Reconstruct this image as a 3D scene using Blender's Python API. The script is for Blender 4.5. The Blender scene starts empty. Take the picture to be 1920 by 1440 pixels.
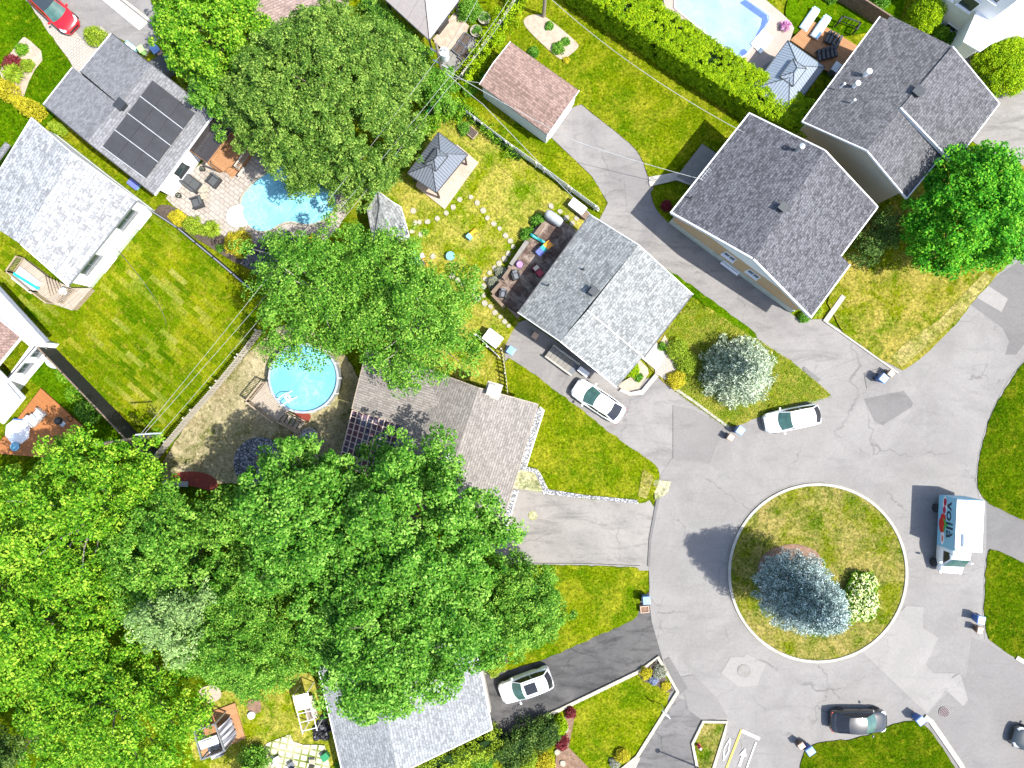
import bpy, bmesh, math, random
import numpy as np
from mathutils import Vector, Matrix
SC = bpy.context.scene; COL = SC.collection
R = math.radians
# ---------------------------------------------------------------- camera, sky, sun, exposure
CAMH = 58.0; PPM = 23.0          # camera height; photograph pixels per metre of ground
cd = bpy.data.cameras.new('camera'); cam = bpy.data.objects.new('camera', cd); COL.objects.link(cam)
cam.location = (0, 0, CAMH); cam.rotation_euler = (0, 0, 0)
cd.sensor_width = 36; cd.lens = 36*CAMH/(1920/PPM); cd.clip_end = 1000; cd.clip_start = .5
SC.camera = cam
SUN_EL = R(58); SUN_V = Vector((.93, -.37, 0)).normalized()*math.cos(SUN_EL)+Vector((0, 0, math.sin(SUN_EL)))
w = bpy.data.worlds.new('World'); SC.world = w; w.use_nodes = True
nt = w.node_tree; bg = nt.nodes['Background']
sky = nt.nodes.new('ShaderNodeTexSky'); sky.sky_type = 'NISHITA'; sky.sun_disc = False
sky.sun_elevation = SUN_EL; sky.sun_rotation = math.atan2(SUN_V.x, SUN_V.y)
sky.air_density = 1.0; sky.dust_density = 1.5; sky.ozone_density = 1.0
nt.links.new(sky.outputs[0], bg.inputs[0]); bg.inputs[1].default_value = .15
sl = bpy.data.lights.new('sun', 'SUN'); sl.energy = 4.2; sl.angle = R(.6); sl.color = (1, .965, .9)
sun = bpy.data.objects.new('sun', sl); COL.objects.link(sun); sun.rotation_euler = SUN_V.to_track_quat('Z', 'Y').to_euler()
sun.location = (0, 0, 90)
vs = SC.view_settings; vs.view_transform = 'Standard'; vs.look = 'None'; vs.exposure = 1.15; vs.gamma = 1; vs.use_curve_mapping = False
SC.render.engine = 'CYCLES'
rng = random.Random(7)
# ---------------------------------------------------------------- helpers
def P(px, py, z=0.0):
    k = (CAMH-z)/CAMH
    return Vector(((px-960)/PPM*k, (720-py)/PPM*k, z))
def ang(p, q):   # direction angle of a pixel segment in the world
    return math.atan2(-(q[1]-p[1]), q[0]-p[0])
def root_loc(o):
    v = Vector((0, 0, 0))
    while o: v += o.location; o = o.parent
    return v
def tag(o, label=None, cat=None, group=None, kind=None):
    if label: o['label'] = label
    if cat: o['category'] = cat
    if group: o['group'] = group
    if kind: o['kind'] = kind
    return o
def thing(name, label, cat, loc=(0, 0, 0), rz=0, group=None):
    o = bpy.data.objects.new(name, None); COL.objects.link(o); o.empty_display_size = .3
    o.location = loc; o.rotation_euler = (0, 0, rz)
    return tag(o, label, cat, group)
def place(o, loc, rz=0, s=None):
    o.location = loc; o.rotation_euler = (0, 0, rz)
    if s: o.scale = (s, s, s)
    return o
def dup(o, loc=None, rz=None, label=None, group=None, parent=None, s=None):
    c = o.copy(); COL.objects.link(c)
    if parent: c.parent = parent; c.matrix_parent_inverse = o.matrix_parent_inverse
    if loc is not None: c.location = loc
    if rz is not None: c.rotation_euler = (0, 0, rz)
    if s: c.scale = (s, s, s)
    if label: c['label'] = label
    if group: c['group'] = group
    for ch in o.children: dup(ch, parent=c)
    return c
def link_mesh(me, name, mt, parent=None, origin=None, smooth=False):
    o = bpy.data.objects.new(name, me); COL.objects.link(o)
    off = Vector(origin) if origin is not None else (root_loc(parent) if parent else Vector((0, 0, 0)))
    if off.length > 0: me.transform(Matrix.Translation(-off))
    if origin is not None: o.location = off
    if parent: o.parent = parent
    if mt and not me.materials: me.materials.append(mt)
    if smooth: me.polygons.foreach_set('use_smooth', [True]*len(me.polygons))
    return o
class MB:
    def __init__(s, dirang=0.0): s.v = []; s.f = []; s.mi = []; s.k = 0; s.da = dirang
    def add(s, vs, fs, M=None):
        n = len(s.v)
        for v in vs:
            v = Vector(v)
            s.v.append(M @ v if M else v)
        for f in fs: s.f.append([i+n for i in f]); s.mi.append(s.k)
        return s
    def prism(s, pts, z0, z1, M=None):     # pts: 2D ccw or cw
        a = sum(pts[i][0]*pts[(i+1) % len(pts)][1]-pts[(i+1) % len(pts)][0]*pts[i][1] for i in range(len(pts)))
        if a < 0: pts = pts[::-1]
        n = len(pts)
        vs = [(p[0], p[1], z0) for p in pts]+[(p[0], p[1], z1) for p in pts]
        fs = [list(range(n))[::-1], list(range(n, 2*n))]+[[i, (i+1) % n, n+(i+1) % n, n+i] for i in range(n)]
        return s.add(vs, fs, M)
    def box(s, c, d, rz=0, M=None, tilt=None):
        x, y, z = d[0]/2, d[1]/2, d[2]/2
        T = Matrix.Translation(c) @ Matrix.Rotation(rz, 4, 'Z')
        if tilt: T = T @ Matrix.Rotation(tilt[1], 4, tilt[0])
        if M: T = M @ T
        vs = [(i*x, j*y, k*z) for k in (-1, 1) for j in (-1, 1) for i in (-1, 1)]
        return s.add(vs, [[0, 2, 3, 1], [4, 5, 7, 6], [0, 1, 5, 4], [2, 6, 7, 3], [0, 4, 6, 2], [1, 3, 7, 5]], T)
    def bar(s, a, b, w, h):                # box beam from a to b, w wide, h high
        a = Vector(a); b = Vector(b); d = b-a; L = d.length
        if L < 1e-6: return s
        x = d/L; y = Vector((0, 0, 1)).cross(x)
        y = y.normalized() if y.length > 1e-4 else Vector((0, 1, 0))
        z = x.cross(y)
        M = Matrix(((x.x, y.x, z.x, (a.x+b.x)/2), (x.y, y.y, z.y, (a.y+b.y)/2), (x.z, y.z, z.z, (a.z+b.z)/2), (0, 0, 0, 1)))
        return s.box((0, 0, 0), (L, w, h), 0, M)
    def tube(s, path, r, n=6, cap=True):
        path = [Vector(p) for p in path]; rs = r if isinstance(r, (list, tuple)) else [r]*len(path)
        base = len(s.v); m = len(path)
        for i, p in enumerate(path):
            d = (path[min(i+1, m-1)]-path[max(i-1, 0)])
            d = d.normalized() if d.length > 1e-6 else Vector((0, 0, 1))
            u = d.cross(Vector((0, 0, 1)))
            u = u.normalized() if u.length > .05 else Vector((1, 0, 0))
            v = d.cross(u)
            for k in range(n):
                a = 2*math.pi*k/n; s.v.append(p+(u*math.cos(a)+v*math.sin(a))*rs[i])
        for i in range(m-1):
            for k in range(n):
                q = (k+1) % n
                s.f.append([base+i*n+k, base+i*n+q, base+(i+1)*n+q, base+(i+1)*n+k][::-1]); s.mi.append(s.k)
        if cap:
            s.f.append([base+k for k in range(n)]); s.mi.append(s.k)
            s.f.append([base+(m-1)*n+k for k in range(n)][::-1]); s.mi.append(s.k)
        return s
    def lathe(s, prof, c=(0, 0, 0), n=20, M=None):   # prof: (r, z)
        vs = []; fs = []; m = len(prof)
        for r, z in prof:
            for k in range(n):
                a = 2*math.pi*k/n; vs.append((c[0]+r*math.cos(a), c[1]+r*math.sin(a), c[2]+z))
        for i in range(m-1):
            for k in range(n):
                q = (k+1) % n; fs.append([i*n+k, i*n+q, (i+1)*n+q, (i+1)*n+k])
        if prof[0][0] > 1e-4: fs.append([k for k in range(n)][::-1])
        if prof[-1][0] > 1e-4: fs.append([(m-1)*n+k for k in range(n)])
        return s.add(vs, fs, M)
    def grid(s, rows, closed=False, M=None):          # rows of points -> quads
        n = len(rows[0]); vs = [p for r in rows for p in r]; fs = []
        for i in range(len(rows)-1):
            for k in range(n if closed else n-1):
                q = (k+1) % n; fs.append([i*n+k, i*n+q, (i+1)*n+q, (i+1)*n+k])
        return s.add(vs, fs, M)
    def build(s, name, mt, parent=None, origin=None, smooth=False, bevel=0, mats=None, autosm=None):
        me = bpy.data.meshes.new(name); me.from_pydata([tuple(v) for v in s.v], [], s.f)
        for m in (mats or [mt]): me.materials.append(m)
        if mats: me.polygons.foreach_set('material_index', s.mi)
        if bevel:
            bm = bmesh.new(); bm.from_mesh(me)
            bmesh.ops.remove_doubles(bm, verts=bm.verts, dist=1e-4)
            es = [e for e in bm.edges if len(e.link_faces) == 2 and e.calc_face_angle(0) > .5]
            bmesh.ops.bevel(bm, geom=es, offset=bevel, segments=2, profile=.5, affect='EDGES', clamp_overlap=True)
            bm.to_mesh(me); bm.free()
        # metric UVs: u along the eave, v up the slope
        uv = me.uv_layers.new(name='UVMap'); me.update()
        for p in me.polygons:
            nn = p.normal
            if abs(nn.z) > .995: u = Vector((math.cos(s.da), math.sin(s.da), 0)); v = Vector((-u.y, u.x, 0))
            else:
                u = Vector((0, 0, 1)).cross(nn); u.normalize(); v = nn.cross(u)
            for li in p.loop_indices:
                co = me.vertices[me.loops[li].vertex_index].co
                uv.data[li].uv = (co.dot(u), co.dot(v))
        o = link_mesh(me, name, None, parent, origin)
        if smooth:
            me.polygons.foreach_set('use_smooth', [True]*len(me.polygons))
            if autosm:
                me.set_sharp_from_angle(angle=R(autosm))
        return o
# ---------------------------------------------------------------- materials
def newmat(name):
    m = bpy.data.materials.new(name); m.use_nodes = True
    t = m.node_tree; b = t.nodes['Principled BSDF']; return m, t, b
def N(t, kind, **kw):
    n = t.nodes.new('ShaderNode'+kind)
    for k, v in kw.items():
        if k.startswith('i_'):
            key = k[2:]; key = int(key) if key.isdigit() else key.replace('_', ' ')
            n.inputs[key].default_value = v
        else: setattr(n, k, v)
    return n
def c4(c): return (c[0], c[1], c[2], 1)
def mixc(t, fac, a, b, mode='MIX'):
    n = t.nodes.new('ShaderNodeMix'); n.data_type = 'RGBA'; n.blend_type = mode
    for sock, val in ((n.inputs[0], fac), (n.inputs[6], a), (n.inputs[7], b)):
        if isinstance(val, (int, float)): sock.default_value = val
        elif isinstance(val, tuple): sock.default_value = c4(val)
        else: t.links.new(val, sock)
    return n.outputs[2]
def pos(t, rot=0, scale=(1, 1, 1)):
    g = t.nodes.new('ShaderNodeNewGeometry'); mp = t.nodes.new('ShaderNodeMapping')
    mp.inputs['Rotation'].default_value = (0, 0, rot); mp.inputs['Scale'].default_value = scale
    t.links.new(g.outputs['Position'], mp.inputs[0]); return mp.outputs[0]
def noise(t, vec, scale, detail=4, rough=.6, lo=.35, hi=.65, dist=0):
    n = N(t, 'TexNoise', i_Scale=scale, i_Detail=detail, i_Roughness=rough, i_Distortion=dist)
    if vec: t.links.new(vec, n.inputs['Vector'])
    r = N(t, 'MapRange', clamp=True); r.inputs[1].default_value = lo; r.inputs[2].default_value = hi
    t.links.new(n.outputs[0], r.inputs[0]); return r.outputs[0]
def bump(t, b, h, strength=.4, dist=.05):
    n = N(t, 'Bump', i_Strength=strength, i_Distance=dist); t.links.new(h, n.inputs['Height']); t.links.new(n.outputs[0], b.inputs['Normal'])
def solid(name, c, rough=.5, metal=0, c2=None, sc=3, fine=.12, bmp=0, coat=0):
    m, t, b = newmat(name); b.inputs['Roughness'].default_value = rough; b.inputs['Metallic'].default_value = metal
    b.inputs['Coat Weight'].default_value = coat; b.inputs['Coat Roughness'].default_value = .05
    oc = t.nodes.new('ShaderNodeTexCoord').outputs['Object']
    c2 = c2 or tuple(x*(1-fine*1.6) for x in c)
    f = noise(t, oc, sc, 5, .7); col = mixc(t, f, c, c2)
    t.links.new(col, b.inputs['Base Color'])
    if bmp: bump(t, b, noise(t, oc, sc*8, 3, .6), bmp, .02)
    return m
def grassmat(name, base, dry, lush, drylo=.5, dryhi=.68, rot=0, fine=.75):
    m, t, b = newmat(name); b.inputs['Roughness'].default_value = .85; b.inputs['Specular IOR Level'].default_value = .0
    p = pos(t, rot)
    a = mixc(t, noise(t, p, .35, 6, .65, .42, .62, .6), base, lush)
    a = mixc(t, noise(t, pos(t, rot+1), .45, 8, .72, drylo, dryhi, .4), a, dry)
    a = mixc(t, noise(t, p, 2.6, 5, .75, .5, .72), a, tuple(x*.55 for x in lush))
    a = mixc(t, noise(t, p, 7, 4, .8, .54, .74), a, tuple(min(1, x*1.3) for x in dry))
    a = mixc(t, noise(t, pos(t, rot+2), 1.1, 5, .75, .56, .7), a, tuple(x*1.15 for x in dry))
    f = noise(t, p, 5.5, 5, .85, .36, .64)
    dk = mixc(t, f, (1-fine*.8,)*3, (1+fine*.75,)*3); a = mixc(t, 1.0, a, dk, 'MULTIPLY')
    t.links.new(a, b.inputs['Base Color']); bump(t, b, f, .5, .06); return m
def asphaltmat(name, c, c2, dark, crack=.0, stain=(.55, .75), rot=0):
    m, t, b = newmat(name); b.inputs['Roughness'].default_value = .9; b.inputs['Specular IOR Level'].default_value = .2
    p = pos(t, rot); a = mixc(t, noise(t, p, .22, 6, .65, .38, .62, .8), c, c2)
    a = mixc(t, noise(t, pos(t, rot, (.35, 1.4, 1)), .8, 7, .75, stain[0], stain[1], .5), a, dark)
    f = noise(t, p, 22, 2, .8, .25, .75); a = mixc(t, 1.0, a, mixc(t, f, (.82,)*3, (1.14,)*3), 'MULTIPLY')
    a = mixc(t, 1.0, a, mixc(t, noise(t, p, 4, 5, .8, .3, .7), (.91,)*3, (1.07,)*3), 'MULTIPLY')
    if crack:
        wn = N(t, 'TexNoise', i_Scale=.9, i_Detail=4.0); t.links.new(p, wn.inputs['Vector'])
        ad = N(t, 'VectorMath', operation='MULTIPLY_ADD'); ad.inputs[1].default_value = (1.6, 1.6, 0)
        t.links.new(wn.outputs['Color'], ad.inputs[0]); t.links.new(p, ad.inputs[2])
        v = N(t, 'TexVoronoi', feature='DISTANCE_TO_EDGE', i_Scale=.16); t.links.new(ad.outputs[0], v.inputs['Vector'])
        r = N(t, 'MapRange', clamp=True); r.inputs[1].default_value = .0; r.inputs[2].default_value = .009; r.inputs[3].default_value = crack; r.inputs[4].default_value = 0
        t.links.new(v.outputs['Distance'], r.inputs[0])
        mm = N(t, 'Math', operation='MULTIPLY'); t.links.new(r.outputs[0], mm.inputs[0]); t.links.new(noise(t, p, .3, 3, .5, .45, .6), mm.inputs[1])
        a = mixc(t, mm.outputs[0], a, tuple(x*.45 for x in dark))
    t.links.new(a, b.inputs['Base Color']); bump(t, b, f, .25, .01); return m
def brickmat(name, c1, c2, mort, bw, rh, ms=.02, vec='uv', rot=0, rough=.85, grime=.2, gc=None, offset=.5, bias=0.0, bmp=.3, fine=.15, gsc=.5):
    m, t, b = newmat(name); b.inputs['Roughness'].default_value = rough; b.inputs['Specular IOR Level'].default_value = .25
    if vec == 'uv': v = t.nodes.new('ShaderNodeTexCoord').outputs['UV']
    else: v = pos(t, rot)
    br = N(t, 'TexBrick', i_Scale=1.0, i_Color1=c4(c1), i_Color2=c4(c2), i_Mortar=c4(mort)); br.offset = offset
    br.inputs['Brick Width'].default_value = bw; br.inputs['Row Height'].default_value = rh
    br.inputs['Mortar Size'].default_value = ms; br.inputs['Mortar Smooth'].default_value = .2; br.inputs['Bias'].default_value = bias
    t.links.new(v, br.inputs['Vector']); a = br.outputs[0]
    a = mixc(t, noise(t, v, gsc, 6, .7, .45, .7), a, gc or tuple(x*(1-grime) for x in c1)) if grime else a
    a = mixc(t, 1.0, a, mixc(t, noise(t, v, 6, 4, .8, .3, .7), (1-fine,)*3, (1+fine,)*3), 'MULTIPLY')
    t.links.new(a, b.inputs['Base Color']); bump(t, b, br.outputs['Fac'], -bmp, .02); return m
def shingle(name, lo, hi, tint=(1, 1, 1), gap=.5, tw=.33, rh=.2, con=.0):
    # blended three-tab look: per-tab random tone, mottled granules, a shadow line under each course
    m, t, b = newmat(name); b.inputs['Roughness'].default_value = .92; b.inputs['Specular IOR Level'].default_value = .1
    uv = t.nodes.new('ShaderNodeTexCoord').outputs['UV']
    f = lambda k: tuple(k*x for x in tint)
    def br(bw, off):
        n = N(t, 'TexBrick', i_Scale=1.0, i_Color1=(0, 0, 0, 1), i_Color2=(1, 1, 1, 1), i_Mortar=(.1, .1, .1, 1)); n.offset = .5
        n.inputs['Brick Width'].default_value = bw; n.inputs['Row Height'].default_value = rh; n.inputs['Mortar Size'].default_value = .016
        mp = N(t, 'Mapping'); mp.inputs['Location'].default_value = (off, 0, 0); t.links.new(uv, mp.inputs[0]); t.links.new(mp.outputs[0], n.inputs['Vector']); return n
    b1 = br(tw, 0); b2 = br(tw*.71, 3.3)
    a = mixc(t, .45, b1.outputs[0], b2.outputs[0])
    a = mixc(t, .38, a, noise(t, uv, 6.5, 2, .7, .36, .64))
    r = N(t, 'MapRange', clamp=True); r.inputs[1].default_value = .24; r.inputs[2].default_value = .7; t.links.new(a, r.inputs[0])
    col = mixc(t, r.outputs[0], f(lo), f(hi))
    col = mixc(t, 1.0, col, mixc(t, noise(t, uv, .4, 6, .7, .3, .7), (.9,)*3, (1.06,)*3), 'MULTIPLY')
    sx = N(t, 'SeparateXYZ'); t.links.new(uv, sx.inputs[0]); fr = N(t, 'Math', operation='FRACT'); dv = N(t, 'Math', operation='DIVIDE'); dv.inputs[1].default_value = rh
    t.links.new(sx.outputs[1], dv.inputs[0]); t.links.new(dv.outputs[0], fr.inputs[0])
    ml = N(t, 'MapRange', clamp=True); ml.inputs[1].default_value = 0; ml.inputs[2].default_value = .35; ml.inputs[3].default_value = gap; ml.inputs[4].default_value = 1; t.links.new(fr.outputs[0], ml.inputs[0])
    col = mixc(t, 1.0, col, ml.outputs[0], 'MULTIPLY')
    t.links.new(col, b.inputs['Base Color']); bump(t, b, r.outputs[0], .35, .02); return m
def leafmat(name, dark, mid, light, trans=.3):
    m, t, b = newmat(name); b.inputs['Roughness'].default_value = .55; b.inputs['Specular IOR Level'].default_value = .1
    at = N(t, 'Attribute', attribute_name='tint'); rp = N(t, 'ValToRGB')
    e = rp.color_ramp.elements; e[0].position = .05; e[0].color = c4(dark); e[1].position = .95; e[1].color = c4(light)
    k = e.new(.5); k.color = c4(mid)
    t.links.new(at.outputs['Fac'], rp.inputs[0]); t.links.new(rp.outputs[0], b.inputs['Base Color'])
    tr = N(t, 'BsdfTranslucent'); t.links.new(mixc(t, 1.0, rp.outputs[0], (1.3, 1.25, .6), 'MULTIPLY'), tr.inputs[0])
    mx = N(t, 'MixShader', i_0=trans); t.links.new(b.outputs[0], mx.inputs[1]); t.links.new(tr.outputs[0], mx.inputs[2])
    t.links.new(mx.outputs[0], t.nodes['Material Output'].inputs[0]); return m
def watermat(name, c, c2, rough=.06, rip=.25, gsc=3.5):
    m, t, b = newmat(name); b.inputs['Roughness'].default_value = rough; b.inputs['IOR'].default_value = 1.33
    p = pos(t); wv = noise(t, p, gsc, 3, .6, .46, .62, 1.5); col = mixc(t, wv, c, c2)  # paler noise pattern: caustic light put into the base colour
    col = mixc(t, noise(t, p, .5, 3, .5, .4, .65), col, tuple(x*.8 for x in c)); t.links.new(col, b.inputs['Base Color'])
    bump(t, b, noise(t, p, 3.0, 3, .5, .2, .8), rip, .05); return m
M = {}
M['road'] = asphaltmat('asphalt_road', (.185, .175, .166), (.222, .211, .2), (.152, .145, .139), .55, (.52, .8))
M['patch_dark'] = asphaltmat('asphalt_patch', (.13, .124, .119), (.155, .148, .142), (.11, .105, .1), 0)
M['patch_mid'] = asphaltmat('asphalt_patch_mid', (.168, .159, .152), (.188, .178, .17), (.145, .137, .131), 0)
M['patch_light'] = asphaltmat('asphalt_patch_light', (.222, .211, .198), (.25, .237, .223), (.19, .18, .168), .3)
M['drive'] = asphaltmat('driveway_asphalt', (.18, .17, .165), (.23, .217, .205), (.14, .133, .125), .4, (.5, .7))
M['drive_old'] = asphaltmat('worn_driveway', (.2, .188, .172), (.25, .233, .213), (.125, .118, .108), .4, (.5, .7))
M['drive_dark'] = asphaltmat('dark_driveway', (.06, .059, .058), (.1, .096, .092), (.035, .035, .035), .6, (.48, .66), .35)
M['drive_mid'] = asphaltmat('mid_driveway', (.115, .11, .107), (.155, .148, .143), (.07, .068, .066), .6, (.5, .68), 1.0)
M['concrete'] = solid('concrete', (.4, .375, .325), .9, 0, (.3, .275, .245), 2, bmp=.2)
M['concrete_dull'] = solid('concrete_dull', (.22, .21, .19), .9, 0, (.17, .16, .145), 2, bmp=.2)
M['kerb'] = solid('kerb_concrete', (.42, .395, .34), .9, 0, (.28, .265, .225), 1.5, bmp=.2)
M['marking'] = solid('white_marking', (.72, .72, .70), .8, 0, (.5, .49, .48), 5)
M['yellow_marking'] = solid('yellow_marking', (.72, .5, .06), .8, 0, (.6, .42, .1), 5)
M['grass'] = grassmat('grass', (.10, .137, .0015), (.2, .2, .012), (.052, .105, .001), .46, .66)
M['grass_dry'] = grassmat('grass_dry', (.118, .137, .002), (.26, .215, .045), (.06, .11, .001), .43, .6)
M['grass_isl'] = grassmat('grass_island', (.11, .13, .004), (.24, .195, .06), (.04, .085, .001), .42, .62, 2)
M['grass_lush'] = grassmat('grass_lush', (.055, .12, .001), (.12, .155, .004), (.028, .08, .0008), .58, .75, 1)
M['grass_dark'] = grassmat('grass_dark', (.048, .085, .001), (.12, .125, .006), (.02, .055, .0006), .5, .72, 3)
M['grass_yellow'] = grassmat('grass_yellow', (.14, .168, .002), (.29, .255, .05), (.075, .14, .001), .42, .6, 4)
M['straw'] = grassmat('grass_straw', (.2, .175, .03), (.3, .25, .09), (.11, .14, .01), .4, .6, 4)
M['weeds'] = grassmat('weeds', (.2, .2, .09), (.4, .37, .24), (.09, .14, .03), .38, .6, 4)
M['sand'] = grassmat('sandy_soil', (.2, .165, .09), (.38, .325, .2), (.075, .09, .012), .38, .66, 1, .35)
M['soil'] = solid('soil', (.1, .075, .06), 1, 0, (.05, .038, .03), 3, bmp=.5)
M['soil_light'] = solid('soil_light', (.42, .34, .26), 1, 0, (.3, .235, .18), 3, bmp=.5)
M['mulch_red'] = solid('mulch_red', (.27, .045, .025), 1, 0, (.13, .025, .018), 9, bmp=.6)
M['mulch_brown'] = solid('mulch_brown', (.24, .15, .10), 1, 0, (.13, .08, .05), 4, bmp=.5)
def gravel(name, a, b_, sc=14):
    m, t, b = newmat(name); b.inputs['Roughness'].default_value = .9; p = pos(t)
    v = N(t, 'TexVoronoi', i_Scale=sc); t.links.new(p, v.inputs['Vector'])
    sp = N(t, 'SeparateColor'); t.links.new(v.outputs['Color'], sp.inputs[0])
    col = mixc(t, sp.outputs[0], a, b_)
    r = N(t, 'MapRange', clamp=True); r.inputs[1].default_value = .3; r.inputs[2].default_value = .6; r.inputs[3].default_value = 1; r.inputs[4].default_value = .3; t.links.new(v.outputs['Distance'], r.inputs[0])
    t.links.new(mixc(t, 1.0, col, r.outputs[0], 'MULTIPLY'), b.inputs['Base Color']); bump(t, b, v.outputs['Distance'], -.6, .04); return m
M['gravel'] = gravel('gravel', (.2, .21, .23), (.62, .62, .62), 9)
M['gravel_dark'] = gravel('gravel_dark', (.05, .055, .07), (.33, .34, .38), 7)
M['sod'] = None
def sodmat():
    m, t, b = newmat('sod'); b.inputs['Roughness'].default_value = .85; b.inputs['Specular IOR Level'].default_value = 0
    p = pos(t, R(-139)); br = N(t, 'TexBrick', i_Scale=1.0, i_Color1=(0, 0, 0, 1), i_Color2=(1, 1, 1, 1), i_Mortar=(.75, .75, .75, 1)); br.offset = .5
    br.inputs['Brick Width'].default_value = 1.75; br.inputs['Row Height'].default_value = .46; br.inputs['Mortar Size'].default_value = .02; br.inputs['Mortar Smooth'].default_value = .6
    t.links.new(p, br.inputs['Vector'])
    base = mixc(t, noise(t, p, .16, 5, .6, .4, .6, .5), (.07, .118, .001), (.135, .162, .003))
    rp = N(t, 'ValToRGB'); e = rp.color_ramp.elements; e[0].position = 0; e[0].color = (.38, .62, .5, 1); e[1].position = 1; e[1].color = (2.0, 1.55, 20, 1)
    for q_, c_ in ((.2, (.62, .82, .7, 1)), (.45, (.9, .98, .9, 1)), (.65, (1.25, 1.12, 1.3, 1)), (.82, (1.45, 1.25, 4, 1))): k = e.new(q_); k.color = c_
    t.links.new(br.outputs[0], rp.inputs[0])
    gate = noise(t, p, .13, 2, .5, .2, .5)
    tone = mixc(t, gate, (1.0, 1.0, 1.0), rp.outputs[0]); a = mixc(t, 1.0, base, mixc(t, .85, (1.0, 1.0, 1.0), tone), 'MULTIPLY')
    a = mixc(t, noise(t, p, 1.6, 6, .8, .53, .68), a, (.21, .185, .02))
    f = noise(t, p, 5.5, 5, .85, .36, .64); a = mixc(t, 1.0, a, mixc(t, f, (.5,)*3, (1.45,)*3), 'MULTIPLY')
    t.links.new(a, b.inputs['Base Color']); bump(t, b, f, .5, .05); return m
M['sod'] = sodmat()
M['pavers'] = brickmat('pavers', (.29, .25, .21), (.37, .325, .275), (.17, .15, .13), .5, .33, .035, 'pos', R(38), gc=(.33, .3, .27), grime=.3)
M['pavers_dark'] = brickmat('pavers_dark', (.26, .24, .22), (.36, .33, .3), (.13, .12, .11), .5, .33, .035, 'pos', R(38))
M['pavers_fine'] = brickmat('pavers_fine', (.4, .36, .31), (.34, .31, .27), (.2, .175, .145), .3, .2, .025, 'pos', R(-38))
M['flagstone'] = brickmat('flagstone', (.55, .49, .36), (.46, .42, .31), (.12, .16, .03), .62, .55, .09, 'pos', R(12), offset=0.0)
M['pink_concrete'] = solid('pool_deck_concrete', (.37, .295, .25), .9, 0, (.31, .255, .215), 1.2, bmp=.2)
M['sh_light'] = shingle('shingle_pale', .14, .31, (.96, 1, .99), .85, .34, .22)
M['sh_white'] = shingle('shingle_white', .19, .41, (.98, 1, 1.02), .8, .4, .3)
M['sh_grey'] = shingle('shingle_grey', .13, .225, (.98, .99, 1.03), .8)
M['sh_dark'] = shingle('shingle_dark', .055, .15, (.97, .98, 1.08), .75)
M['sh_mid'] = shingle('shingle_mid', .065, .145, (.99, .99, 1.05), .75)
M['sh_beige'] = shingle('shingle_beige', .15, .25, (1.05, .96, .87), .6, .36, .2)
M['sh_red'] = shingle('shingle_red', .13, .24, (1.26, .86, .72), .8)
M['sh_pink'] = shingle('shingle_pink', .17, .3, (1.14, .85, .76), .75)
M['sh_steel'] = shingle('shingle_steel', .17, .31, (.96, 1.0, 1.04), .8, .34, .22)
M['sh_black'] = shingle('shingle_black', .03, .10, (.97, .98, 1.06), .6)
M['white'] = solid('white_paint', (.78, .79, .8), .5, 0, (.7, .71, .73), 1)
M['white_siding'] = brickmat('white_siding', (.74, .75, .77), (.7, .71, .73), (.5, .51, .53), 4, .14, .008, grime=.06, bmp=.1, fine=.03)
M['cream_wall'] = brickmat('cream_siding', (.5, .44, .33), (.46, .4, .3), (.33, .29, .22), 3.6, .13, .008, grime=.1, bmp=.1, fine=.05)
M['orange_brick'] = brickmat('orange_brick', (.56, .36, .18), (.48, .32, .17), (.45, .38, .28), .22, .075, .012, grime=.1)
M['foundation'] = solid('foundation', (.46, .5, .44), .9, 0, (.36, .4, .34), 2)
M['fascia'] = solid('fascia_white', (.7, .7, .71), .5)
M['fascia_dark'] = solid('fascia_dark', (.05, .05, .055), .5)
M['grey_metal'] = solid('grey_metal', (.3, .31, .32), .45, .6)
M['dark_metal'] = solid('dark_metal', (.05, .055, .06), .5, .4)
M['black'] = solid('black_plastic', (.018, .019, .022), .5)
M['black_fence'] = solid('black_fence', (.012, .012, .014), .8)
M['cable'] = solid('cable', (.3, .31, .31), .7)
M['galv'] = solid('galvanised', (.5, .52, .53), .4, .5)
M['glass'] = solid('window_glass', (.03, .05, .055), .06)
M['wood_deck'] = brickmat('wood_deck', (.4, .21, .1), (.33, .165, .075), (.1, .05, .025), 3.2, .14, .012, grime=.3, bmp=.3, offset=.37)
M['wood_orange'] = brickmat('wood_orange', (.38, .15, .05), (.31, .12, .038), (.1, .04, .02), 3.2, .14, .012, grime=.3, bmp=.3, offset=.37)
M['wood_old'] = brickmat('wood_weathered', (.13, .085, .066), (.075, .05, .04), (.03, .02, .018), 2.2, .13, .014, grime=.6, gc=(.34, .28, .23), bmp=.4, offset=.41, fine=.45, gsc=.9)
M['wood_pale'] = brickmat('wood_pale', (.4, .34, .27), (.3, .26, .21), (.12, .1, .08), 2.2, .14, .015, grime=.3, bmp=.3)
M['wood_post'] = solid('wood_beam', (.36, .28, .2), .85, 0, (.25, .19, .13), 5)
M['wood_brown'] = solid('wood_brown', (.2, .145, .105), .85, 0, (.13, .09, .065), 5)
M['wood_fence'] = solid('fence_wood', (.46, .42, .36), .85, 0, (.33, .3, .25), 4)
M['pole_wood'] = solid('pole_wood', (.3, .25, .19), .9, 0, (.2, .16, .12), 5)
M['blue_bin'] = solid('blue_bin', (.05, .12, .36), .45)
M['blue_lid'] = solid('blue_lid', (.2, .34, .66), .35, 0, (.17, .3, .6), 2)
M['brown_bin'] = solid('brown_bin', (.1, .06, .04), .5)
M['tan_lid'] = solid('tan_lid', (.5, .34, .24), .5)
M['green_bin'] = solid('green_bin', (.02, .22, .08), .45)
M['lime_bin'] = solid('lime_bin', (.4, .7, .25), .5)
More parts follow.
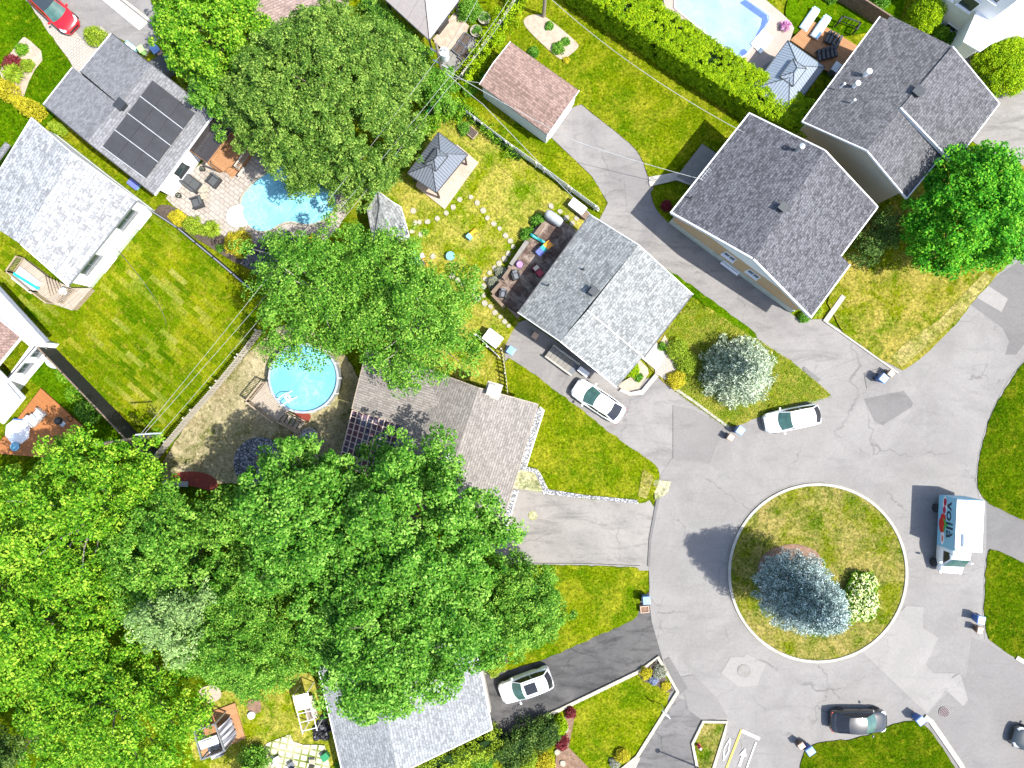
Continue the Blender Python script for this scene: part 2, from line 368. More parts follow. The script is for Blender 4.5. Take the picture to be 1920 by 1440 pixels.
M['cushion'] = solid('charcoal_cushion', (.075, .08, .085), .85, 0, (.055, .06, .062), 8)
M['rattan'] = solid('dark_rattan', (.03, .03, .032), .7)
M['stone_pale'] = solid('stepping_stone', (.36, .33, .26), .9, 0, (.26, .24, .18), 6, bmp=.3)
M['stone_edge'] = brickmat('stone_edging', (.5, .45, .35), (.42, .38, .3), (.2, .17, .12), .35, .6, .02, 'uv')
M['bark'] = solid('bark', (.2, .16, .13), .95, 0, (.1, .08, .065), 6, bmp=.6)
M['bark_pale'] = solid('bark_pale', (.42, .38, .33), .95, 0, (.26, .22, .19), 6, bmp=.4)
M['pool_water'] = watermat('pool_water', (.19, .47, .57), (.27, .58, .66))
M['pool_water2'] = watermat('round_pool_water', (.15, .43, .52), (.23, .53, .6), gsc=1.6)
M['pool_water3'] = watermat('blue_pool_water', (.25, .35, .56), (.28, .38, .6), .04, .08, 1)
M['pool_liner'] = solid('pool_liner', (.07, .13, .42), .4)
M['slate'] = solid('slate_cover', (.13, .14, .16), .7)
L = {}
L['maple'] = leafmat('leaf_maple', (.016, .055, .006), (.085, .185, .02), (.29, .41, .075), .2)
L['bright'] = leafmat('leaf_bright', (.015, .085, .003), (.10, .275, .008), (.36, .52, .045), .26)
L['mid'] = leafmat('leaf_mid', (.013, .068, .005), (.08, .23, .015), (.28, .46, .065), .24)
L['green'] = leafmat('leaf_green', (.01, .065, .005), (.072, .225, .014), (.26, .46, .075), .24)
L['pale'] = leafmat('leaf_pale', (.05, .10, .03), (.17, .29, .08), (.4, .52, .2), .2)
L['fresh'] = leafmat('leaf_fresh', (.008, .09, .003), (.05, .27, .008), (.22, .5, .03), .26)
L['hedge'] = leafmat('leaf_hedge', (.08, .19, .002), (.24, .39, .004), (.44, .56, .012), .3)
L['yellow'] = leafmat('leaf_yellow', (.2, .2, .01), (.42, .38, .02), (.62, .52, .04), .25)
L['lime'] = leafmat('leaf_lime', (.09, .16, .008), (.22, .33, .02), (.4, .48, .05), .3)
L['blue'] = leafmat('needle_blue', (.03, .06, .05), (.19, .28, .27), (.56, .67, .65), .05)
L['silver'] = leafmat('needle_silver', (.10, .15, .08), (.3, .38, .26), (.6, .66, .5), .1)
L['dark'] = leafmat('leaf_dark', (.012, .035, .006), (.045, .1, .015), (.16, .24, .05), .2)
L['red'] = leafmat('leaf_red', (.05, .008, .01), (.14, .02, .025), (.3, .06, .06), .2)
L['flower'] = leafmat('flower_cream', (.5, .55, .2), (.65, .68, .35), (.8, .8, .55), .2)
L['pink'] = leafmat('flower_pink', (.3, .05, .2), (.55, .2, .45), (.8, .6, .75), .2)
L['grey'] = leafmat('leaf_grey', (.12, .14, .1), (.25, .27, .2), (.45, .45, .36), .2)
L['purple'] = leafmat('flower_blue', (.1, .12, .2), (.2, .24, .36), (.35, .4, .55), .2)
# ================================================================ ground, roads, lawns (structure)
def sheet(name, px, mt, z, kind='structure', thick=0, label=None):
    pts = [P(*p)[:2] for p in px]; mb = MB(); mb.prism(pts, z-thick if thick else z-.003, z)
    o = mb.build(name, mt); tag(o, label, None, None, kind); return o
def circ(cx, cy, r, n=64, a0=0, a1=360): return [(cx+r*math.cos(R(a0+(a1-a0)*i/n)), cy+r*math.sin(R(a0+(a1-a0)*i/n))) for i in range(n)]
def smooth(px, k=2):
    for _ in range(k):
        q = []
        for i in range(len(px)):
            a, b = px[i], px[(i+1) % len(px)]
            q += [(a[0]*.75+b[0]*.25, a[1]*.75+b[1]*.25), (a[0]*.25+b[0]*.75, a[1]*.25+b[1]*.75)]
        px = q
    return px
def ragged(px, amp=1.6, step=9):        # a grown-over, uneven lawn edge
    q = []
    for i in range(len(px)):
        a, b = px[i], px[(i+1) % len(px)]; d = math.hypot(b[0]-a[0], b[1]-a[1]); n = max(1, int(d/step))
        for k in range(n):
            t = k/n; j = amp if k else 0
            q.append((a[0]+(b[0]-a[0])*t+rng.uniform(-j, j), a[1]+(b[1]-a[1])*t+rng.uniform(-j, j)))
    return q
g = MB(); g.box((0, 0, -.35), (700, 700, .5)); tag(g.build('ground', M['grass']), kind='structure')
Zr, Zd, Zl = -.02, -.035, .035
sheet('road', [(1213, 1500), (1213, 1240), (1218, 1100), (1216, 1040), (1225, 960), (1240, 890), (1300, 800), (1440, 740), (1560, 690), (1690, 640), (1800, 520), (1990, 360), (1990, 1560), (1600, 1560), (1400, 1560)], M['road'], Zr, thick=.1)
# driveways
sheet('driveway', [(1026, 250), (1084, 170), (1115, 205), (1160, 230), (1200, 270), (1225, 330), (1225, 360), (1262, 420), (1500, 600), (1545, 598), (1700, 700), (1640, 760), (1545, 760), (1420, 640), (1240, 510), (1120, 420), (1140, 380), (1110, 330)], M['drive'], Zd, thick=.05)
sheet('driveway', [(955, 610), (985, 600), (1160, 720), (1260, 700), (1380, 800), (1330, 880), (1240, 920), (1040, 760), (940, 680)], M['drive'], Zd-.004, thick=.05)
sheet('driveway', [(900, 905), (1010, 905), (1030, 915), (1218, 938), (1232, 960), (1218, 1070), (900, 1070)], M['drive_old'], Zd-.008, thick=.05)
sheet('driveway', [(880, 1250), (1000, 1225), (1190, 1140), (1216, 1110), (1222, 1165), (1245, 1245), (1180, 1280), (960, 1385), (915, 1392)], M['drive_dark'], Zr+.004, thick=.05)
sheet('driveway', [(1235, 1240), (1275, 1310), (1335, 1322), (1345, 1365), (1330, 1460), (1170, 1460), (1180, 1420), (1262, 1290), (1225, 1245)], M['drive_mid'], Zr+.004, thick=.05)
sheet('driveway', [(1822, 1195), (1850, 1205), (1990, 1290), (1990, 1560), (1780, 1560), (1740, 1342), (1765, 1310), (1812, 1270)], M['patch_mid'], Zr+.004, thick=.05)
sheet('driveway', [(1850, 940), (1990, 1000), (1990, 1100), (1850, 1050)], M['patch_dark'], Zr+.004, thick=.05)
sheet('driveway', [(1790, 240), (1870, 150), (1990, 120), (1990, 340), (1860, 290)], M['drive_old'], Zd-.008, thick=.05)
sheet('driveway', [(40, -60), (250, -60), (310, 55), (270, 95), (205, 62), (160, 82)], M['drive'], Zd-.004, thick=.05)
sheet('concrete_path', [(20, -30), (60, -30), (155, 75), (185, 70), (215, 95), (150, 150), (128, 110)], M['pavers_fine'], Zd+.01, thick=.05)
sheet('concrete_path', [(178, 62), (188, 48), (212, 70), (200, 82)], M['pavers_fine'], Zd+.02, thick=.05)
sheet('white_slab', [(183, -8), (205, -14), (276, 42), (261, 56)], M['white'], Zd+.03, thick=.05)
sheet('kerb', [(215, -10), (222, -10), (306, 54), (300, 58)], M['kerb'], .08, thick=.2)
sheet('kerb', [(306, 54), (311, 58), (272, 106), (266, 101)], M['kerb'], .08, thick=.2)
sheet('walkway', [(1216, 332), (1270, 323), (1318, 345), (1318, 356), (1268, 338), (1218, 350)], M['concrete'], Zl+.02, thick=.1)
sheet('walkway', [(1316, 270), (1400, 325), (1345, 372), (1268, 332)], M['concrete_dull'], Zl+.024, thick=.1)
# tone patches in the asphalt
pz = Zr+.008
for nm, pts in [('patch_dark', [(1818, 570), (1860, 525), (1925, 480), (1925, 640), (1905, 665), (1885, 665), (1893, 640), (1880, 615)]),
                ('patch_dark', [(1620, 748), (1695, 733), (1712, 755), (1710, 763), (1655, 797), (1640, 790)]),
                ('patch_light', [(1830, 557), (1852, 535), (1890, 560), (1878, 585)]),
                ('patch_light', [(1395, 1232), (1398, 1226), (1436, 1245), (1420, 1285), (1385, 1288), (1352, 1262), (1370, 1232)]),
                ('patch_light', [(1700, 1135), (1732, 1138), (1730, 1178), (1760, 1196), (1735, 1246), (1750, 1262), (1790, 1262), (1765, 1305), (1738, 1338), (1616, 1222)]),
                ('patch_light', [(1764, 1285), (1800, 1262), (1815, 1312), (1806, 1324)]),
                ('patch_mid', [(1262, 760), (1300, 768), (1360, 800), (1330, 870), (1262, 860)]),
                ('patch_mid', [(1275, 1270), (1300, 1265), (1345, 1310), (1365, 1345), (1316, 1350), (1290, 1330)]),
                ('patch_dark', [(1245, 1238), (1255, 1232), (1290, 1290), (1275, 1302)]),
                ('patch_dark', [(1505, 690), (1509, 688), (1540, 712), (1520, 725)]),
                ('patch_mid', [(1585, 965), (1640, 950), (1640, 1380), (1600, 1385)]) if False else ('patch_mid', [(1620, 700), (1650, 690), (1660, 712), (1625, 728)])]:
    sheet('asphalt_patch', pts, M[nm], pz); pz += .0035
sheet('oil_stain', circ(999, 967, 9, 20), M['weeds'], Zd+.002)
sheet('joint_strip', [(1238, 905), (1243, 906), (1231, 960), (1221, 1015), (1218, 1062), (1214, 1062), (1217, 1010), (1227, 955)], M['patch_dark'], pz+.004)
sheet('dirt_patch', [(1232, 900), (1258, 903), (1252, 925), (1228, 938), (1226, 915)], M['weeds'], pz+.008)
# parking bay markings
mz = pz+.012
def stripe(a, b, wpx, mt='marking', name='road_marking'):
    global mz
    a, b = P(*a), P(*b); d = (b-a).normalized(); n = Vector((-d.y, d.x, 0))*wpx/PPM/2; mz += .0008
    MB_ = MB(); MB_.prism([(a+n)[:2], (b+n)[:2], (b-n)[:2], (a-n)[:2]], mz-.003, mz); return tag(MB_.build(name, M[mt]), kind='structure')
stripe((1390, 1368), (1358, 1450), 3.6, 'yellow_marking'); stripe((1391, 1370), (1424, 1385), 6); stripe((1417, 1392), (1396, 1450), 2.6)
for a, b in [((1369, 1384), (1358, 1402)), ((1358, 1402), (1356, 1426)), ((1356, 1426), (1366, 1408)), ((1366, 1408), (1369, 1384))]: stripe(a, b, 2)
stripe((1386, 1436), (1394, 1412), 4.5)
mb = MB(); mb.prism([P(1397, 1402)[:2], P(1386, 1415)[:2], P(1399, 1418)[:2]], mz, mz+.004); tag(mb.build('road_marking', M['marking']), kind='structure')
# lawns
lawns = [
 ('grass', [(855, 190), (880, 150), (960, 0), (1000, -40), (1180, -40), (1300, 90), (1540, 270), (1400, 330), (1316, 265), (1268, 322), (1216, 334), (1212, 322), (1205, 300), (1190, 276), (1150, 243), (1110, 212), (1084, 190), (1030, 240), (1026, 262), (1060, 284), (1095, 318), (1120, 345), (1133, 372), (1134, 393), (1127, 405), (1090, 372), (960, 280)]),
 ('grass', [(1218, 352), (1268, 342), (1300, 365), (1262, 425), (1240, 405), (1226, 385)]),
 ('grass_yellow', [(700, 350), (800, 215), (845, 190), (960, 285), (1125, 410), (1090, 445), (975, 600), (950, 640), (945, 660), (952, 740), (830, 700), (780, 690), (700, 560)]),
 ('grass', [(944, 665), (985, 690), (1030, 724), (1090, 768), (1165, 828), (1226, 868), (1236, 882), (1237, 903), (1226, 925), (1214, 942), (1195, 944), (1100, 935), (1028, 925), (1008, 882), (990, 870), (980, 860), (1010, 760), (945, 735)]),
 ('grass', [(930, 1060), (985, 1058), (1190, 1063), (1200, 1068), (1200, 1150), (1180, 1168), (1100, 1200), (1022, 1236), (1000, 1243), (960, 1254), (915, 1262), (880, 1180), (860, 1060)]),
 ('grass', [(955, 1372), (1045, 1334), (1200, 1259), (1230, 1236), (1268, 1296), (1192, 1420), (1178, 1460), (930, 1460)]),
 ('grass_isl', circ(1533, 1074, 163, 72)),
 ('grass_isl', [(1318, 1354), (1360, 1356), (1356, 1378), (1330, 1460), (1309, 1460), (1298, 1394)]),
 ('grass_dry', [(1299, 556), (1415, 633), (1460, 662), (1500, 690), (1545, 728), (1561, 744), (1520, 751), (1470, 763), (1430, 778), (1390, 797), (1362, 801), (1272, 738), (1225, 700), (1205, 668)]),
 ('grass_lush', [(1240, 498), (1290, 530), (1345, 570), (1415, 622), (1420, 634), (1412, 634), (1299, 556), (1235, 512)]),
 ('grass_dry', [(1545, 598), (1685, 699), (1715, 681), (1742, 658), (1777, 623), (1805, 593), (1830, 558), (1850, 539), (1869, 515), (1940, 450), (1940, 300), (1800, 290), (1640, 370), (1570, 480)]),
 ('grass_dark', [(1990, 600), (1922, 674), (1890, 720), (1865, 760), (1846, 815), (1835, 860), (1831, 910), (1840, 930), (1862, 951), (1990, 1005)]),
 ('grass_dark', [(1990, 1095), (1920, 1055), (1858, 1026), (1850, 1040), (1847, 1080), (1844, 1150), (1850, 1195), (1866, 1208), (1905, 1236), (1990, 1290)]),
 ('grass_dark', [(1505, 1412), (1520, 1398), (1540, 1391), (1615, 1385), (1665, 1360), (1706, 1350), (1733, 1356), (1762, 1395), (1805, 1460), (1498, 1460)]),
 ('sod', [(275, 395), (300, 402), (478, 545), (490, 615), (302, 850), (90, 645), (-20, 545), (-20, 440), (130, 520)]),
 ('grass_lush', [(-30, -30), (30, -30), (128, 115), (155, 150), (90, 235), (0, 320), (-30, 320)]),
 ('sand', [(495, 625), (560, 600), (680, 690), (660, 790), (640, 900), (300, 930), (300, 855)]),
 ('grass_yellow', [(440, 1290), (560, 1240), (640, 1330), (640, 1460), (360, 1460), (360, 1300)]),
 ('grass_lush', [(20, 700), (70, 640), (300, 860), (200, 900), (140, 800), (85, 727)]),
 ('grass_lush', [(1500, 0), (1680, -60), (1700, 30), (1640, 60), (1480, 80), (1470, 0)]),
 ('grass_lush', [(1180, -30), (1245, -30), (1242, 30), (1400, 150), (1440, 190), (1380, 190), (1240, 80)]),
 ('grass_dark', [(-60, 850), (200, 860), (330, 910), (640, 900), (760, 880), (900, 1010), (960, 1070), (900, 1190), (640, 1230), (520, 1250), (430, 1290), (350, 1330), (340, 1480), (-60, 1480)]),  # darker grass under the grove: shade of the crowns put into its colour
 ('grass', [(840, -40), (965, -40), (860, 120), (880, 60)])]
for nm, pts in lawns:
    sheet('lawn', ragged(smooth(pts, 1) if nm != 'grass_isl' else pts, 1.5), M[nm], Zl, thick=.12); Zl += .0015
pz = Zl+.006
for nm, mt, pts in [('dry_grass', 'straw', [(1845, 510), (1862, 520), (1800, 592), (1740, 648), (1690, 688), (1668, 672), (1700, 640), (1760, 600)]),
                ('dry_grass', 'straw', [(1205, 880), (1226, 892), (1212, 935), (1196, 930)]),
                ('soil', 'mulch_brown', smooth([(1420, 1045), (1460, 1022), (1500, 1018), (1545, 1040), (1540, 1120), (1440, 1150), (1420, 1100)])),
                ('soil', 'soil_light', smooth([(980, 45), (985, 32), (1005, 27), (1022, 30), (1085, 82), (1084, 92), (1055, 115), (1040, 105), (1000, 68)])),
                ('garden_bed', 'soil', [(300, 385), (318, 385), (455, 455), (462, 500), (440, 492), (290, 398)]),
                ('garden_bed', 'soil_light', smooth([(42, 72), (50, 70), (88, 105), (60, 140), (40, 200), (5, 150), (0, 130)], 1)),
                ('garden_bed', 'soil', [(908, 1205), (920, 1190), (945, 1215), (952, 1238), (945, 1252), (915, 1258)]),
                ('garden_bed', 'mulch_brown', [(1060, 1340), (1080, 1330), (1066, 1400), (1110, 1445), (1040, 1445), (1045, 1380)]),
                ('garden_bed', 'soil', [(1195, 1262), (1230, 1240), (1262, 1294), (1250, 1298), (1232, 1285), (1205, 1276)]),
                ('garden_bed', 'soil_light', [(1190, 702), (1196, 672), (1214, 690), (1216, 700), (1198, 728), (1170, 735), (1157, 722)]),
                ('garden_bed', 'soil_light', [(1230, 655), (1246, 628), (1262, 660), (1252, 668)]),
                ('weedy_patch', 'weeds', [(968, 895), (975, 878), (1003, 884), (1018, 918), (1015, 922), (962, 915)]),
                ('mulch', 'mulch_red', smooth([(318, 892), (345, 883), (385, 885), (410, 900), (408, 925), (380, 915), (325, 905)])),
                ('mulch', 'mulch_red', smooth([(548, 770), (585, 775), (582, 790), (565, 795), (550, 780)])),
                ('gravel_circle', 'gravel_dark', circ(488, 868, 49, 32)),
                ('gravel_patch', 'gravel', smooth([(565, 805), (590, 800), (598, 820), (580, 832), (562, 822)])),
                ('soil', 'soil_light', smooth([(370, 1290), (410, 1280), (420, 1310), (380, 1320)])),
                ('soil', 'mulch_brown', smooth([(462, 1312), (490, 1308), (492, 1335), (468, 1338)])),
                ('soil', 'concrete_dull', smooth([(820, 110), (880, 60), (900, 80), (850, 150)])),
                ('patio', 'pavers', smooth([(305, 365), (395, 295), (480, 215), (520, 230), (640, 350), (660, 405), (560, 500), (470, 470), (335, 395)], 1)),
                ('patio', 'flagstone', [(502, 1392), (545, 1375), (550, 1388), (570, 1395), (610, 1395), (625, 1460), (492, 1460), (488, 1405)]),
                ('patio', 'soil_light', [(812, 75), (852, 25), (880, 50), (870, 78), (835, 100)]),
                ('gravel_strip', 'gravel', [(1000, 762), (1019, 768), (986, 876), (964, 872)]),
                ('gravel_strip', 'gravel', [(972, 874), (986, 874), (1008, 880), (1014, 888), (1028, 917), (1100, 928), (1195, 937), (1194, 944), (1022, 926), (1003, 887), (986, 882), (970, 880)]),
                ('gravel_strip', 'gravel', [(955, 916), (971, 920), (946, 1000), (930, 998)]),
                ('stone_terrace', 'pavers_fine', [(1225, 664), (1245, 650), (1275, 680), (1250, 714), (1228, 700)]),
                ('stone_terrace', 'concrete', [(1200, 670), (1228, 640), (1250, 665), (1230, 695)]),
                ('stone_terrace', 'concrete', [(1228, 700), (1234, 706), (1205, 740), (1180, 742), (1160, 733), (1165, 728), (1182, 735), (1202, 731)]),
                ('concrete_pad', 'concrete_dull', [(1780, 60), (1800, 70), (1860, 150), (1840, 165), (1780, 95)]),
                ('concrete_pad', 'white', [(65, 640), (92, 632), (60, 690), (10, 740), (0, 730)]),
                ('walkway', 'pavers_fine', [(1192, 1415), (1200, 1420), (1188, 1445), (1155, 1445)]),
                ('pool_deck', 'pink_concrete', smooth([(1246, -60), (1242, 20), (1262, 50), (1380, 140), (1400, 150), (1450, 130), (1490, 60), (1480, 40), (1420, -10), (1420, -60)], 1)),
                ('concrete_pad', 'concrete_dull', [(1395, 150), (1445, 115), (1460, 135), (1420, 165)]),
                ]:
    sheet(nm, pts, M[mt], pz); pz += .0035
TOPZ = pz
# kerbs: rings and strips of cast concrete or stone, a real step high
def strip(name, pts, wpx, mt, z1=.11, closed=False, z0=-.1, rad=None):
    pp = [Vector(P(*p)[:2]) for p in pts]; n = len(pp); lft = []; rgt = []
    for i in range(n):
        a = pp[i-1] if (i or closed) else pp[0]; b = pp[(i+1) % n] if (i < n-1 or closed) else pp[-1]
        d = (b-a).normalized(); nn = Vector((-d.y, d.x))*wpx/PPM/2; lft.append(pp[i]+nn); rgt.append(pp[i]-nn)
    mb = MB()
    rows = [[(l.x, l.y, z0), (l.x, l.y, z1), (r.x, r.y, z1), (r.x, r.y, z0)] for l, r in zip(lft, rgt)]
    if closed: rows.append(rows[0])
    mb.grid(rows); return tag(mb.build(name, M[mt]), kind='structure')
def joints(name, pts, wpx, mt, seg=1.9, **k):      # kerb cast in lengths: narrow open joints between them
    strip(name, pts, wpx, mt, **k)
strip('kerb', circ(1533, 1074, 166, 96), 5, 'kerb', .12, True)
strip('gutter', circ(1533, 1074, 170.5, 96), 3, 'concrete_dull', .0, True)
strip('kerb', [(1733, 1343), (1745, 1352), (1768, 1385), (1800, 1432), (1815, 1462)], 9, 'kerb', .1)
strip('kerb', [(1905, 1232), (1990, 1285)], 8, 'kerb', .1)
strip('kerb', [(1548, 604), (1590, 633), (1684, 700)], 3, 'kerb', .09)
strip('kerb', [(1263, 727), (1300, 752), (1366, 801)], 4.5, 'concrete', .09)
strip('kerb', [(1022, 922), (1100, 933), (1196, 943)], 2.2, 'white', .1)
strip('kerb', [(1012, 763), (1020, 769), (987, 874)], 2, 'white', .1)
strip('kerb', [(962, 882), (1004, 889), (1021, 926)], 2, 'white', .1)
strip('kerb', [(957, 918), (971, 920), (947, 1000), (932, 1001)], 2, 'white', .1)
strip('kerb', [(985, 1057), (1100, 1058), (1200, 1062)], 2.2, 'concrete_dull', .06)
strip('garden_edging', [(955, 1371), (1045, 1332), (1200, 1257), (1233, 1231), (1270, 1296), (1193, 1419)], 6, 'stone_edge', .16)
strip('garden_edging', [(1308, 1445), (1298, 1393), (1318, 1352), (1362, 1353), (1357, 1376), (1332, 1455)], 5, 'stone_edge', .16)
strip('gutter', [(1849, 1198), (1845, 1150), (1848, 1080), (1852, 1035)], 5, 'concrete_dull', .0)
strip('gutter', [(1838, 930), (1832, 900), (1836, 860), (1847, 815), (1866, 762), (1891, 718), (1925, 672)], 5, 'concrete_dull', .0)
strip('concrete_edge', [(1546, 604), (1581, 555)], 9, 'concrete', .12)
strip('pool_kerb', [(1245, -20), (1242, 22), (1262, 48), (1380, 138), (1440, 178)], 2, 'wood_pale', .1)
# ================================================================ roofs and houses
def offset2(poly, d):
    n = len(poly); a = sum(poly[i][0]*poly[(i+1) % n][1]-poly[(i+1) % n][0]*poly[i][1] for i in range(n)); s = 1 if a > 0 else -1
    out = []
    for i in range(n):
        p0, p1, p2 = (Vector(poly[j][:2]) for j in (i-1, i, (i+1) % n))
        d1 = (p1-p0).normalized(); d2 = (p2-p1).normalized(); n1 = Vector((-d1.y, d1.x))*s; n2 = Vector((-d2.y, d2.x))*s
        b = n1+n2; b = b.normalized() if b.length > .05 else n1
        out.append(p1+b*(d/max(.4, b.dot(n1))))
    return out
def roof(parent, planes, mt, th=.16, name='roof'):
    mb = MB()
    for pl in planes:
        top = [P(*p) for p in pl]; n = len(top)
        a = sum(top[i].x*top[(i+1) % n].y-top[(i+1) % n].x*top[i].y for i in range(n))
        if a < 0: top = top[::-1]
        bot = [p-Vector((0, 0, th)) for p in top]
        mb.add(top+bot, [list(range(n)), list(range(n, 2*n))[::-1]]+[[i, n+i, n+(i+1) % n, (i+1) % n] for i in range(n)])
    return mb.build(name, M[mt], parent)
def trim(parent, lines, mt='fascia', w_=.1, h=.2, name='fascia'):
    for ln in lines:
        q = [P(*p) for p in ln]; mb = MB()
        for a, b in zip(q, q[1:]): mb.bar(a+Vector((0, 0, -h/2+.025)), b+Vector((0, 0, -h/2+.025)), w_, h)
        o = mb.build(name, M[mt], parent)
    return o
def walls(parent, outline, mt, inset=.45, drop=.2, z0=0.0, name='wall', found=None):
    top = [P(*p) for p in outline]; ins = offset2([t[:2] for t in top], inset); mb = MB(); n = len(top)
    v = [(p.x, p.y, z0) for p in ins]+[(p.x, p.y, t.z-drop) for p, t in zip(ins, top)]
    mb.add(v, [[i, (i+1) % n, n+(i+1) % n, n+i] for i in range(n)]); o = mb.build(name, M[mt], parent)
    if found:
        i2 = offset2([t[:2] for t in top], inset-.05); mb = MB(); mb.add([(p.x, p.y, 0) for p in i2]+[(p.x, p.y, found) for p in i2]+[(p.x, p.y, found) for p in ins], [[i, (i+1) % n, n+(i+1) % n, n+i] for i in range(n)]+[[n+i, n+(i+1) % n, 2*n+(i+1) % n, 2*n+i] for i in range(n)]); mb.build('foundation', M['foundation'], parent)
    return ins
def window(parent, a, b, t, z, w_, h, frame='white', wallout=.0, name='window', pane='glass', bars=1):
    a = Vector(a); b = Vector(b); d = (b-a).normalized(); nn = Vector((d.y, -d.x)); c = a+(b-a)*t
    rz = math.atan2(d.y, d.x); cc = c+nn*(.03+wallout); mb = MB(); f = .07
    T = Matrix.Translation((cc.x, cc.y, z)) @ Matrix.Rotation(rz, 4, 'Z')
    mb.box((0, 0, h-f/2), (w_, .1, f), M=T); mb.box((0, 0, f/2), (w_, .1, f), M=T); mb.box((0, -.08, -.03), (w_+.12, .22, .06), M=T)
    for s in (-1, 1): mb.box((s*(w_-f)/2, 0, h/2), (f, .1, h-2*f), M=T)
    for k in range(bars): mb.box(((k+1)*w_/(bars+1)-w_/2, 0, h/2), (.05, .08, h-2*f), M=T)
    o = mb.build(name, M[frame], parent); pb = MB(); pb.box((0, .0, h/2), (w_-2*f-.01, .03, h-2*f-.01), M=T); pb.build('pane', M[pane], o); return o
def vent(parent, px, py, z, r=.12, h=.5, mt='dark_metal', name='vent_pipe', sq=False, rz=0):
    p = P(px, py, z); mb = MB()
    if sq:
        mb.box((p.x, p.y, z+h/2-.15), (r*2, r*2, h+.3), rz); mb.box((p.x, p.y, z+h+.05), (r*2.5, r*2.5, .06), rz); mb.box((p.x, p.y, z+.02), (r*3.4, r*3.4, .05), rz)
    else: mb.lathe([(r*.9, -.3), (r*.9, h), (r*1.5, h), (r*1.5, h+.12), (0, h+.2)], p, 10)
    return mb.build(name, M[mt], parent)
A41 = R(-40)
# --- centre house (pale shingles)
hs = thing('house', 'house with pale grey shingle roof between the weathered deck and the white spruce lawn', 'house', P(1130, 560))
roof(hs, [[(1106, 402, 3.4), (1197, 459, 5.3), (1050, 640, 5.5), (971, 586, 3.4)], [(1197, 459, 5.3), (1299, 552, 3.4), (1208, 670, 3.4), (1101, 582, 5.3)], [(1101, 582, 5.36), (1204, 669, 3.46), (1156, 726, 3.1), (1050, 640, 5.5)]], 'sh_light')
trim(hs, [[(1106, 402, 3.4), (971, 586, 3.4)], [(1299, 552, 3.4), (1208, 670, 3.4)], [(1204, 669, 3.3), (1156, 726, 3.1)]], 'fascia_dark', .07, .14)
trim(hs, [[(1106, 402, 3.4), (1197, 459, 5.3), (1299, 552, 3.4)], [(971, 586, 3.4), (1050, 640, 5.5), (1156, 726, 3.1)], [(1101, 582, 5.42), (1206, 670, 3.5)]], 'fascia', .07, .2)
wa = walls(hs, [(1106, 402, 3.4), (1197, 459, 5.3), (1299, 552, 3.4), (1208, 670, 3.4), (1180, 690, 3.4), (1156, 726, 3.1), (1050, 640, 5.5), (971, 586, 3.4)], 'white_siding', .5)
vent(hs, 1112, 548, 5.0, .25, .55, 'dark_metal', 'roof_vent', True, A41); vent(hs, 1093, 506, 4.2, .06, .25); vent(hs, 1028, 535, 3.9, .06, .25)
mb = MB(); ang0 = R(-40)                          # sunken stair well beside the house
# --- dark grey house with orange side wall
hs = thing('house', 'house with charcoal shingle roof and orange brick side wall beside the curved driveway', 'house', P(1460, 410))
roof(hs, [[(1405, 212, 4), (1547, 282, 6.3), (1412, 485, 6.6), (1258, 398, 4)], [(1547, 282, 6.3), (1646, 388, 4), (1577, 480, 4), (1594, 496, 3.7), (1521, 595, 3.7), (1412, 485, 6.6)]], 'sh_dark')
trim(hs, [[(1405, 212, 4), (1258, 398, 4)], [(1646, 388, 4), (1577, 480, 4)], [(1594, 496, 3.7), (1521, 595, 3.7)], [(1405, 212, 4), (1547, 282, 6.3), (1646, 388, 4)]], 'fascia', .1, .18)
trim(hs, [[(1258, 398, 4), (1412, 485, 6.6), (1521, 595, 3.7)]], 'fascia', .12, .34)
wb = walls(hs, [(1405, 212, 4), (1547, 282, 6.3), (1646, 388, 4), (1521, 595, 3.7), (1412, 485, 6.6), (1258, 398, 4)], 'orange_brick', .55, .22, found=.9)
# gable cladding: white upper triangle, proud of the brick
a, b, c = wb[3], wb[4], wb[5]; dd = (a-c).normalized(); no = Vector((dd.y, -dd.x))*.06
no = no if no.dot(Vector(P(1300, 600)[:2])-c) > 0 else -no
mb = MB(); mb.add([(c.x+no.x+dd.x*.1, c.y+no.y+dd.y*.1, 3.35), (a.x+no.x-dd.x*.1, a.y+no.y-dd.y*.1, 3.2), (b.x+no.x, b.y+no.y, 6.35)], [[0, 1, 2]]); mb.build('gable', M['white'], hs)
for t in (.43, .62): window(hs, c, a, t, 1.9, 1.1, .8, 'white')
for t in (.5,): window(hs, c, a, t, .25, 1.6, .4, 'white', .06)
vent(hs, 1463, 392, 6.1, .25, .6, 'dark_metal', 'roof_vent', True, A41); vent(hs, 1493, 283, 5.6, .14, 1.0, 'galv', 'chimney_pipe'); vent(hs, 1295, 371, 4.3, .05, .25)
# --- tall grey house top right
hs = thing('house', 'tall house with grey shingle roof and cream side wall beside the slatted pool deck', 'house', P(1690, 210))
roof(hs, [[(1650, 31, 5), (1664, 37, 5), (1670, 29, 5), (1786, 87, 6.6), (1692, 200, 6.8), (1625, 282, 6.9), (1504, 228, 5)]], 'sh_mid')
roof(hs, [[(1786, 87, 6.75), (1874, 194, 5.1), (1790, 305, 5.1), (1690, 200, 6.85)], ], 'sh_mid', .3)
roof(hs, [[(1692, 201, 6.6), (1768, 290, 5), (1700, 372, 5), (1625, 282, 6.9)]], 'sh_mid')
trim(hs, [[(1650, 31, 5), (1504, 228, 5)], [(1874, 194, 5.1), (1790, 305, 5.1)], [(1504, 228, 5), (1625, 282, 6.9), (1700, 372, 5), (1766, 292, 5)], [(1786, 87, 6.75), (1874, 194, 5.1)]], 'fascia', .08, .18)
trim(hs, [[(1688, 201, 6.9), (1788, 306, 5.2)]], 'fascia', .1, .34)
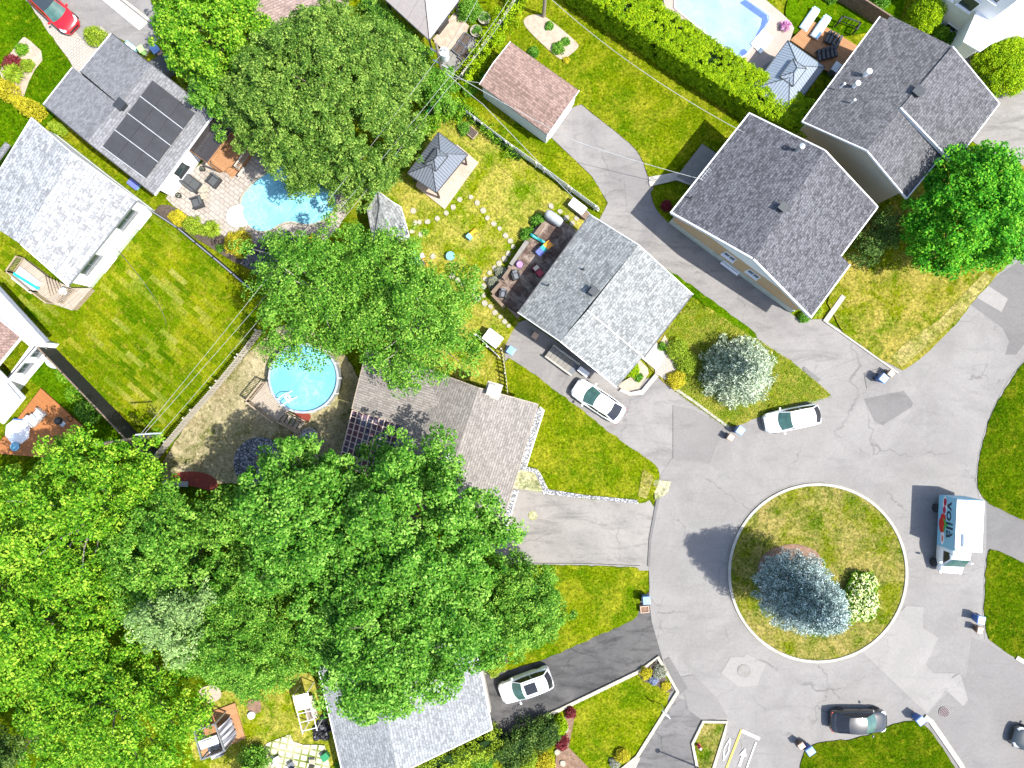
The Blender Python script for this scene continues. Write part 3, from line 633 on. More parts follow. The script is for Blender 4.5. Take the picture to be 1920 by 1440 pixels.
wc = walls(hs, [(1670, 29, 5), (1786, 87, 6.6), (1874, 194, 5), (1790, 305, 5), (1768, 290, 5), (1700, 372, 5), (1625, 282, 6.9), (1504, 228, 5)], 'cream_wall', .45, .2)
vent(hs, 1712, 178, 6.3, .28, .7, 'dark_metal', 'roof_vent', True, A41)
for q in ((1624, 139, .14, .4), (1604, 160, .13, .32), (1578, 162, .06, .4), (1597, 192, .06, .4)): vent(hs, q[0], q[1], 5.9, q[2], q[3], 'white')
# --- solar mat house
hs = thing('house', 'house with grey shingle roof carrying black solar mats', 'house', P(240, 210))
roof(hs, [[(209, 62, 3.2), (284, 121, 4.8), (222, 194, 4.8), (150, 133, 3.2)], [(136, 126, 3.1), (222, 196, 4.7), (164, 266, 4.7), (81, 196, 3.1)], [(284, 121, 4.8), (401, 214, 3.2), (290, 366, 3.2), (164, 266, 4.75)]], 'sh_grey')
trim(hs, [[(209, 62, 3.2), (150, 133, 3.2)], [(136, 126, 3.1), (81, 196, 3.1)], [(401, 214, 3.2), (290, 366, 3.2)]], 'fascia', .08, .16)
trim(hs, [[(209, 62, 3.2), (284, 121, 4.8), (401, 214, 3.2)], [(81, 196, 3.1), (164, 266, 4.75), (290, 366, 3.2)]], 'fascia_dark', .06, .16)
wd = walls(hs, [(209, 62, 3.2), (284, 121, 4.8), (401, 214, 3.2), (290, 366, 3.2), (164, 266, 4.7), (81, 196, 3.1), (136, 126, 3.1)], 'white_siding', .45)
for t in (.33, .72): window(hs, wd[3], wd[2], t, 1.1, 1.1, .95, 'black', bars=0)
vent(hs, 232, 200, 4.5, .3, .5, 'dark_metal', 'roof_vent', True, A41); vent(hs, 318, 167, 3.9, .06, .2)
# solar heating mats lying on the south-east plane: 4 columns x 3 rows
o0, u0, v0 = P(287, 150, 4.52), P(367, 212, 3.62), P(192, 276, 4.52)
U = u0-o0; V = v0-o0
for i in range(4):
    mb = MB(); g2 = MB()
    for j in range(3):
        a_, b_ = (j/3+.006), ((j+1)/3-.006); c_, d_ = i/4+.006, (i+1)/4-.012
        q = [o0+U*a_+V*c_, o0+U*b_+V*c_, o0+U*b_+V*d_, o0+U*a_+V*d_]; up = Vector((0, 0, .08))
        mb.add([p+up for p in q]+[p+up*.2 for p in q], [[0, 3, 2, 1], [0, 1, 5, 4], [1, 2, 6, 5], [2, 3, 7, 6], [3, 0, 4, 7]])
    tg = tag(mb.build('solar_mat', solid('solar_mat', (.016, .017, .021), .75, 0, (.028, .03, .036), 1.5), None, origin=o0+V*(i/4)), 'black solar heating mat on the grey shingle roof, %s of four' % ['uppermost', 'second from the top', 'third from the top', 'lowest'][i], 'solar panel', 'solar mats on the roof')
    e = V*(i/4+.246); g2.tube([o0+U*.0+e+Vector((0, 0, .1)), o0+U+e+Vector((0, 0, .1))], .04); g2.build('header_pipe', M['galv'], tg)
# --- white shingled house left
hs = thing('house', 'house with white speckled shingle roof and long white wall over the chequered sod lawn', 'house', P(120, 380))
roof(hs, [[(59, 221, 3.2), (136, 288, 4.8), (38, 457, 4.8), (-50, 400, 3.2)], [(136, 288, 4.8), (257, 375, 3.2), (128, 536, 3.2), (38, 457, 4.8)]], 'sh_white')
roof(hs, [[(10, 266, 2.9), (18, 272, 2.9), (-60, 380, 2.9), (-70, 370, 2.9)]], 'sh_grey')
trim(hs, [[(59, 221, 3.2), (-50, 400, 3.2)], [(59, 221, 3.2), (136, 288, 4.8), (257, 375, 3.2)], [(128, 536, 3.2), (38, 457, 4.8)]], 'fascia', .08, .3)
trim(hs, [[(257, 375, 3.2), (128, 536, 3.2)]], 'grey_metal', .08, .14)
we = walls(hs, [(59, 221, 3.2), (136, 288, 4.8), (257, 375, 3.2), (128, 536, 3.2), (38, 457, 4.8), (-50, 400, 3.2)], 'white_siding', .2, found=.5)
for t, z in ((.24, 2.05), (.8, 2.05)): window(hs, we[3], we[2], t, z, 1.9, .8, 'grey_metal')
for t, z in ((.3, .35), (.86, .35)): window(hs, we[3], we[2], t, z, 1.5, .35, 'white')
# --- orange shingle house at the left edge
hs = thing('house', 'house with orange brown shingles and wide white eaves at the left edge of the picture', 'house', P(10, 640))
roof(hs, [[(-60, 550, 3.6), (40, 632, 3.3), (-20, 705, 3.0), (-120, 620, 3.3)]], 'sh_red')
roof(hs, [[(-70, 478, 2.7), (0, 543, 2.7), (88, 640, 2.7), (56, 650, 2.9), (-60, 548, 2.9)]], 'white', .2, 'porch_roof')
trim(hs, [[(40, 632, 3.3), (-20, 705, 3.0)], [(-60, 550, 3.6), (40, 632, 3.3)]], 'fascia', .1, .2)
trim(hs, [[(-5, 537, 2.72), (90, 641, 2.72)]], 'grey_metal', .3, .1)
wf = walls(hs, [(-60, 550, 3.5), (40, 632, 3.3), (75, 640, 2.7), (-10, 740, 2.7), (-120, 620, 3.3)], 'white_siding', .1)
for t in (.5, .82): window(hs, wf[3], wf[2], t, 1.5, 1.0, .8, 'grey_metal')
roof(hs, [[(-60, 640, 2.4), (0, 696, 2.4), (46, 745, 2.4), (5, 795, 2.4), (-60, 740, 2.4)]], 'white', .2, 'annex_roof')
trim(hs, [[(14, 718, 2.42), (40, 748, 2.42)]], 'grey_metal', .12, .1)
# --- beige house centre bottom
hs = thing('house', 'house with beige shingle roof and a glazed sunroom beneath the big bottom tree', 'house', P(850, 850))
roof(hs, [[(897, 727, 4.9), (1009, 758, 3.2), (935, 1004, 3.2), (820, 960, 4.9)], [(780, 684, 3.2), (897, 727, 4.9), (820, 960, 4.9), (690, 930, 3.2), (735, 850, 3.2), (752, 796, 3.2), (824, 757, 4.1), (800, 698, 3.4)]], 'sh_beige')
roof(hs, [[(660, 766, 3.2), (752, 796, 3.2), (824, 757, 4.15), (675, 706, 4.15)], [(675, 706, 4.15), (824, 757, 4.15), (800, 698, 3.4), (780, 680, 3.2), (688, 655, 3.2)]], 'sh_beige')
trim(hs, [[(1009, 758, 3.2), (935, 1004, 3.2)], [(780, 684, 3.2), (897, 727, 4.9), (1009, 758, 3.2)], [(688, 655, 3.2), (675, 706, 4.15), (660, 766, 3.2), (752, 796, 3.2)]], 'wood_pale', .07, .14)
walls(hs, [(780, 684, 3.2), (897, 727, 4.8), (1009, 758, 3.2), (935, 1004, 3.2), (820, 960, 4.8), (690, 930, 3.2), (735, 850, 3.2), (752, 796, 3.2), (660, 766, 3.2), (675, 706, 4.0), (688, 655, 3.2)], 'cream_wall', .4)
vent(hs, 843, 856, 4.6, .24, .6, 'galv', 'roof_vent', True, R(-17)); vent(hs, 925, 732, 4.5, .35, .7, 'concrete', 'chimney', True, R(-17))
# sunroom: timber grid with tinted glass, leaning on the house
sr = [P(661, 769, 3.0), P(752, 797, 3.0), P(722, 905, 2.5), P(636, 868, 2.5)]
mb = MB(); mb.add(sr+[p-Vector((0, 0, .03)) for p in sr], [[0, 3, 2, 1], [4, 5, 6, 7], [0, 1, 5, 4], [1, 2, 6, 5], [2, 3, 7, 6], [3, 0, 4, 7]]); sg = mb.build('sunroom_roof', brickmat('tinted_panes', (.03, .03, .045), (.13, .055, .07), (.02, .02, .02), .55, .6, .0, rough=.12, grime=.5, gc=(.10, .13, .2), gsc=.9), hs)
mb = MB(); e = Vector((0, 0, .05))
for k in range(10): t = k/9; mb.bar(sr[0].lerp(sr[1], t)+e, sr[3].lerp(sr[2], t)+e, .07, .09)
for k in range(10): t = k/9; mb.bar(sr[0].lerp(sr[3], t)+e*1.4, sr[1].lerp(sr[2], t)+e*1.4, .05, .06)
mb.build('glazing_bars', solid('pale_beam', (.5, .4, .34), .8), sg)
mb = MB()
for p in (sr[2], sr[3]): mb.box((p.x*.99, p.y*.99, 1.25), (.14, .14, 2.5))
mb.box(((sr[2].x+sr[3].x)/2*.985, (sr[2].y+sr[3].y)/2*.985, .5), ((sr[2]-sr[3]).length, .1, 1.0), math.atan2((sr[2]-sr[3]).y, (sr[2]-sr[3]).x)); mb.build('sunroom_wall', M['cream_wall'], hs)
# --- steel grey house bottom
hs = thing('house', 'house with light steel grey shingle roof at the bottom edge under the tree', 'house', P(760, 1330))
roof(hs, [[(596, 1250, 3.2), (700, 1225, 4.7), (745, 1452, 4.7), (652, 1492, 3.2)], [(700, 1225, 4.7), (889, 1199, 3.2), (923, 1367, 3.2), (745, 1452, 4.7)]], 'sh_steel')
trim(hs, [[(596, 1250, 3.2), (652, 1492, 3.2)], [(889, 1199, 3.2), (923, 1367, 3.2)], [(923, 1367, 3.2), (745, 1452, 4.7), (652, 1492, 3.2)]], 'fascia', .08, .16)
walls(hs, [(596, 1250, 3.2), (700, 1225, 4.6), (889, 1199, 3.2), (923, 1367, 3.2), (745, 1452, 4.6), (652, 1492, 3.2)], 'cream_wall', .4)
ph = P(903, 1290, 1.0); mb = MB(); mb.box((ph.x, ph.y, .45), (.7, 4.2, .9), R(11)); mb.build('porch_step', M['concrete'], hs)
# --- white house top right corner
hs = thing('house', 'white two storey house with grey framed windows in the top right corner', 'house', P(1830, 30))
base = [P(1735, 28), P(1806, 78), P(1900, -60), P(1820, -110)]
mb = MB(); b2 = [p*1.0 for p in base]; mb.add([(p.x, p.y, 0) for p in b2]+[(p.x, p.y, 6.2) for p in b2], [[i, (i+1) % 4, 4+(i+1) % 4, 4+i] for i in range(4)]+[[4, 5, 6, 7]]); mb.build('wall', M['white_siding'], hs)
a_, b_ = b2[0].xy, b2[1].xy
window(hs, a_, b_, .42, 2.9, 1.3, 1.3, 'white', bars=0); window(hs, a_, b_, .05, 2.9, .9, 1.3, 'white', bars=0); window(hs, a_, b_, .7, .25, 1.9, .55, 'white'); window(hs, a_, b_, .62, 5.0, 1.3, .8, 'white', bars=0)
mb = MB(); wq = [P(1806, 78, 3.3), P(1838, 97, 3.3), P(1990, -10, 3.3), P(1960, -120, 3.3), P(1880, -90, 3.3)]
mb.prism([p.xy for p in wq], 3.1, 3.3); mb.build('garage_roof', M['white'], hs)
ins = offset2([p.xy for p in wq], .25); mb = MB(); mb.prism([tuple(p) for p in ins], 0, 3.12); mb.build('garage_wall', M['white_siding'], hs)
wq2 = [P(1850, 82, 2.6), P(1990, 30, 2.6), P(1990, -40, 2.6), P(1900, 20, 2.6)]; mb = MB(); mb.prism([p.xy for p in wq2], 0, 2.6); mb.build('porch_wall', M['white_siding'], hs)
# --- pink shingle house at the top
hs = thing('house', 'house with pink speckled shingle roof at the top edge above the big maple', 'house', P(540, -10))
roof(hs, [[(455, -60, 4), (486, 60, 3.2), (640, 5, 3.2), (650, -80, 3.6)]], 'sh_pink'); walls(hs, [(455, -60, 4), (486, 60, 3.2), (640, 5, 3.2), (650, -80, 3.6)], 'cream_wall', .4)
# --- garage
hs = thing('garage', 'detached garage with pinkish red shingle roof and white walls', 'garage', P(995, 175))
roof(hs, [[(957, 78, 2.6), (1086, 170, 2.6), (1055, 213, 3.2), (925, 118, 3.25)], [(925, 118, 3.25), (1055, 213, 3.2), (1027, 253, 2.6), (899, 158, 2.6)]], 'sh_red')
trim(hs, [[(957, 78, 2.6), (925, 118, 3.25), (899, 158, 2.6)], [(1086, 170, 2.6), (1055, 213, 3.2), (1027, 253, 2.6)]], 'fascia', .06, .14)
wg = walls(hs, [(957, 78, 2.6), (1086, 170, 2.6), (1055, 213, 3.15), (1027, 253, 2.6), (899, 158, 2.6), (925, 118, 3.2)], 'white_siding', .15, .17)
mb = MB(); a_, b_ = wg[1], wg[3]; d_ = (a_-b_).normalized(); n_ = Vector((d_.y, -d_.x))*.05; rz_ = math.atan2(d_.y, d_.x); c_ = (a_+b_)/2+n_
for k in range(4): mb.box((c_.x, c_.y, .28+k*.52), (3.0, .06, .49), rz_)
mb.build('garage_door', M['white'], hs)
# ================================================================ foliage
nr = np.random.default_rng(11)
def nrm(a): return a/np.maximum(1e-6, np.linalg.norm(a, axis=1, keepdims=True))
def leafmesh(name, C, rad, per, size, mt, parent=None, origin=None, up=.55, flat=.75, wid=.55, spread=.3, full=False, tipout=.3):
    C = np.asarray(C, float); n = len(C); rad = np.broadcast_to(np.asarray(rad, float), (n,))
    idx = np.repeat(np.arange(n), per); m = len(idx)
    d = nr.normal(size=(m, 3)); 
    if not full: d[:, 2] = np.abs(d[:, 2])*.9-.25
    d = nrm(d); rr = rad[idx][:, None]*(1-.5*nr.random((m, 1))**1.6)
    off = d*rr; off[:, 2] *= flat; p = C[idx]+off
    nn = nrm(d*.55+np.array([0, 0, up])+nr.normal(size=(m, 3))*.42)
    t = nrm(np.cross(nn, nr.normal(size=(m, 3)))+d*tipout); t = nrm(t-nn*np.sum(t*nn, axis=1, keepdims=True)); b = np.cross(nn, t)
    s = size*(.7+.6*nr.random((m, 1)))
    V = np.empty((m, 4, 3)); V[:, 0] = p-t*s*.5; V[:, 1] = p+b*s*wid*.5; V[:, 2] = p+t*s*.5-nn*s*.12; V[:, 3] = p-b*s*wid*.5
    tc = nr.normal(size=n)*.13; tint = np.clip(.5+tc[idx]+nr.normal(size=m)*spread*.75, 0, 1)
    me = bpy.data.meshes.new(name); me.vertices.add(m*4); me.vertices.foreach_set('co', V.reshape(-1).astype(np.float32))
    me.loops.add(m*4); me.loops.foreach_set('vertex_index', np.arange(m*4, dtype=np.int32))
    me.polygons.add(m); me.polygons.foreach_set('loop_start', np.arange(0, m*4, 4, dtype=np.int32))
    me.update(calc_edges=True)
    at = me.attributes.new('tint', 'FLOAT', 'FACE'); at.data.foreach_set('value', tint.astype(np.float32))
    return link_mesh(me, name, L[mt] if isinstance(mt, str) else mt, parent, origin)
def dome(c, Rh, Rz, nclump, lumps=.16, zmin=-.35, inner=.25, seed=0, squash=(1, 1), rot=0, skip=.06):
    r_ = np.random.default_rng(seed+5); i = np.arange(nclump); z = 1-(1-zmin)*(i+.5)/nclump; th = i*2.399963+r_.normal(size=nclump)*.35
    s = np.sqrt(np.maximum(0, 1-z*z)); ph = r_.random(6)*6.28
    mod = 1+lumps*(np.sin(3*th+ph[0])*.5+np.sin(5*th+ph[1]+z*3)*.45+np.sin(8*th+ph[2]-z*5)*.35+np.sin(13*th+ph[3]+z*9)*.25)*(s+.15)
    mod = mod*(1-.10*r_.random(nclump))
    x = np.cos(th)*s*Rh*mod*squash[0]; y = np.sin(th)*s*Rh*mod*squash[1]; zz = z*Rz*(1+lumps*.6*(np.sin(4*x/Rh*3+ph[4])*np.sin(4*y/Rh*3+ph[5])))*(.93+.1*r_.random(nclump))
    ca, sa = math.cos(rot), math.sin(rot); C = np.stack([c[0]+x*ca-y*sa, c[1]+x*sa+y*ca, c[2]+zz], 1)
    C = C[r_.random(nclump) > skip]
    k = int(nclump*inner); q = C[r_.integers(0, len(C), k)]; cc = np.array(c); f = .45+.4*r_.random((k, 1)); C = np.concatenate([C, cc+(q-cc)*f])
    return C
def limbs(base, C, top, r0, n, mb, seed=0, bend=.35):
    r_ = random.Random(seed); b = Vector(base); t = Vector(top)
    mb.tube([b, b.lerp(t, .35)+Vector((r_.uniform(-.15, .15), r_.uniform(-.15, .15), 0)), b.lerp(t, .7)+Vector((r_.uniform(-.3, .3), r_.uniform(-.3, .3), 0)), t], [r0, r0*.8, r0*.5, r0*.15], 8)
    idx = [r_.randrange(len(C)) for _ in range(n)]
    for i in idx:
        e = Vector(C[i]); s = b.lerp(t, r_.uniform(.3, .75)); m_ = s.lerp(e, .5)+Vector((0, 0, (e-s).length*.12*r_.uniform(-.3, 1)))
        rr = r0*r_.uniform(.2, .34); mb.tube([s, s.lerp(m_, .5)+Vector((r_.uniform(-.2, .2), r_.uniform(-.2, .2), .1)), m_, m_.lerp(e, .55)+Vector((r_.uniform(-.3, .3), r_.uniform(-.3, .3), .1)), e*1.0], [rr, rr*.8, rr*.6, rr*.38, rr*.12], 5, False)
def tree(label, px, py, rpx, zc, Rz, mt, cr=.6, leaf=.2, per=60, dens=1.0, seed=1, group=None, bark='bark', name='tree', nl=26, lumps=.16, squash=(1, 1), rot=0, inner=.3, skip=.06, trunk_r=None, spread=.3, zmin=-.35, cat='tree', up=.95, wid=.6, bough=None):
    c = P(px, py, zc); Rh = rpx/PPM*(CAMH-zc)/CAMH; root = thing(name, label, cat, (c.x, c.y, 0), 0, group)
    # boughs on a dome, each bough a small rounded head of leaf clumps, deep gaps left between them
    r_ = np.random.default_rng(seed); br = bough or max(.7, Rh*.17); area = 2*math.pi*Rh*Rh*.8+2*math.pi*Rh*Rz*.45
    Bq = dome((c.x, c.y, zc-Rz*.3), Rh-br*.85, Rz*1.1, int(area/(br*br*2.7)*dens), lumps*1.25, zmin, inner*1.5, seed, squash, rot, skip)
    Bq += r_.normal(size=Bq.shape)*br*np.array([.25, .25, .42]); cl = []
    for q in Bq:
        bb = br*r_.uniform(.55, 1.25); k = max(5, int(2*math.pi*bb*bb/(cr*cr*1.9))); d = r_.normal(size=(k, 3)); d[:, 2] = np.abs(d[:, 2])-.15; d = nrm(d)*bb*(.8+.25*r_.random((k, 1))); d[:, 2] *= .8
        cl.append(q+d)
    C = np.concatenate(cl); C[:, 2] = np.maximum(C[:, 2], .3)
    rad = cr*(.55+.5*r_.random(len(C)))
    leafmesh('crown', C, rad, int(per*.72), leaf, mt, root, spread=spread, up=up, wid=wid)
    mb = MB(); limbs((c.x, c.y, -.1), C, (c.x+.3, c.y-.2, zc+Rz*.2), trunk_r or max(.08, Rh*.055), nl, mb, seed); mb.build('trunk', M[bark], root)
    return root
def shrub(label, px, py, rpx, h, mt, cat='shrub', name='shrub', cr=.2, leaf=.1, per=26, seed=1, group=None, squash=(1, 1), rot=0, flower=None, dens=1.2, lumps=.2):
    z0 = .04; c = P(px, py, h*.5); Rh = rpx/PPM; root = thing(name, label, cat, (c.x, c.y, 0), 0, group)
    n = max(8, int((2*math.pi*Rh*Rh+2*math.pi*Rh*h*.4)/(cr*cr*1.5)*dens)); C = dome((c.x, c.y, h*.3), Rh-cr*.5, h*.6, n, lumps, -.3, .3, seed, squash, rot, .03)
    C[:, 2] = np.maximum(C[:, 2], .1); leafmesh('foliage', C, cr, per, leaf, mt, root)
    if flower: leafmesh('flowers', C[C[:, 2] > h*.35]+[0, 0, cr*.6], cr*.8, 8, leaf*1.2, flower, root)
    mb = MB()
    for k in range(7):
        e = Vector(C[(k*7) % len(C)]); mb.tube([(c.x, c.y, 0), Vector((c.x, c.y, 0)).lerp(e, .5)+Vector((0, 0, .08)), e], [.03, .02, .008], 5, False)
    mb.build('stem', M['bark'], root); return root
def spruce(label, px, py, rpx, h, mt, seed=1, z0=.3, cr=.42, leaf=.3, per=46, power=.75, name='spruce', low=.9):
    c = P(px, py, 0); Rb = rpx/PPM; root = thing(name, label, 'tree', (c.x, c.y, 0)); r_ = random.Random(seed); C = []; mb = MB()
    mb.tube([(c.x, c.y, -.1), (c.x, c.y, h*.5), (c.x, c.y, h)], [.2, .12, .02], 8); z = z0; lv = 0
    while z < h-.2:
        f = 1-(z-z0)/(h-z0); rr = Rb*(f**power)*min(1, low+(1-f)*2.6); nb = max(5, int(2*math.pi*rr/.7)); a0 = r_.random()*6.28
        for k in range(nb):
            a = a0+k*6.283/nb+r_.uniform(-.12, .12); L_ = rr*r_.uniform(.82, 1.1); dz = L_*.16; p1 = (c.x+math.cos(a)*L_, c.y+math.sin(a)*L_, z+dz*.4)
            mb.tube([(c.x, c.y, z), ((c.x+p1[0])/2, (c.y+p1[1])/2, z-.02), p1], [.04, .03, .01], 4, False)
            for q, s in ((1.0, 1), (.78, .95), (.55, .8)):
                if L_*q > .2 or q == 1: C.append((c.x+math.cos(a)*L_*q, c.y+math.sin(a)*L_*q, z+dz*.4*q+r_.uniform(-.08, .08)))
        z += .5; lv += 1
    C.append((c.x, c.y, h)); C = np.array(C); leafmesh('crown', C, cr*(.75+.5*nr.random(len(C))), per, leaf, mt, root, up=.6, flat=.7, wid=.3, spread=.45, full=True, tipout=1.4)
    mb.build('trunk', M['bark'], root); return root
def hedge(label, line, wpx, h, mt, name='hedge', cr=.42, leaf=.15, per=70, cat='hedge', group=None, seed=3, rough_=.12, top='flat', dens=1.0):
    # clipped hedge: leaf clumps over a long rounded box
    r_ = np.random.default_rng(seed); pts = [Vector(P(*p)[:2]) for p in line]; W = wpx/PPM/2; C = []
    for a, b in zip(pts, pts[1:]):
        L_ = (b-a).length; d = (b-a)/L_; nn = Vector((-d.y, d.x)); k = int(L_*(2*W+2*h)/(cr*cr)*.8*dens)
        for _ in range(k):
            u = r_.random()*L_; v = r_.random()*(2*W+2*h)
            if v < h: s, z = -W, v
            elif v < h+2*W: s, z = -W+(v-h), h
            else: s, z = W, 2*h+2*W-v
            if top == 'round' : z = z*(1-.25*(abs(s)/W)**3)
            j = r_.normal(size=3)*rough_; p = a+d*u+nn*s*(1 if abs(s) < W*.99 else .93); C.append((p.x+j[0], p.y+j[1], max(.15, z-.15+j[2])))
    C = np.array(C); o0 = pts[0].lerp(pts[-1], .5); root = thing(name, label, cat, (o0.x, o0.y, 0), 0, group)
    leafmesh('foliage', C, cr, per, leaf, mt, root, spread=.35)
    mb = MB(); 
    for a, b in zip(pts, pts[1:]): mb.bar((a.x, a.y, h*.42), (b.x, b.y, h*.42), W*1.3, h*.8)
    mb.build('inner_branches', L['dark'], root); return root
def grassy(label, px, py, rpx, h, mt, name='ornamental_grass', n=260, cat='plant', lw=.05, group=None):
    c = P(px, py, h*.4); Rr = rpx/PPM; V = []; F = []; T = []
    for k in range(n):
        a = nr.random()*6.283; L_ = Rr*(.45+.6*nr.random()); hh = h*(.5+.6*nr.random()); w2 = lw*(.6+.8*nr.random()); p = []
        for t in (0, .4, .75, 1): p.append(np.array([c.x+math.cos(a)*L_*t, c.y+math.sin(a)*L_*t, .05+hh*math.sin(t*2.2)*1.0]))
        s = np.array([-math.sin(a), math.cos(a), 0])*w2; b = len(V)
        for q, ww in zip(p, (1, 1, .7, .1)): V += [q-s*ww, q+s*ww]
        F += [[b, b+1, b+3, b+2], [b+2, b+3, b+5, b+4], [b+4, b+5, b+7, b+6]]; T += [float(np.clip(.5+nr.normal()*.25, 0, 1))]*3
    me = bpy.data.meshes.new(name); me.from_pydata([tuple(v) for v in V], [], F); at = me.attributes.new('tint', 'FLOAT', 'FACE'); at.data.foreach_set('value', T)
    return tag(link_mesh(me, name, L[mt], None, (c.x, c.y, 0)), label, cat, group)
# ---- the big trees (pixel centre and radius of the visible crown; zc = height of its widest level)
G1 = 'leafy trees filling the bottom left'
tree('huge dense round dark green maple covering half of the kidney shaped pool', 614, 188, 180, 7.0, 4.6, 'maple', .42, .15, 62, 1.9, 3, None, 'bark', 'maple_tree', 30, .12, (1, 1.03), inner=.2, skip=.03, up=.9, bough=.85)
tree('bright green tree at the top edge left of the big round maple', 392, 52, 104, 6.0, 3.6, 'bright', .5, .19, 55, 1.1, 4, None, 'bark', 'tree', 20, .14, (1.05, 1))
tree('small green tree between the solar roof and the big round maple', 418, 190, 52, 3.8, 2.6, 'mid', .42, .16, 50, 1.1, 41, None, 'bark', 'tree', 12, .18, (1, 1.6), R(25))
tree('loose feathery tree over the dark shed and pool corner', 598, 542, 130, 8.0, 3.8, 'mid', .62, .16, 62, 1.15, 6, None, 'bark_pale', 'tree', 44, .26, (1.05, 1), skip=.16)
tree('loose feathery tree with open crown beside the play sandbox', 770, 600, 122, 8.2, 4.2, 'mid', .62, .16, 62, 1.15, 7, None, 'bark_pale', 'tree', 44, .24, (1.08, 1), skip=.12)
tree('slender leaning tree shading the pale shed roof', 715, 475, 72, 6.2, 3.2, 'mid', .5, .15, 48, .75, 8, None, 'bark_pale', 'tree', 26, .28, (1, .8), skip=.18)
tree('bright yellow green tree nearest the orange deck', 140, 965, 160, 8.5, 4.2, 'bright', .62, .2, 62, .95, 9, G1, 'bark_pale', 'tree', 40, .24, (1.05, .95), skip=.1)
tree('bright tree at the left edge below the tree by the orange deck', 75, 1165, 172, 8.5, 4.0, 'bright', .62, .2, 62, 1.15, 10, G1, 'bark', 'tree', 30, .24, (1, 1), skip=.1)
tree('bright tree by the bottom edge next to the open metal gazebo', 195, 1335, 158, 7.5, 3.8, 'bright', .6, .19, 60, .98, 12, G1, 'bark', 'tree', 26, .2, (1.05, .85), R(-20), skip=.06)
tree('green tree in the middle of the bottom left grove', 335, 1035, 130, 8.0, 3.8, 'mid', .55, .19, 58, 1.2, 13, G1, 'bark', 'tree', 26, .22, (1, 1), skip=.08)
tree('pale grey green tree enclosed by brighter trees in the grove', 335, 1155, 72, 10.2, 3.4, 'pale', .5, .17, 50, .95, 14, None, 'bark_pale', 'tree', 20, .2, (1, 1.15), spread=.2)
tree('dense small leaved tree between the grove and the bottom back yard', 455, 1185, 128, 8.0, 3.8, 'mid', .42, .14, 62, 1.6, 15, G1, 'bark', 'tree', 22, .14, (1, 1.05))
tree('broad green tree left of the sunroom above the gravel circle', 575, 960, 140, 9.5, 4.2, 'green', .66, .22, 76, 1.1, 16, None, 'bark', 'tree', 36, .22, (.95, 1), skip=.12)
tree('broad green tree covering the lower part of the beige roof', 775, 985, 160, 9.8, 4.6, 'green', .66, .22, 76, 1.1, 17, None, 'bark', 'tree', 36, .22, (1.05, .95), skip=.11)
tree('broad green tree over the steel grey roof at the bottom', 738, 1180, 182, 9.8, 4.6, 'green', .64, .21, 76, 1.2, 18, None, 'bark', 'tree', 34, .2, (1.02, .92), skip=.08)
tree('dense small leaved tree at the right end of the central grove', 970, 1140, 88, 5.5, 3.4, 'mid', .42, .15, 60, 1.5, 19, None, 'bark', 'tree', 18, .18, (1.05, 1.05))
tree('round bright green tree by the road in front of the tall grey house', 1828, 395, 112, 5.8, 3.8, 'fresh', .6, .2, 80, 1.4, 20, None, 'bark', 'tree', 26, .2, (1.05, 1.08), skip=.06)
tree('dark open shrub tree with brown branches behind the charcoal roofed house', 1644, 446, 50, 2.4, 1.9, 'dark', .4, .15, 38, .9, 21, None, 'mulch_brown', 'tree', 30, .22, skip=.18)
tree('green bushy tree under the utility pole with the transformer', 815, 160, 42, 3.4, 2.4, 'mid', .38, .14, 44, 1.0, 22, None, 'bark', 'tree', 14, .2, (1, 1.2))
tree('dark green tree at the bottom left corner', 10, 1415, 42, 5, 3, 'dark', .5, .18, 50, .9, 23, None, 'bark', 'tree', 8, .2)
tree('small leafy tree at the bottom edge below the open metal gazebo', 468, 1445, 30, 2.0, 2.4, 'mid', .4, .15, 50, 1, 24, None, 'bark', 'tree', 8, .2)
spruce('tall blue spruce on the round grass island', 1452, 1079, 78, 12.0, 'blue', 5, 1.3, .36, .16, 62, .66, low=.42)
spruce('silvery white spruce on the front lawn of the centre house', 1374, 697, 68, 6.0, 'silver', 6, .4, .38, .22, 44, .85)
# hydrangea on the island
shrub('cream flowering hydrangea beside the blue spruce', 1612, 1123, 38, 1.5, 'bright', 'shrub', 'hydrangea', .3, .16, 30, 31, None, (.9, 1.3), R(-20), 'flower')
# ---- hedges
hedge('long tall bright clipped cedar hedge between the garage lawn and the blue pool', [(1080, -20), (1200, 62), (1330, 148), (1442, 220), (1500, 250)], 60, 3.0, 'hedge', per=46, cr=.22, leaf=.12, rough_=.04, dens=1.15)
hedge('low leafy hedge along the gazebo patio at the top', [(690, 10), (745, 75), (800, 120)], 26, 1.5, 'mid', 'hedge', .3, .13, 40, 'hedge', None, 5, .2)
hedge('ragged green vine growing over the white picket fence corner', [(790, 250), (828, 210), (850, 205), (870, 220)], 22, 1.5, 'bright', 'vine_hedge', .3, .14, 36, 'hedge', None, 6, .2)
hedge('overgrown vine strip along the green netting under the big maple', [(700, 350), (745, 300), (790, 245)], 26, 1.3, 'mid', 'vine_hedge', .3, .14, 40, 'hedge', None, 7, .2)
hedge('vines climbing the wooden picket fence beside the garage', [(868, 160), (905, 105), (945, 50), (975, 5)], 14, 1.7, 'hedge', 'vine_hedge', .28, .13, 26, 'hedge', None, 8, .25)
hedge('vines along the white picket fence beside the gazebo lawn', [(868, 205), (930, 262), (975, 300)], 10, .9, 'bright', 'vine_hedge', .25, .12, 20, 'hedge', None, 9, .2, 'flat', .6)
hedge('yellow green hedge row at the bottom edge behind the steel grey roof', [(795, 1432), (860, 1405), (938, 1375)], 30, 1.5, 'lime', 'hedge', .34, .15, 44, 'hedge', None, 10, .22)
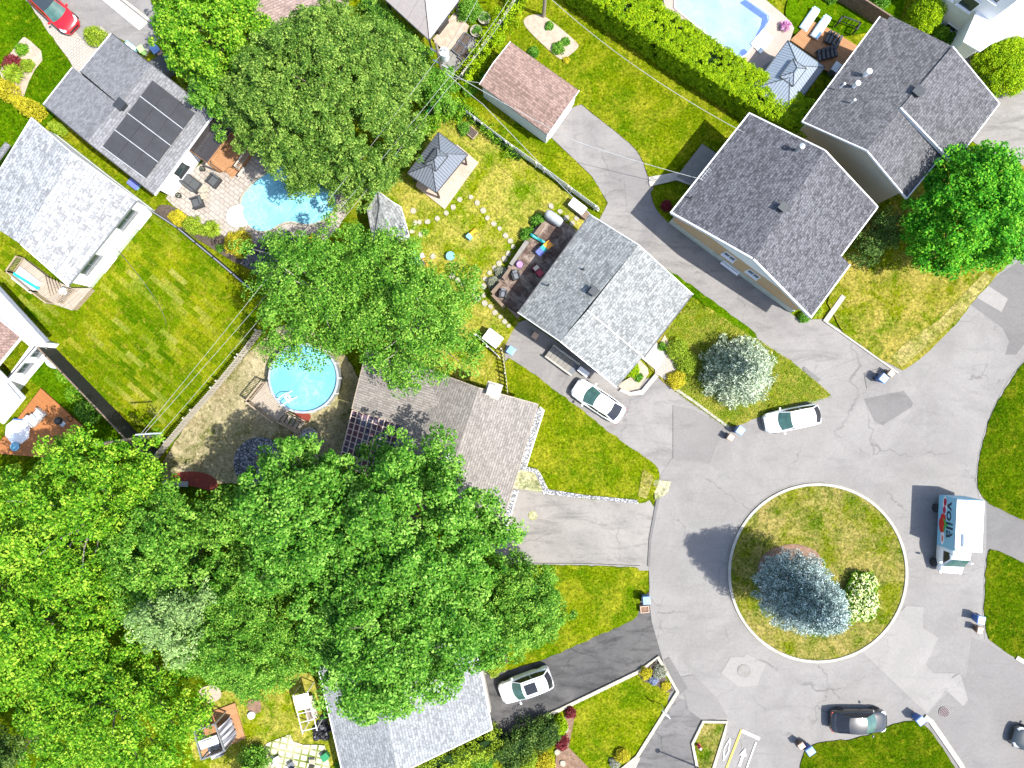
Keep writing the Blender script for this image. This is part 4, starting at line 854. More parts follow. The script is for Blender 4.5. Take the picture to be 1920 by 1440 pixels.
hedge('dark green hedge row below the driveway with the white car', [(935, 1405), (985, 1372), (1040, 1350)], 30, 1.9, 'dark', 'hedge', .36, .15, 44, 'hedge', None, 11, .2)
shrub('big clipped dome of bright green leaves at the right edge', 1888, 118, 50, 2.6, 'hedge', 'shrub', 'topiary', .34, .13, 60, 33, None, (1, 1.15), R(25), None, 1.3, .06)
shrub('clipped green shrub between the two top right houses', 1742, 24, 30, 2.6, 'hedge', 'shrub', 'topiary', .3, .12, 50, 34, None, (1, 1.3), R(-40), None, 1.3, .08)
sh = [
 (1765, 62, 16, .9, 'bright', 'low green plant under the window of the white house'), (1790, 75, 16, .8, 'green', 'low green plant at the corner of the white house'), (1806, 92, 9, .6, 'bright', 'small plant in front of the white garage wing'),
 (1650, -2, 18, 1.6, 'green', 'round green bush at the top edge beside the brown fence'),
 (1530, 583, 12, .7, 'lime', 'bright green bush at the front tip of the charcoal roofed house'), (1508, 595, 10, .6, 'green', 'dark green bush beside the driveway under the charcoal roof tip'),
 (1800, 312, 12, .8, 'yellow', 'yellow flowering bush by the front corner of the tall grey house'), (1815, 290, 9, .7, 'grey', 'pale flowering bush next to the yellow one by the tall grey house'),
 (1187, 695, 13, .7, 'hedge', 'bright green bush in the stone edged front bed of the centre house'), (1197, 708, 8, .5, 'green', 'small round plant in the stone edged front bed'), (1242, 650, 8, .5, 'mid', 'small green plant beside the paved front step'),
 (1270, 655, 20, 1.1, 'lime', 'yellow green bush by the front wall of the centre house'), (1288, 680, 20, 1.2, 'lime', 'loose yellow green bush between the paved step and the white spruce'), (1268, 712, 17, .9, 'yellow', 'golden bush at the corner of the paved front step'),
 (928, 1250, 18, 1.0, 'lime', 'yellow green bush in the dark bed beside the dark driveway'), (917, 1218, 8, .5, 'green', 'small round green plant in the dark bed'),
 (1211, 1263, 11, .6, 'yellow', 'round yellow bush in the stone edged corner bed by the road'), (1237, 1260, 13, .6, 'grey', 'pale green leafy plant in the stone edged corner bed'), (1226, 1276, 8, .4, 'purple', 'small grey blue plant in the stone edged corner bed'), (1248, 1287, 9, .4, 'yellow', 'low yellow plant at the tip of the stone edged corner bed'),
 (1167, 1418, 13, .8, 'yellow', 'golden bush beside the bottom walkway'), (1153, 1432, 10, .5, 'grey', 'pale round plant beside the bottom walkway'),
 (1070, 1337, 10, .7, 'red', 'dark red bush at the top of the mulch bed'), (1052, 1392, 14, .9, 'red', 'crimson bush in the middle of the mulch bed'), (1022, 1378, 27, 2.0, 'dark', 'dark round conifer beside the crimson bush'), (1050, 1362, 14, 1.6, 'hedge', 'upright green bush next to the stone edged driveway'),
 (1018, 1432, 19, 1.5, 'yellow', 'bright yellow bush at the bottom edge'), (990, 1425, 17, 2.2, 'lime', 'upright yellow green conifer left of the bright yellow bush'), (960, 1432, 16, 2.2, 'dark', 'dark upright conifer at the bottom edge'), (905, 1425, 24, 1.2, 'mid', 'green bush at the bottom edge left of the orange box'),
 (332, 408, 15, .6, 'yellow', 'low yellow bush at the end of the pool side bed'), (360, 422, 17, .8, 'lime', 'bright green bush in the pool side bed'), (380, 430, 10, .5, 'lime', 'small lime bush in the pool side bed'),
 (446, 456, 25, 1.0, 'yellow', 'large golden orange bush beside the dark shed'), (475, 470, 12, .8, 'mid', 'green bush between the golden bush and the dark shed'), (412, 465, 7, .4, 'green', 'tiny green plant at the foot of the golden bush'), (585, 455, 15, .9, 'yellow', 'yellow bush under the feathery tree by the pool'),
 (176, 66, 19, 1.1, 'lime', 'round bright bush beside the driveway of the solar mat house'), (22, 120, 19, .6, 'red', 'dark red flower bed plant on the left lawn'), (50, 122, 12, .7, 'lime', 'lime mound plant next to the dark red flowers'), (40, 92, 12, .5, 'bright', 'pale green plant at the top of the left flower bed'),
 (350, 145, 18, 1.2, 'lime', 'bright bush beside the black box under the solar roof'),
 (1000, 97, 10, .5, 'green', 'leafy plant in the sandy vegetable patch, the left one'), (1046, 90, 12, .5, 'mid', 'leafy plant in the sandy vegetable patch, near its lower end'), (1062, 113, 6, .3, 'yellow', 'yellow flower clump at the tip of the sandy patch'), (1030, 48, 8, .4, 'green', 'low plants along the upper side of the sandy patch'), (1060, 78, 8, .3, 'green', 'low plants along the right side of the sandy patch'),
 (1010, 415, 14, .8, 'green', 'dark green bush behind the plank box of the deck'), (990, 440, 14, .8, 'green', 'dark green bush beside the grey deck bench'), (940, 512, 12, .7, 'grey', 'dry grey bush outside the weathered deck'), (925, 530, 12, .7, 'grey', 'dry grey bush at the lower corner of the weathered deck'),
 (870, 240, 12, .7, 'mid', 'bushy green plant in the wooden raised bed'), (1250, 385, 10, .8, 'red', 'reddish bush in the shade beside the charcoal roofed house'),
 (905, 145, 9, .6, 'bright', 'light green weed clump by the garage corner'), (935, 70, 12, .8, 'hedge', 'bright bush against the wooden fence'), (880, 165, 14, .8, 'bright', 'leafy bush at the corner of the two picket fences'),
 (120, 700, 16, .7, 'bright', 'light green bush beside the black fence'), (165, 770, 24, 1.0, 'mid', 'green bush mound between the orange deck and the black fence'), (140, 738, 18, .7, 'bright', 'bright bush above the orange deck corner'),
 (545, 785, 12, .6, 'green', 'green weed tuft below the round pool deck'), (640, 1440, 12, .8, 'green', 'small green bush against the steel grey roofed house'), (480, 1420, 22, 1.0, 'mid', 'green bush at the left of the bottom paving'),
 (880, 18, 22, 1.2, 'mid', 'green bush by the planters at the top fence'), (1560, -5, 10, .9, 'mid', 'small bush at the top edge of the lounger lawn'), (1460, 1290, 0, 0, '', '')]
for i, (x, y, r_, h, mt, lb) in enumerate(sh):
    if r_: shrub(lb, x, y, r_, h, mt, 'shrub', 'shrub', max(.13, min(.26, r_/PPM*.32)), .09 if r_ < 14 else .12, 26, 100+i)
grassy('spiky pale fern like plant in the pool side bed', 400, 431, 18, .8, 'lime', 'fern')
grassy('round spiky lime grass clump on the left lawn', 29, 141, 21, .9, 'lime', n=420)
# two narrow golden conifers on the left
def cone_shrub(label, x, y, r_, h, mt):
    c = P(x, y, 0); root = thing('conifer', label, 'tree', c); C = []
    for k in range(150):
        t = k/150; rr = r_/PPM*math.sin(min(1, (1-t)*1.35)*math.pi*.5)*(.9+.15*nr.random()); a = k*2.4; C.append((c.x+math.cos(a)*rr, c.y+math.sin(a)*rr, .3+t*h))
    leafmesh('crown', np.array(C), .2, 34, .11, mt, root); mb = MB(); mb.tube([(c.x, c.y, 0), (c.x, c.y, h*.9)], [.08, .02]); mb.build('trunk', M['bark'], root)
cone_shrub('golden narrow conifer by the corner of the solar mat house', 78, 216, 13, 3.4, 'yellow'); cone_shrub('golden narrow conifer at the left edge', 30, 180, 15, 3.2, 'yellow'); cone_shrub('young green conifer between the two left houses', 122, 248, 7, 1.6, 'lime')
# tufts of taller grass: one uncountable layer on the lawns
def tufts(px, n, hmin, hmax, mt, name='grass_tufts'):
    pts = [P(*p)[:2] for p in px]; xs = [p[0] for p in pts]; ys = [p[1] for p in pts]; A = np.array(pts)
    X = nr.random(n*2)*(max(xs)-min(xs))+min(xs); Y = nr.random(n*2)*(max(ys)-min(ys))+min(ys); ins = np.zeros(n*2, bool); j = len(A)-1
    for i in range(len(A)):
        c = ((A[i, 1] > Y) != (A[j, 1] > Y)) & (X < (A[j, 0]-A[i, 0])*(Y-A[i, 1])/(A[j, 1]-A[i, 1]+1e-9)+A[i, 0]); ins ^= c; j = i
    X, Y = X[ins], Y[ins]; C = np.stack([X, Y, np.full(len(X), hmin)], 1); o = leafmesh(name, C, hmax, 5, .11, mt, None, None, up=.6, flat=.6, wid=.3, spread=.4); tag(o, kind='stuff'); return o
tufts([(1299, 560), (1415, 633), (1500, 690), (1560, 744), (1430, 778), (1362, 801), (1272, 738), (1225, 690), (1240, 640)], 7000, .05, .16, 'lime')
# ================================================================ vehicles
def paint(name, c): return solid(name, c, .3, 0, tuple(x*.93 for x in c), 1.5, coat=.7)
M['p_white'] = paint('paint_white', (.78, .79, .81)); M['p_black'] = paint('paint_black', (.014, .016, .02)); M['p_red'] = paint('paint_red', (.45, .006, .014)); M['p_dark'] = paint('paint_dark', (.03, .04, .045))
M['tyre'] = solid('tyre', (.02, .02, .022), .85); M['rim'] = solid('rim', (.4, .42, .44), .35, .7); M['wind'] = solid('windscreen', (.035, .085, .075), .08, 0, (.06, .13, .115), 2.5); M['tinted'] = solid('tinted_glass', (.02, .022, .028), .07)
M['lamp'] = solid('headlamp_glass', (.6, .63, .66), .15); M['tail'] = solid('tail_lamp', (.4, .02, .02), .2)
def wheels(root, xs, y, r=.33, w_=.22):
    for x in xs:
        for s in (-1, 1):
            T = Matrix.Translation((x, s*y, r)) @ Matrix.Rotation(s*math.pi/2, 4, 'X').inverted(); mb = MB()
            mb.lathe([(r*.62, -w_/2), (r*.94, -w_/2), (r, -w_*.3), (r, w_*.3), (r*.94, w_/2), (r*.62, w_/2)], n=24, M=T); o = mb.build('wheel', M['tyre'], root)
            rb = MB(); rb.lathe([(r*.62, w_*.42), (r*.55, w_*.47), (r*.5, w_*.36), (r*.16, w_*.40), (r*.1, w_*.47), (0, w_*.48)], n=24, M=T)
            for k in range(5):
                a = k*6.283/5; rb.box((math.cos(a)*r*.34, math.sin(a)*r*.34, w_*.42), (r*.42, .06, .03), a, M=T)
            rb.build('rim', M['rim'], o)
def car(label, mt, kind='sedan', L_=4.6, W_=1.8, Hh=1.45, group=None, roofmt=None, sunroof=False, rails=False):
    root = thing('parked_car', label, 'car', (0, 0, 0), 0, group); w2 = W_/2; hl = L_/2
    if kind == 'sedan':
        st = [(0, .66, .72), (.012, .8, .84), (.05, .9, .93), (.15, .965, .98), (.3, 1, .99), (.5, 1, .97), (.68, 1, .95), (.76, .985, .9), (.88, .94, .8), (.955, .84, .69), (.99, .7, .6), (1, .6, .56)]; rb, rt, ft, fb = .1, .27, .55, .73
    elif kind == 'hatch':
        st = [(0, .7, .9), (.012, .84, .98), (.05, .93, 1.0), (.15, .975, 1.0), (.3, 1, 1.0), (.5, 1, .98), (.68, 1, .96), (.76, .985, .91), (.88, .94, .83), (.955, .85, .73), (.99, .72, .64), (1, .62, .6)]; rb, rt, ft, fb = .035, .15, .56, .73
    else:
        st = [(0, .7, 1.0), (.012, .85, 1.06), (.05, .94, 1.1), (.15, .98, 1.1), (.3, 1, 1.1), (.5, 1, 1.08), (.68, 1, 1.07), (.76, .985, 1.02), (.88, .95, .95), (.955, .86, .83), (.99, .74, .74), (1, .64, .7)]; rb, rt, ft, fb = .03, .11, .55, .71
    rows = []
    for t, wf, zt in st:
        x = (t-.5)*L_; ww = w2*wf; half = [(ww*.86, .2), (ww*.97, .3), (ww, .48), (ww*.99, zt*.8), (ww*.955, zt*.93), (ww*.86, zt), (ww*.5, zt+.035), (0, zt+.05)]
        rows.append([(x, -a, z) for a, z in half]+[(x, a, z) for a, z in half[-2::-1]])
    mb = MB(); mb.grid(rows, True); n = len(rows[0]); mb.add(rows[0], [list(range(n))]); mb.add(rows[-1], [list(range(n))[::-1]]); bd = mb.build('body', mt, root, smooth=True, autosm=45)
    X = lambda t: (t-.5)*L_; zb = st[5][2]-.01; bw, tw = w2*.9, w2*.7; zr = Hh
    def ring(x, wid, z, bow, k=9): return [(x+bow*(1-(2*i/(k-1)-1)**2), wid*(1-2*i/(k-1)), z+(.045*(1-(2*i/(k-1)-1)**2) if z > zb+.2 else .04*(1-(2*i/(k-1)-1)**2))) for i in range(k)]
    def lerpr(a, b, t): return [tuple(p[j]+(q[j]-p[j])*t for j in range(3)) for p, q in zip(a, b)]
    f0 = ring(X(fb), bw*.93, zb-.03, .2); f1 = ring(X(ft), tw, zr-.05, .09); r1 = ring(X(rt), tw*.97, zr-.07, -.09); r0 = ring(X(rb), bw*.88, zb+.02, -.13)
    mb = MB(); mb.grid([f0, lerpr(f0, f1, .5), f1]); mb.build('windscreen', M['wind'], root, smooth=True)
    mb = MB(); mb.grid([r1, lerpr(r1, r0, .5), r0]); mb.build('rear_window', M['tinted'], root, smooth=True)
    mid = ring(X((ft+rt)/2), tw*1.02, zr-.01, 0); q1 = ring(X(ft*.8+rt*.2), tw*1.015, zr-.018, .03); q2 = ring(X(ft*.2+rt*.8), tw*1.0, zr-.03, -.03)
    up = lambda r_, d: [(x, y, z+d) for x, y, z in r_]
    mb = MB(); mb.grid([up(f1, .012), up(q1, .012), up(mid, .012), up(q2, .012), up(r1, .012)]); mb.build('roof', roofmt or mt, root, smooth=True)
    for s, i in ((1, 0), (-1, -1)):
        top = [f1[i], q1[i], mid[i], q2[i], r1[i]]; bot = [f0[i], (X(fb)*.7+X(rb)*.3, s*bw, zb), (X((fb+rb)/2), s*bw, zb+.01), (X(fb)*.3+X(rb)*.7, s*bw, zb+.01), r0[i]]
        mb = MB(); mb.grid([top, bot]); mb.build('side_window', M['tinted'], root, smooth=True)
        pb = MB(); pb.tube([f0[i], f1[i]], .035, 5); pb.tube([r0[i], r1[i]], .05, 5); pb.tube(top, .035, 5); pb.tube([mid[i], bot[2]], .03, 5); pb.build('pillar', mt, root)
    for s in (-1, 1):
        mb = MB(); a = X(.945); mb.grid([[(X(.90), s*w2*.93, .72*st[8][2]/.8), (X(.955), s*w2*.86, .68*st[8][2]/.8), (X(.985), s*w2*.64, .62*st[8][2]/.8)], [(X(.87), s*w2*.85, st[8][2]+.02), (X(.93), s*w2*.72, st[9][2]+.07), (X(.965), s*w2*.55, st[9][2]+.05)]]); mb.build('headlight', M['lamp'], root)
        mb = MB(); mb.box((X(.02), s*w2*.7, st[1][2]*.88), (.1, w2*.36, .14), -s*.25); mb.build('tail_light', M['tail'], root)
        mb = MB(); mb.box((X(fb)-.1, s*(w2+.1), zb+.06), (.14, .22, .13), s*.2); mb.build('wing_mirror', mt, root, bevel=.03)
    if sunroof: mb = MB(); a = X(ft)-.12; mb.box((a-.5, 0, zr+.06), (.95, tw*1.25, .04)); mb.build('sunroof', M['tinted'], root, bevel=.01)
    if rails:
        for s in (-1, 1): mb = MB(); mb.tube([(X(ft)-.15, s*tw*.9, zr-.03), (X(ft)-.25, s*tw*.9, zr+.05), (X(rt)+.25, s*tw*.88, zr+.04), (X(rt)+.15, s*tw*.88, zr-.05)], .025, 5); mb.build('roof_rail', M['grey_metal'], root)
    mb = MB(); mb.box((0, 0, .3), (L_*.9, W_*.84, .2)); mb.build('underbody', M['black'], root)
    mb = MB(); mb.box((hl-.03, 0, .42), (.1, W_*.5, .16)); mb.build('grille', M['black'], root)
    wheels(root, (X(.19), X(.81)), w2-.1)
    return root
CG = 'parked cars'
def putcar(c, x, y, front, z=.7, gz=0):
    p = P(x, y, z); place(c, (p.x, p.y, gz), math.atan2(-(front[1]-y), front[0]-x)); return c
putcar(car('white sedan parked in the driveway beside the centre house', M['p_white'], 'sedan', 4.55, 1.8, 1.42, CG), 1122, 752, (1080, 724))
putcar(car('white hatchback parked at the road edge by the white spruce lawn', M['p_white'], 'hatch', 4.45, 1.8, 1.48, CG), 1485, 785, (1430, 796))
putcar(car('black sedan with grey sheen parked beside the bottom lawn', M['p_black'], 'sedan', 4.6, 1.84, 1.45, CG), 1611, 1353, (1664, 1353))
putcar(car('white sport utility car with a dark sunroof on the dark driveway', M['p_white'], 'suv', 4.35, 1.85, 1.66, CG, sunroof=True, rails=True), 986, 1286, (940, 1303), .8)
putcar(car('red car with black roof parked by the top left lawn', M['p_red'], 'hatch', 4.4, 1.82, 1.5, CG, M['p_dark']), 98, 16, (140, 56), .7)
putcar(car('dark car at the right edge of the wide grey driveway', M['p_dark'], 'sedan', 4.6, 1.82, 1.45, CG), 1953, 1396, (1905, 1380))
# --- grocery delivery truck
tr = thing('delivery_truck', 'white and light blue delivery truck with dark lettering and red vegetables on its side', 'truck')
M['box_blue'] = solid('box_blue', (.22, .46, .62), .5, 0, (.19, .42, .58), 1); M['aqua'] = solid('aqua_trim', (.28, .66, .64), .5); M['navy'] = solid('navy_letter', (.004, .03, .05), .6); M['veg_red'] = solid('veg_red', (.62, .03, .012), .6, 0, (.4, .01, .01), 14); M['veg_green'] = solid('veg_green', (.06, .42, .05), .6, 0, (.02, .25, .02), 12); M['crimson'] = solid('crimson', (.4, .01, .05), .6)
W2 = 1.07; bx0, bx1, zb0, zb1 = -3.05, .95, .72, 3.0
mb = MB(); mb.box(((bx0+bx1)/2, 0, (zb0+zb1)/2-.02), (bx1-bx0, 2*W2, zb1-zb0-.04)); cb = mb.build('cargo_box', M['box_blue'], tr)
mb = MB(); mb.box(((bx0+bx1)/2-.02, 0, zb1), (bx1-bx0-.06, 2*W2-.02, .06)); mb.build('box_roof', M['white'], cb, bevel=.02)
mb = MB(); mb.box((bx1-.1, 0, zb1+.02), (.24, 2*W2+.01, .09)); mb.build('roof_trim', M['aqua'], cb, bevel=.02)
mb = MB(); mb.box((bx1-.85, .08, zb1+.16), (1.0, 1.25, .24)); mb.build('cooling_unit', M['white'], cb, bevel=.05)
mb = MB(); mb.box((bx0-.01, 0, 1.8), (.04, 1.9, 2.1)); mb.build('rear_door', M['box_blue'], cb)
mb = MB(); mb.bar((bx0+.3, W2+.02, 2.7), (bx0+1.0, W2+.02, 2.7), .1, .3); mb.build('side_step', M['galv'], cb)
def textobj(s, size, mt, Mx, name, parent):
    cu = bpy.data.curves.new('t', 'FONT'); cu.body = s; cu.size = size; cu.extrude = .004; cu.offset = .022; cu.space_character = 1.02; cu.align_x = 'LEFT'; ob = bpy.data.objects.new('t', cu); COL.objects.link(ob)
    me = bpy.data.meshes.new_from_object(ob.evaluated_get(bpy.context.evaluated_depsgraph_get())); bpy.data.objects.remove(ob); me.transform(Mx); me.name = name; me.materials.clear(); return link_mesh(me, name, mt, parent)
# side facing the island is local -y; text runs rear to front
def onside(x, z, d=.006): return Matrix(((1, 0, 0, x), (0, 0, -1, -W2-d), (0, 1, 0, z), (0, 0, 0, 1)))
t_ = textobj('voil\u00e0', 1.18, M['navy'], onside(-2.72, 1.86) @ Matrix.Scale(1.28, 4, (1, 0, 0)), 'lettering', cb)
def disc(pts, mt, name, d, x0=0, z0=0):
    mb = MB(); T = onside(x0, z0, d); mb.add([T @ Vector((x, z, 0)) for x, z in pts], [list(range(len(pts)))]); return mb.build(name, mt, cb)
ell = lambda cx, cz, rx, rz, n=24, a=0: [(cx+rx*math.cos(t)*math.cos(a)-rz*math.sin(t)*math.sin(a), cz+rx*math.cos(t)*math.sin(a)+rz*math.sin(t)*math.cos(a)) for t in [6.283*i/n for i in range(n)]]
disc(ell(-2.35, 1.55, .72, .27, a=0), M['white'], 'label_patch', .008); disc(ell(-2.62, 1.58, .32, .2), M['crimson'], 'beet_picture', .012); disc(ell(-2.0, 1.52, .3, .2), M['crimson'], 'beet_picture', .013)
disc(ell(-1.35, 1.42, .34, .34), M['veg_red'], 'tomato_picture', .015); disc(ell(-.85, 1.25, .52, .36), M['veg_red'], 'tomato_picture', .017); disc(ell(-.45, 1.3, .3, .32), M['veg_red'], 'tomato_picture', .019)
for cx, cz, a in ((-1.0, 1.72, .3), (-.7, 1.68, -.3), (-.85, 1.85, 1.4), (-.5, 1.62, 0), (-1.15, 1.62, 1.0)): disc(ell(cx, cz, .26, .09, 14, a), M['veg_green'], 'leaf_picture', .02+abs(a)*.002)
disc(ell(.25, 1.42, .52, .24), M['white'], 'label_patch', .012); textobj('-10$', .3, M['veg_red'], onside(-.05, 1.32, .016), 'small_lettering', cb)
for y_ in (-1, 1): pass
# cab
rows = []
for x, wf, zt, zl in ((.99, .93, 2.25, .42), (1.4, .94, 2.28, .4), (1.75, .94, 2.2, .4), (2.2, .94, 1.66, .4), (2.5, .93, 1.28, .4), (2.95, .86, 1.12, .4), (3.14, .72, .92, .42), (3.2, .6, .72, .45)):
    ww = wf*W2*.98; half = [(ww*.9, zl), (ww, zl+.15), (ww, min(1.2, zt*.8)), (ww*(.8 if zt > 1.5 else .95), zt*.94), (ww*(.7 if zt > 1.5 else .8), zt), (0, zt+.05)]; rows.append([(x, -a, z) for a, z in half]+[(x, a, z) for a, z in half[-2::-1]])
mb = MB(); mb.grid(rows, True); n = len(rows[0]); mb.add(rows[0], [list(range(n))]); mb.add(rows[-1], [list(range(n))[::-1]]); cab = mb.build('cab', M['p_white'], tr, smooth=True, autosm=40)
mb = MB(); mb.grid([[(1.80, .68*(1-i/3), 2.2+.035*(1-(i/3-1)**2)) for i in range(7)], [(2.2, .74*(1-i/3), 1.72+.035*(1-(i/3-1)**2)) for i in range(7)], [(2.52, .86*(1-i/3), 1.31+.035*(1-(i/3-1)**2)) for i in range(7)]]); mb.build('windscreen', M['wind'], cab, smooth=True)
for s in (-1, 1):
    mb = MB(); mb.add([(1.25, s*(.965), 1.45), (1.3, s*.8, 2.08), (1.8, s*.8, 2.02), (2.3, s*.94, 1.4)], [[0, 1, 2, 3]]); mb.build('side_window', M['tinted'], cab)
    mb = MB(); mb.box((2.15, s*(W2+.16), 1.5), (.14, .26, .36)); mb.build('wing_mirror', M['white'], cab, bevel=.04)
    mb = MB(); mb.box((3.02, s*.72, .86), (.2, .3, .18), -s*.5); mb.build('headlight', M['lamp'], cab)
    mb = MB(); mb.box((2.78, s*.3, 1.23), (.08, .26, .02), s*.15); mb.build('air_vent', M['black'], cab)
mb = MB(); mb.box((1.1, .1, 2.36), (.2, .9, .05)); mb.build('cab_marker', M['fascia'], cab)
mb = MB(); mb.box((0, 0, .5), (5.6, 1.2, .25)); mb.build('chassis', M['black'], tr); wheels(tr, (-1.95, 2.45), W2-.02, .36, .26)
pc = P(1817, 990, 3.0); place(tr, (pc.x-.02, pc.y-.9, 0), R(-92.6))
# ================================================================ bins
def bin_(nm, body, lid, label=None):
    root = thing(nm, label or nm, 'bin'); mb = MB(); a, b = .21, .27; q = .24; r_ = .31; vs_ = [(-a, -q, .12), (a, -q, .12), (a, q, .12), (-a, q, .12), (-b, -r_, .98), (b+.04, -r_, .98), (b+.04, r_, .98), (-b, r_, .98)]
    mb.add(vs_, [[0, 3, 2, 1], [4, 5, 6, 7], [0, 1, 5, 4], [1, 2, 6, 5], [2, 3, 7, 6], [3, 0, 4, 7]]); mb.build('body', M[body], root, bevel=.02)
    mb = MB(); mb.add([(-.3, -.34, 1.0), (.34, -.34, .98), (.34, .34, .98), (-.3, .34, 1.0), (-.27, -.31, 1.06), (.28, -.28, 1.07), (.28, .28, 1.07), (-.27, .31, 1.06)], [[0, 3, 2, 1], [4, 5, 6, 7], [0, 1, 5, 4], [1, 2, 6, 5], [2, 3, 7, 6], [3, 0, 4, 7]]); ld = mb.build('lid', M[lid], root, bevel=.015)
    mb = MB(); mb.box((.05, 0, 1.085), (.26, .3, .02)); mb.build('lid_panel', M[lid], ld, bevel=.005); mb = MB(); mb.tube([(-.36, -.26, .98), (-.36, .26, .98)], .02); mb.build('handle', M['black'], root)
    for s in (-1, 1): mb = MB(); mb.lathe([(.1, -.03), (.1, .03)], n=12, M=Matrix.Translation((-.24, s*.26, .1)) @ Matrix.Rotation(math.pi/2, 4, 'X')); mb.build('wheel', M['tyre'], root)
    return root
BG, CG2 = 'blue recycling bins', 'brown compost bins'
b0 = bin_('recycling_bin', 'blue_bin', 'blue_lid'); used = False
bl = [(1657, 709, -40, 'blue bin at the driveway mouth right of the white spruce lawn'), (1388, 807, -35, 'blue bin at the lowest corner of the white spruce lawn'), (1212, 1126, 5, 'blue bin at the left kerb of the roundabout'), (1840, 1163, 170, 'blue bin at the right kerb of the roundabout'), (1727, 1352, 130, 'blue bin standing alone at the concrete kerb end'), (1520, 1409, 125, 'blue bin at the left corner of the bottom dark lawn'), (958, 657, -35, 'blue bin beside the white storage box'), (290, 92, 35, 'blue bin in the row beside the solar mat house')]
for i, (x, y, a, lb) in enumerate(bl):
    p = P(x, y, 1.0); o = b0 if i == 0 else dup(b0); place(o, (p.x, p.y, 0), R(a)); o['label'] = lb; o['group'] = BG
b1 = bin_('compost_bin', 'brown_bin', 'tan_lid'); bl = [(1671, 700, -40, 'tan lidded bin beside the blue bin at the driveway mouth'), (1370, 820, -35, 'tan lidded bin below the white spruce lawn corner'), (1838, 1182, 170, 'tan lidded bin at the right kerb of the roundabout'), (1503, 1399, 125, 'tan lidded bin at the left corner of the bottom dark lawn'), (1003, 629, -35, 'tan lidded bin under the eave of the centre house'), (300, 101, 35, 'tan lidded bin in the row beside the solar mat house')]
for i, (x, y, a, lb) in enumerate(bl):
    p = P(x, y, .8); o = b1 if i == 0 else dup(b1); place(o, (p.x, p.y, 0), R(a)); o.scale = (.78, .78, .8); o['label'] = lb; o['group'] = CG2
b2 = bin_('wheeled_bin', 'green_bin', 'green_bin', 'green bin in the row beside the solar mat house'); p = P(316, 109, 1); place(b2, (p.x, p.y, 0), R(35))
b3 = bin_('wheeled_bin', 'lime_bin', 'lime_bin', 'lime green bin by the driveway of the solar mat house'); p = P(263, 91, .8); place(b3, (p.x, p.y, 0), R(35)); b3.scale = (.8, .8, .8)
def crate(label, x, y, rz, d, h, mt, name='crate', fill=None, cat='crate', z=0):
    p = P(x, y, h+z); root = thing(name, label, cat, (p.x, p.y, z)); mb = MB(); t = .05
    for s in (-1, 1): mb.box((p.x+math.cos(rz)*s*(d[0]-t)/2, p.y+math.sin(rz)*s*(d[0]-t)/2, z+h/2), (t, d[1], h), rz); mb.box((p.x-math.sin(rz)*s*(d[1]-t)/2, p.y+math.cos(rz)*s*(d[1]-t)/2, z+h/2), (d[0]-2*t, t, h-.004), rz)
    mb.box((p.x, p.y, z+.04), (d[0]-2*t, d[1]-2*t, .06), rz); mb.build('side', M[mt], root)
    if fill: mb = MB(); mb.box((p.x, p.y, z+h*.45), (d[0]-2*t-.01, d[1]-2*t-.01, h*.75), rz); mb.build('filling', M[fill], root)
    return root
crate('crate of brown yard waste at the left kerb of the roundabout', 1209, 1143, R(5), (.7, .55), .5, 'tan_lid', fill='mulch_brown')
crate('wooden raised bed filled with soil beside the white picket fence', 883, 247, R(-40), (1.0, .7), .35, 'wood_post', 'raised_bed', 'soil', 'raised bed')
crate('tipped orange wooden box among the bushes at the bottom edge', 934, 1416, R(25), (.8, .45), .5, 'wood_orange', 'planter_box', 'soil', 'planter')
# recycling items, boxes
def rbox(label, x, y, rz, d, mt, name, cat, z=0, bevel=.03, parts=None, group=None):
    h = d[2]; p = P(x, y, z+h); mb = MB(); mb.box((p.x, p.y, z+h/2), d, rz)
    if parts:
        root = thing(name, label, cat, (p.x, p.y, z), 0, group); mb.build('body', M[mt], root, bevel=bevel); m2 = MB(); m2.box((p.x, p.y, z+h+.03), (d[0]+.06, d[1]+.06, .06), rz); m2.build('lid', M[parts], root, bevel=.02); return root
    return tag(mb.build(name, M[mt], None, (p.x, p.y, z), bevel=bevel), label, cat, group)
rbox('white storage box with a dusty lid beside the fence corner', 924, 634, R(-37), (1.35, 1.0, 1.1), 'white', 'storage_box', 'box', parts='fascia')
rbox('long white storage bench at the end of the picket fence', 1083, 387, R(-38), (1.35, .7, .7), 'galv', 'storage_bench', 'bench', parts='white')
rbox('small brown box next to the long white storage bench', 1096, 401, R(-38), (.6, .6, .6), 'wood_brown', 'storage_box', 'box', parts='wood_brown')
rbox('black storage chest under the bright tree', 374, 170, R(-35), (1.8, 1.1, 1.0), 'black', 'storage_chest', 'box', parts='cushion')
rbox('grey box next to the black storage chest', 397, 186, R(-35), (.6, .8, .8), 'cushion', 'storage_box', 'box', parts='slate')
rbox('dark green box with mesh top beneath the bins', 304, 122, R(35), (1.4, 1.5, .8), 'slate', 'storage_crate', 'box', parts='cushion')
rbox('white heat pump unit beside the tall grey house', 1568, 126, R(-35), (.5, .75, .8), 'slate', 'heat_pump', 'machine', parts='galv')
rbox('white utility cabinet on the right side of the tall grey house', 1860, 150, R(-65), (.65, .45, .9), 'black', 'utility_cabinet', 'machine', parts='galv')
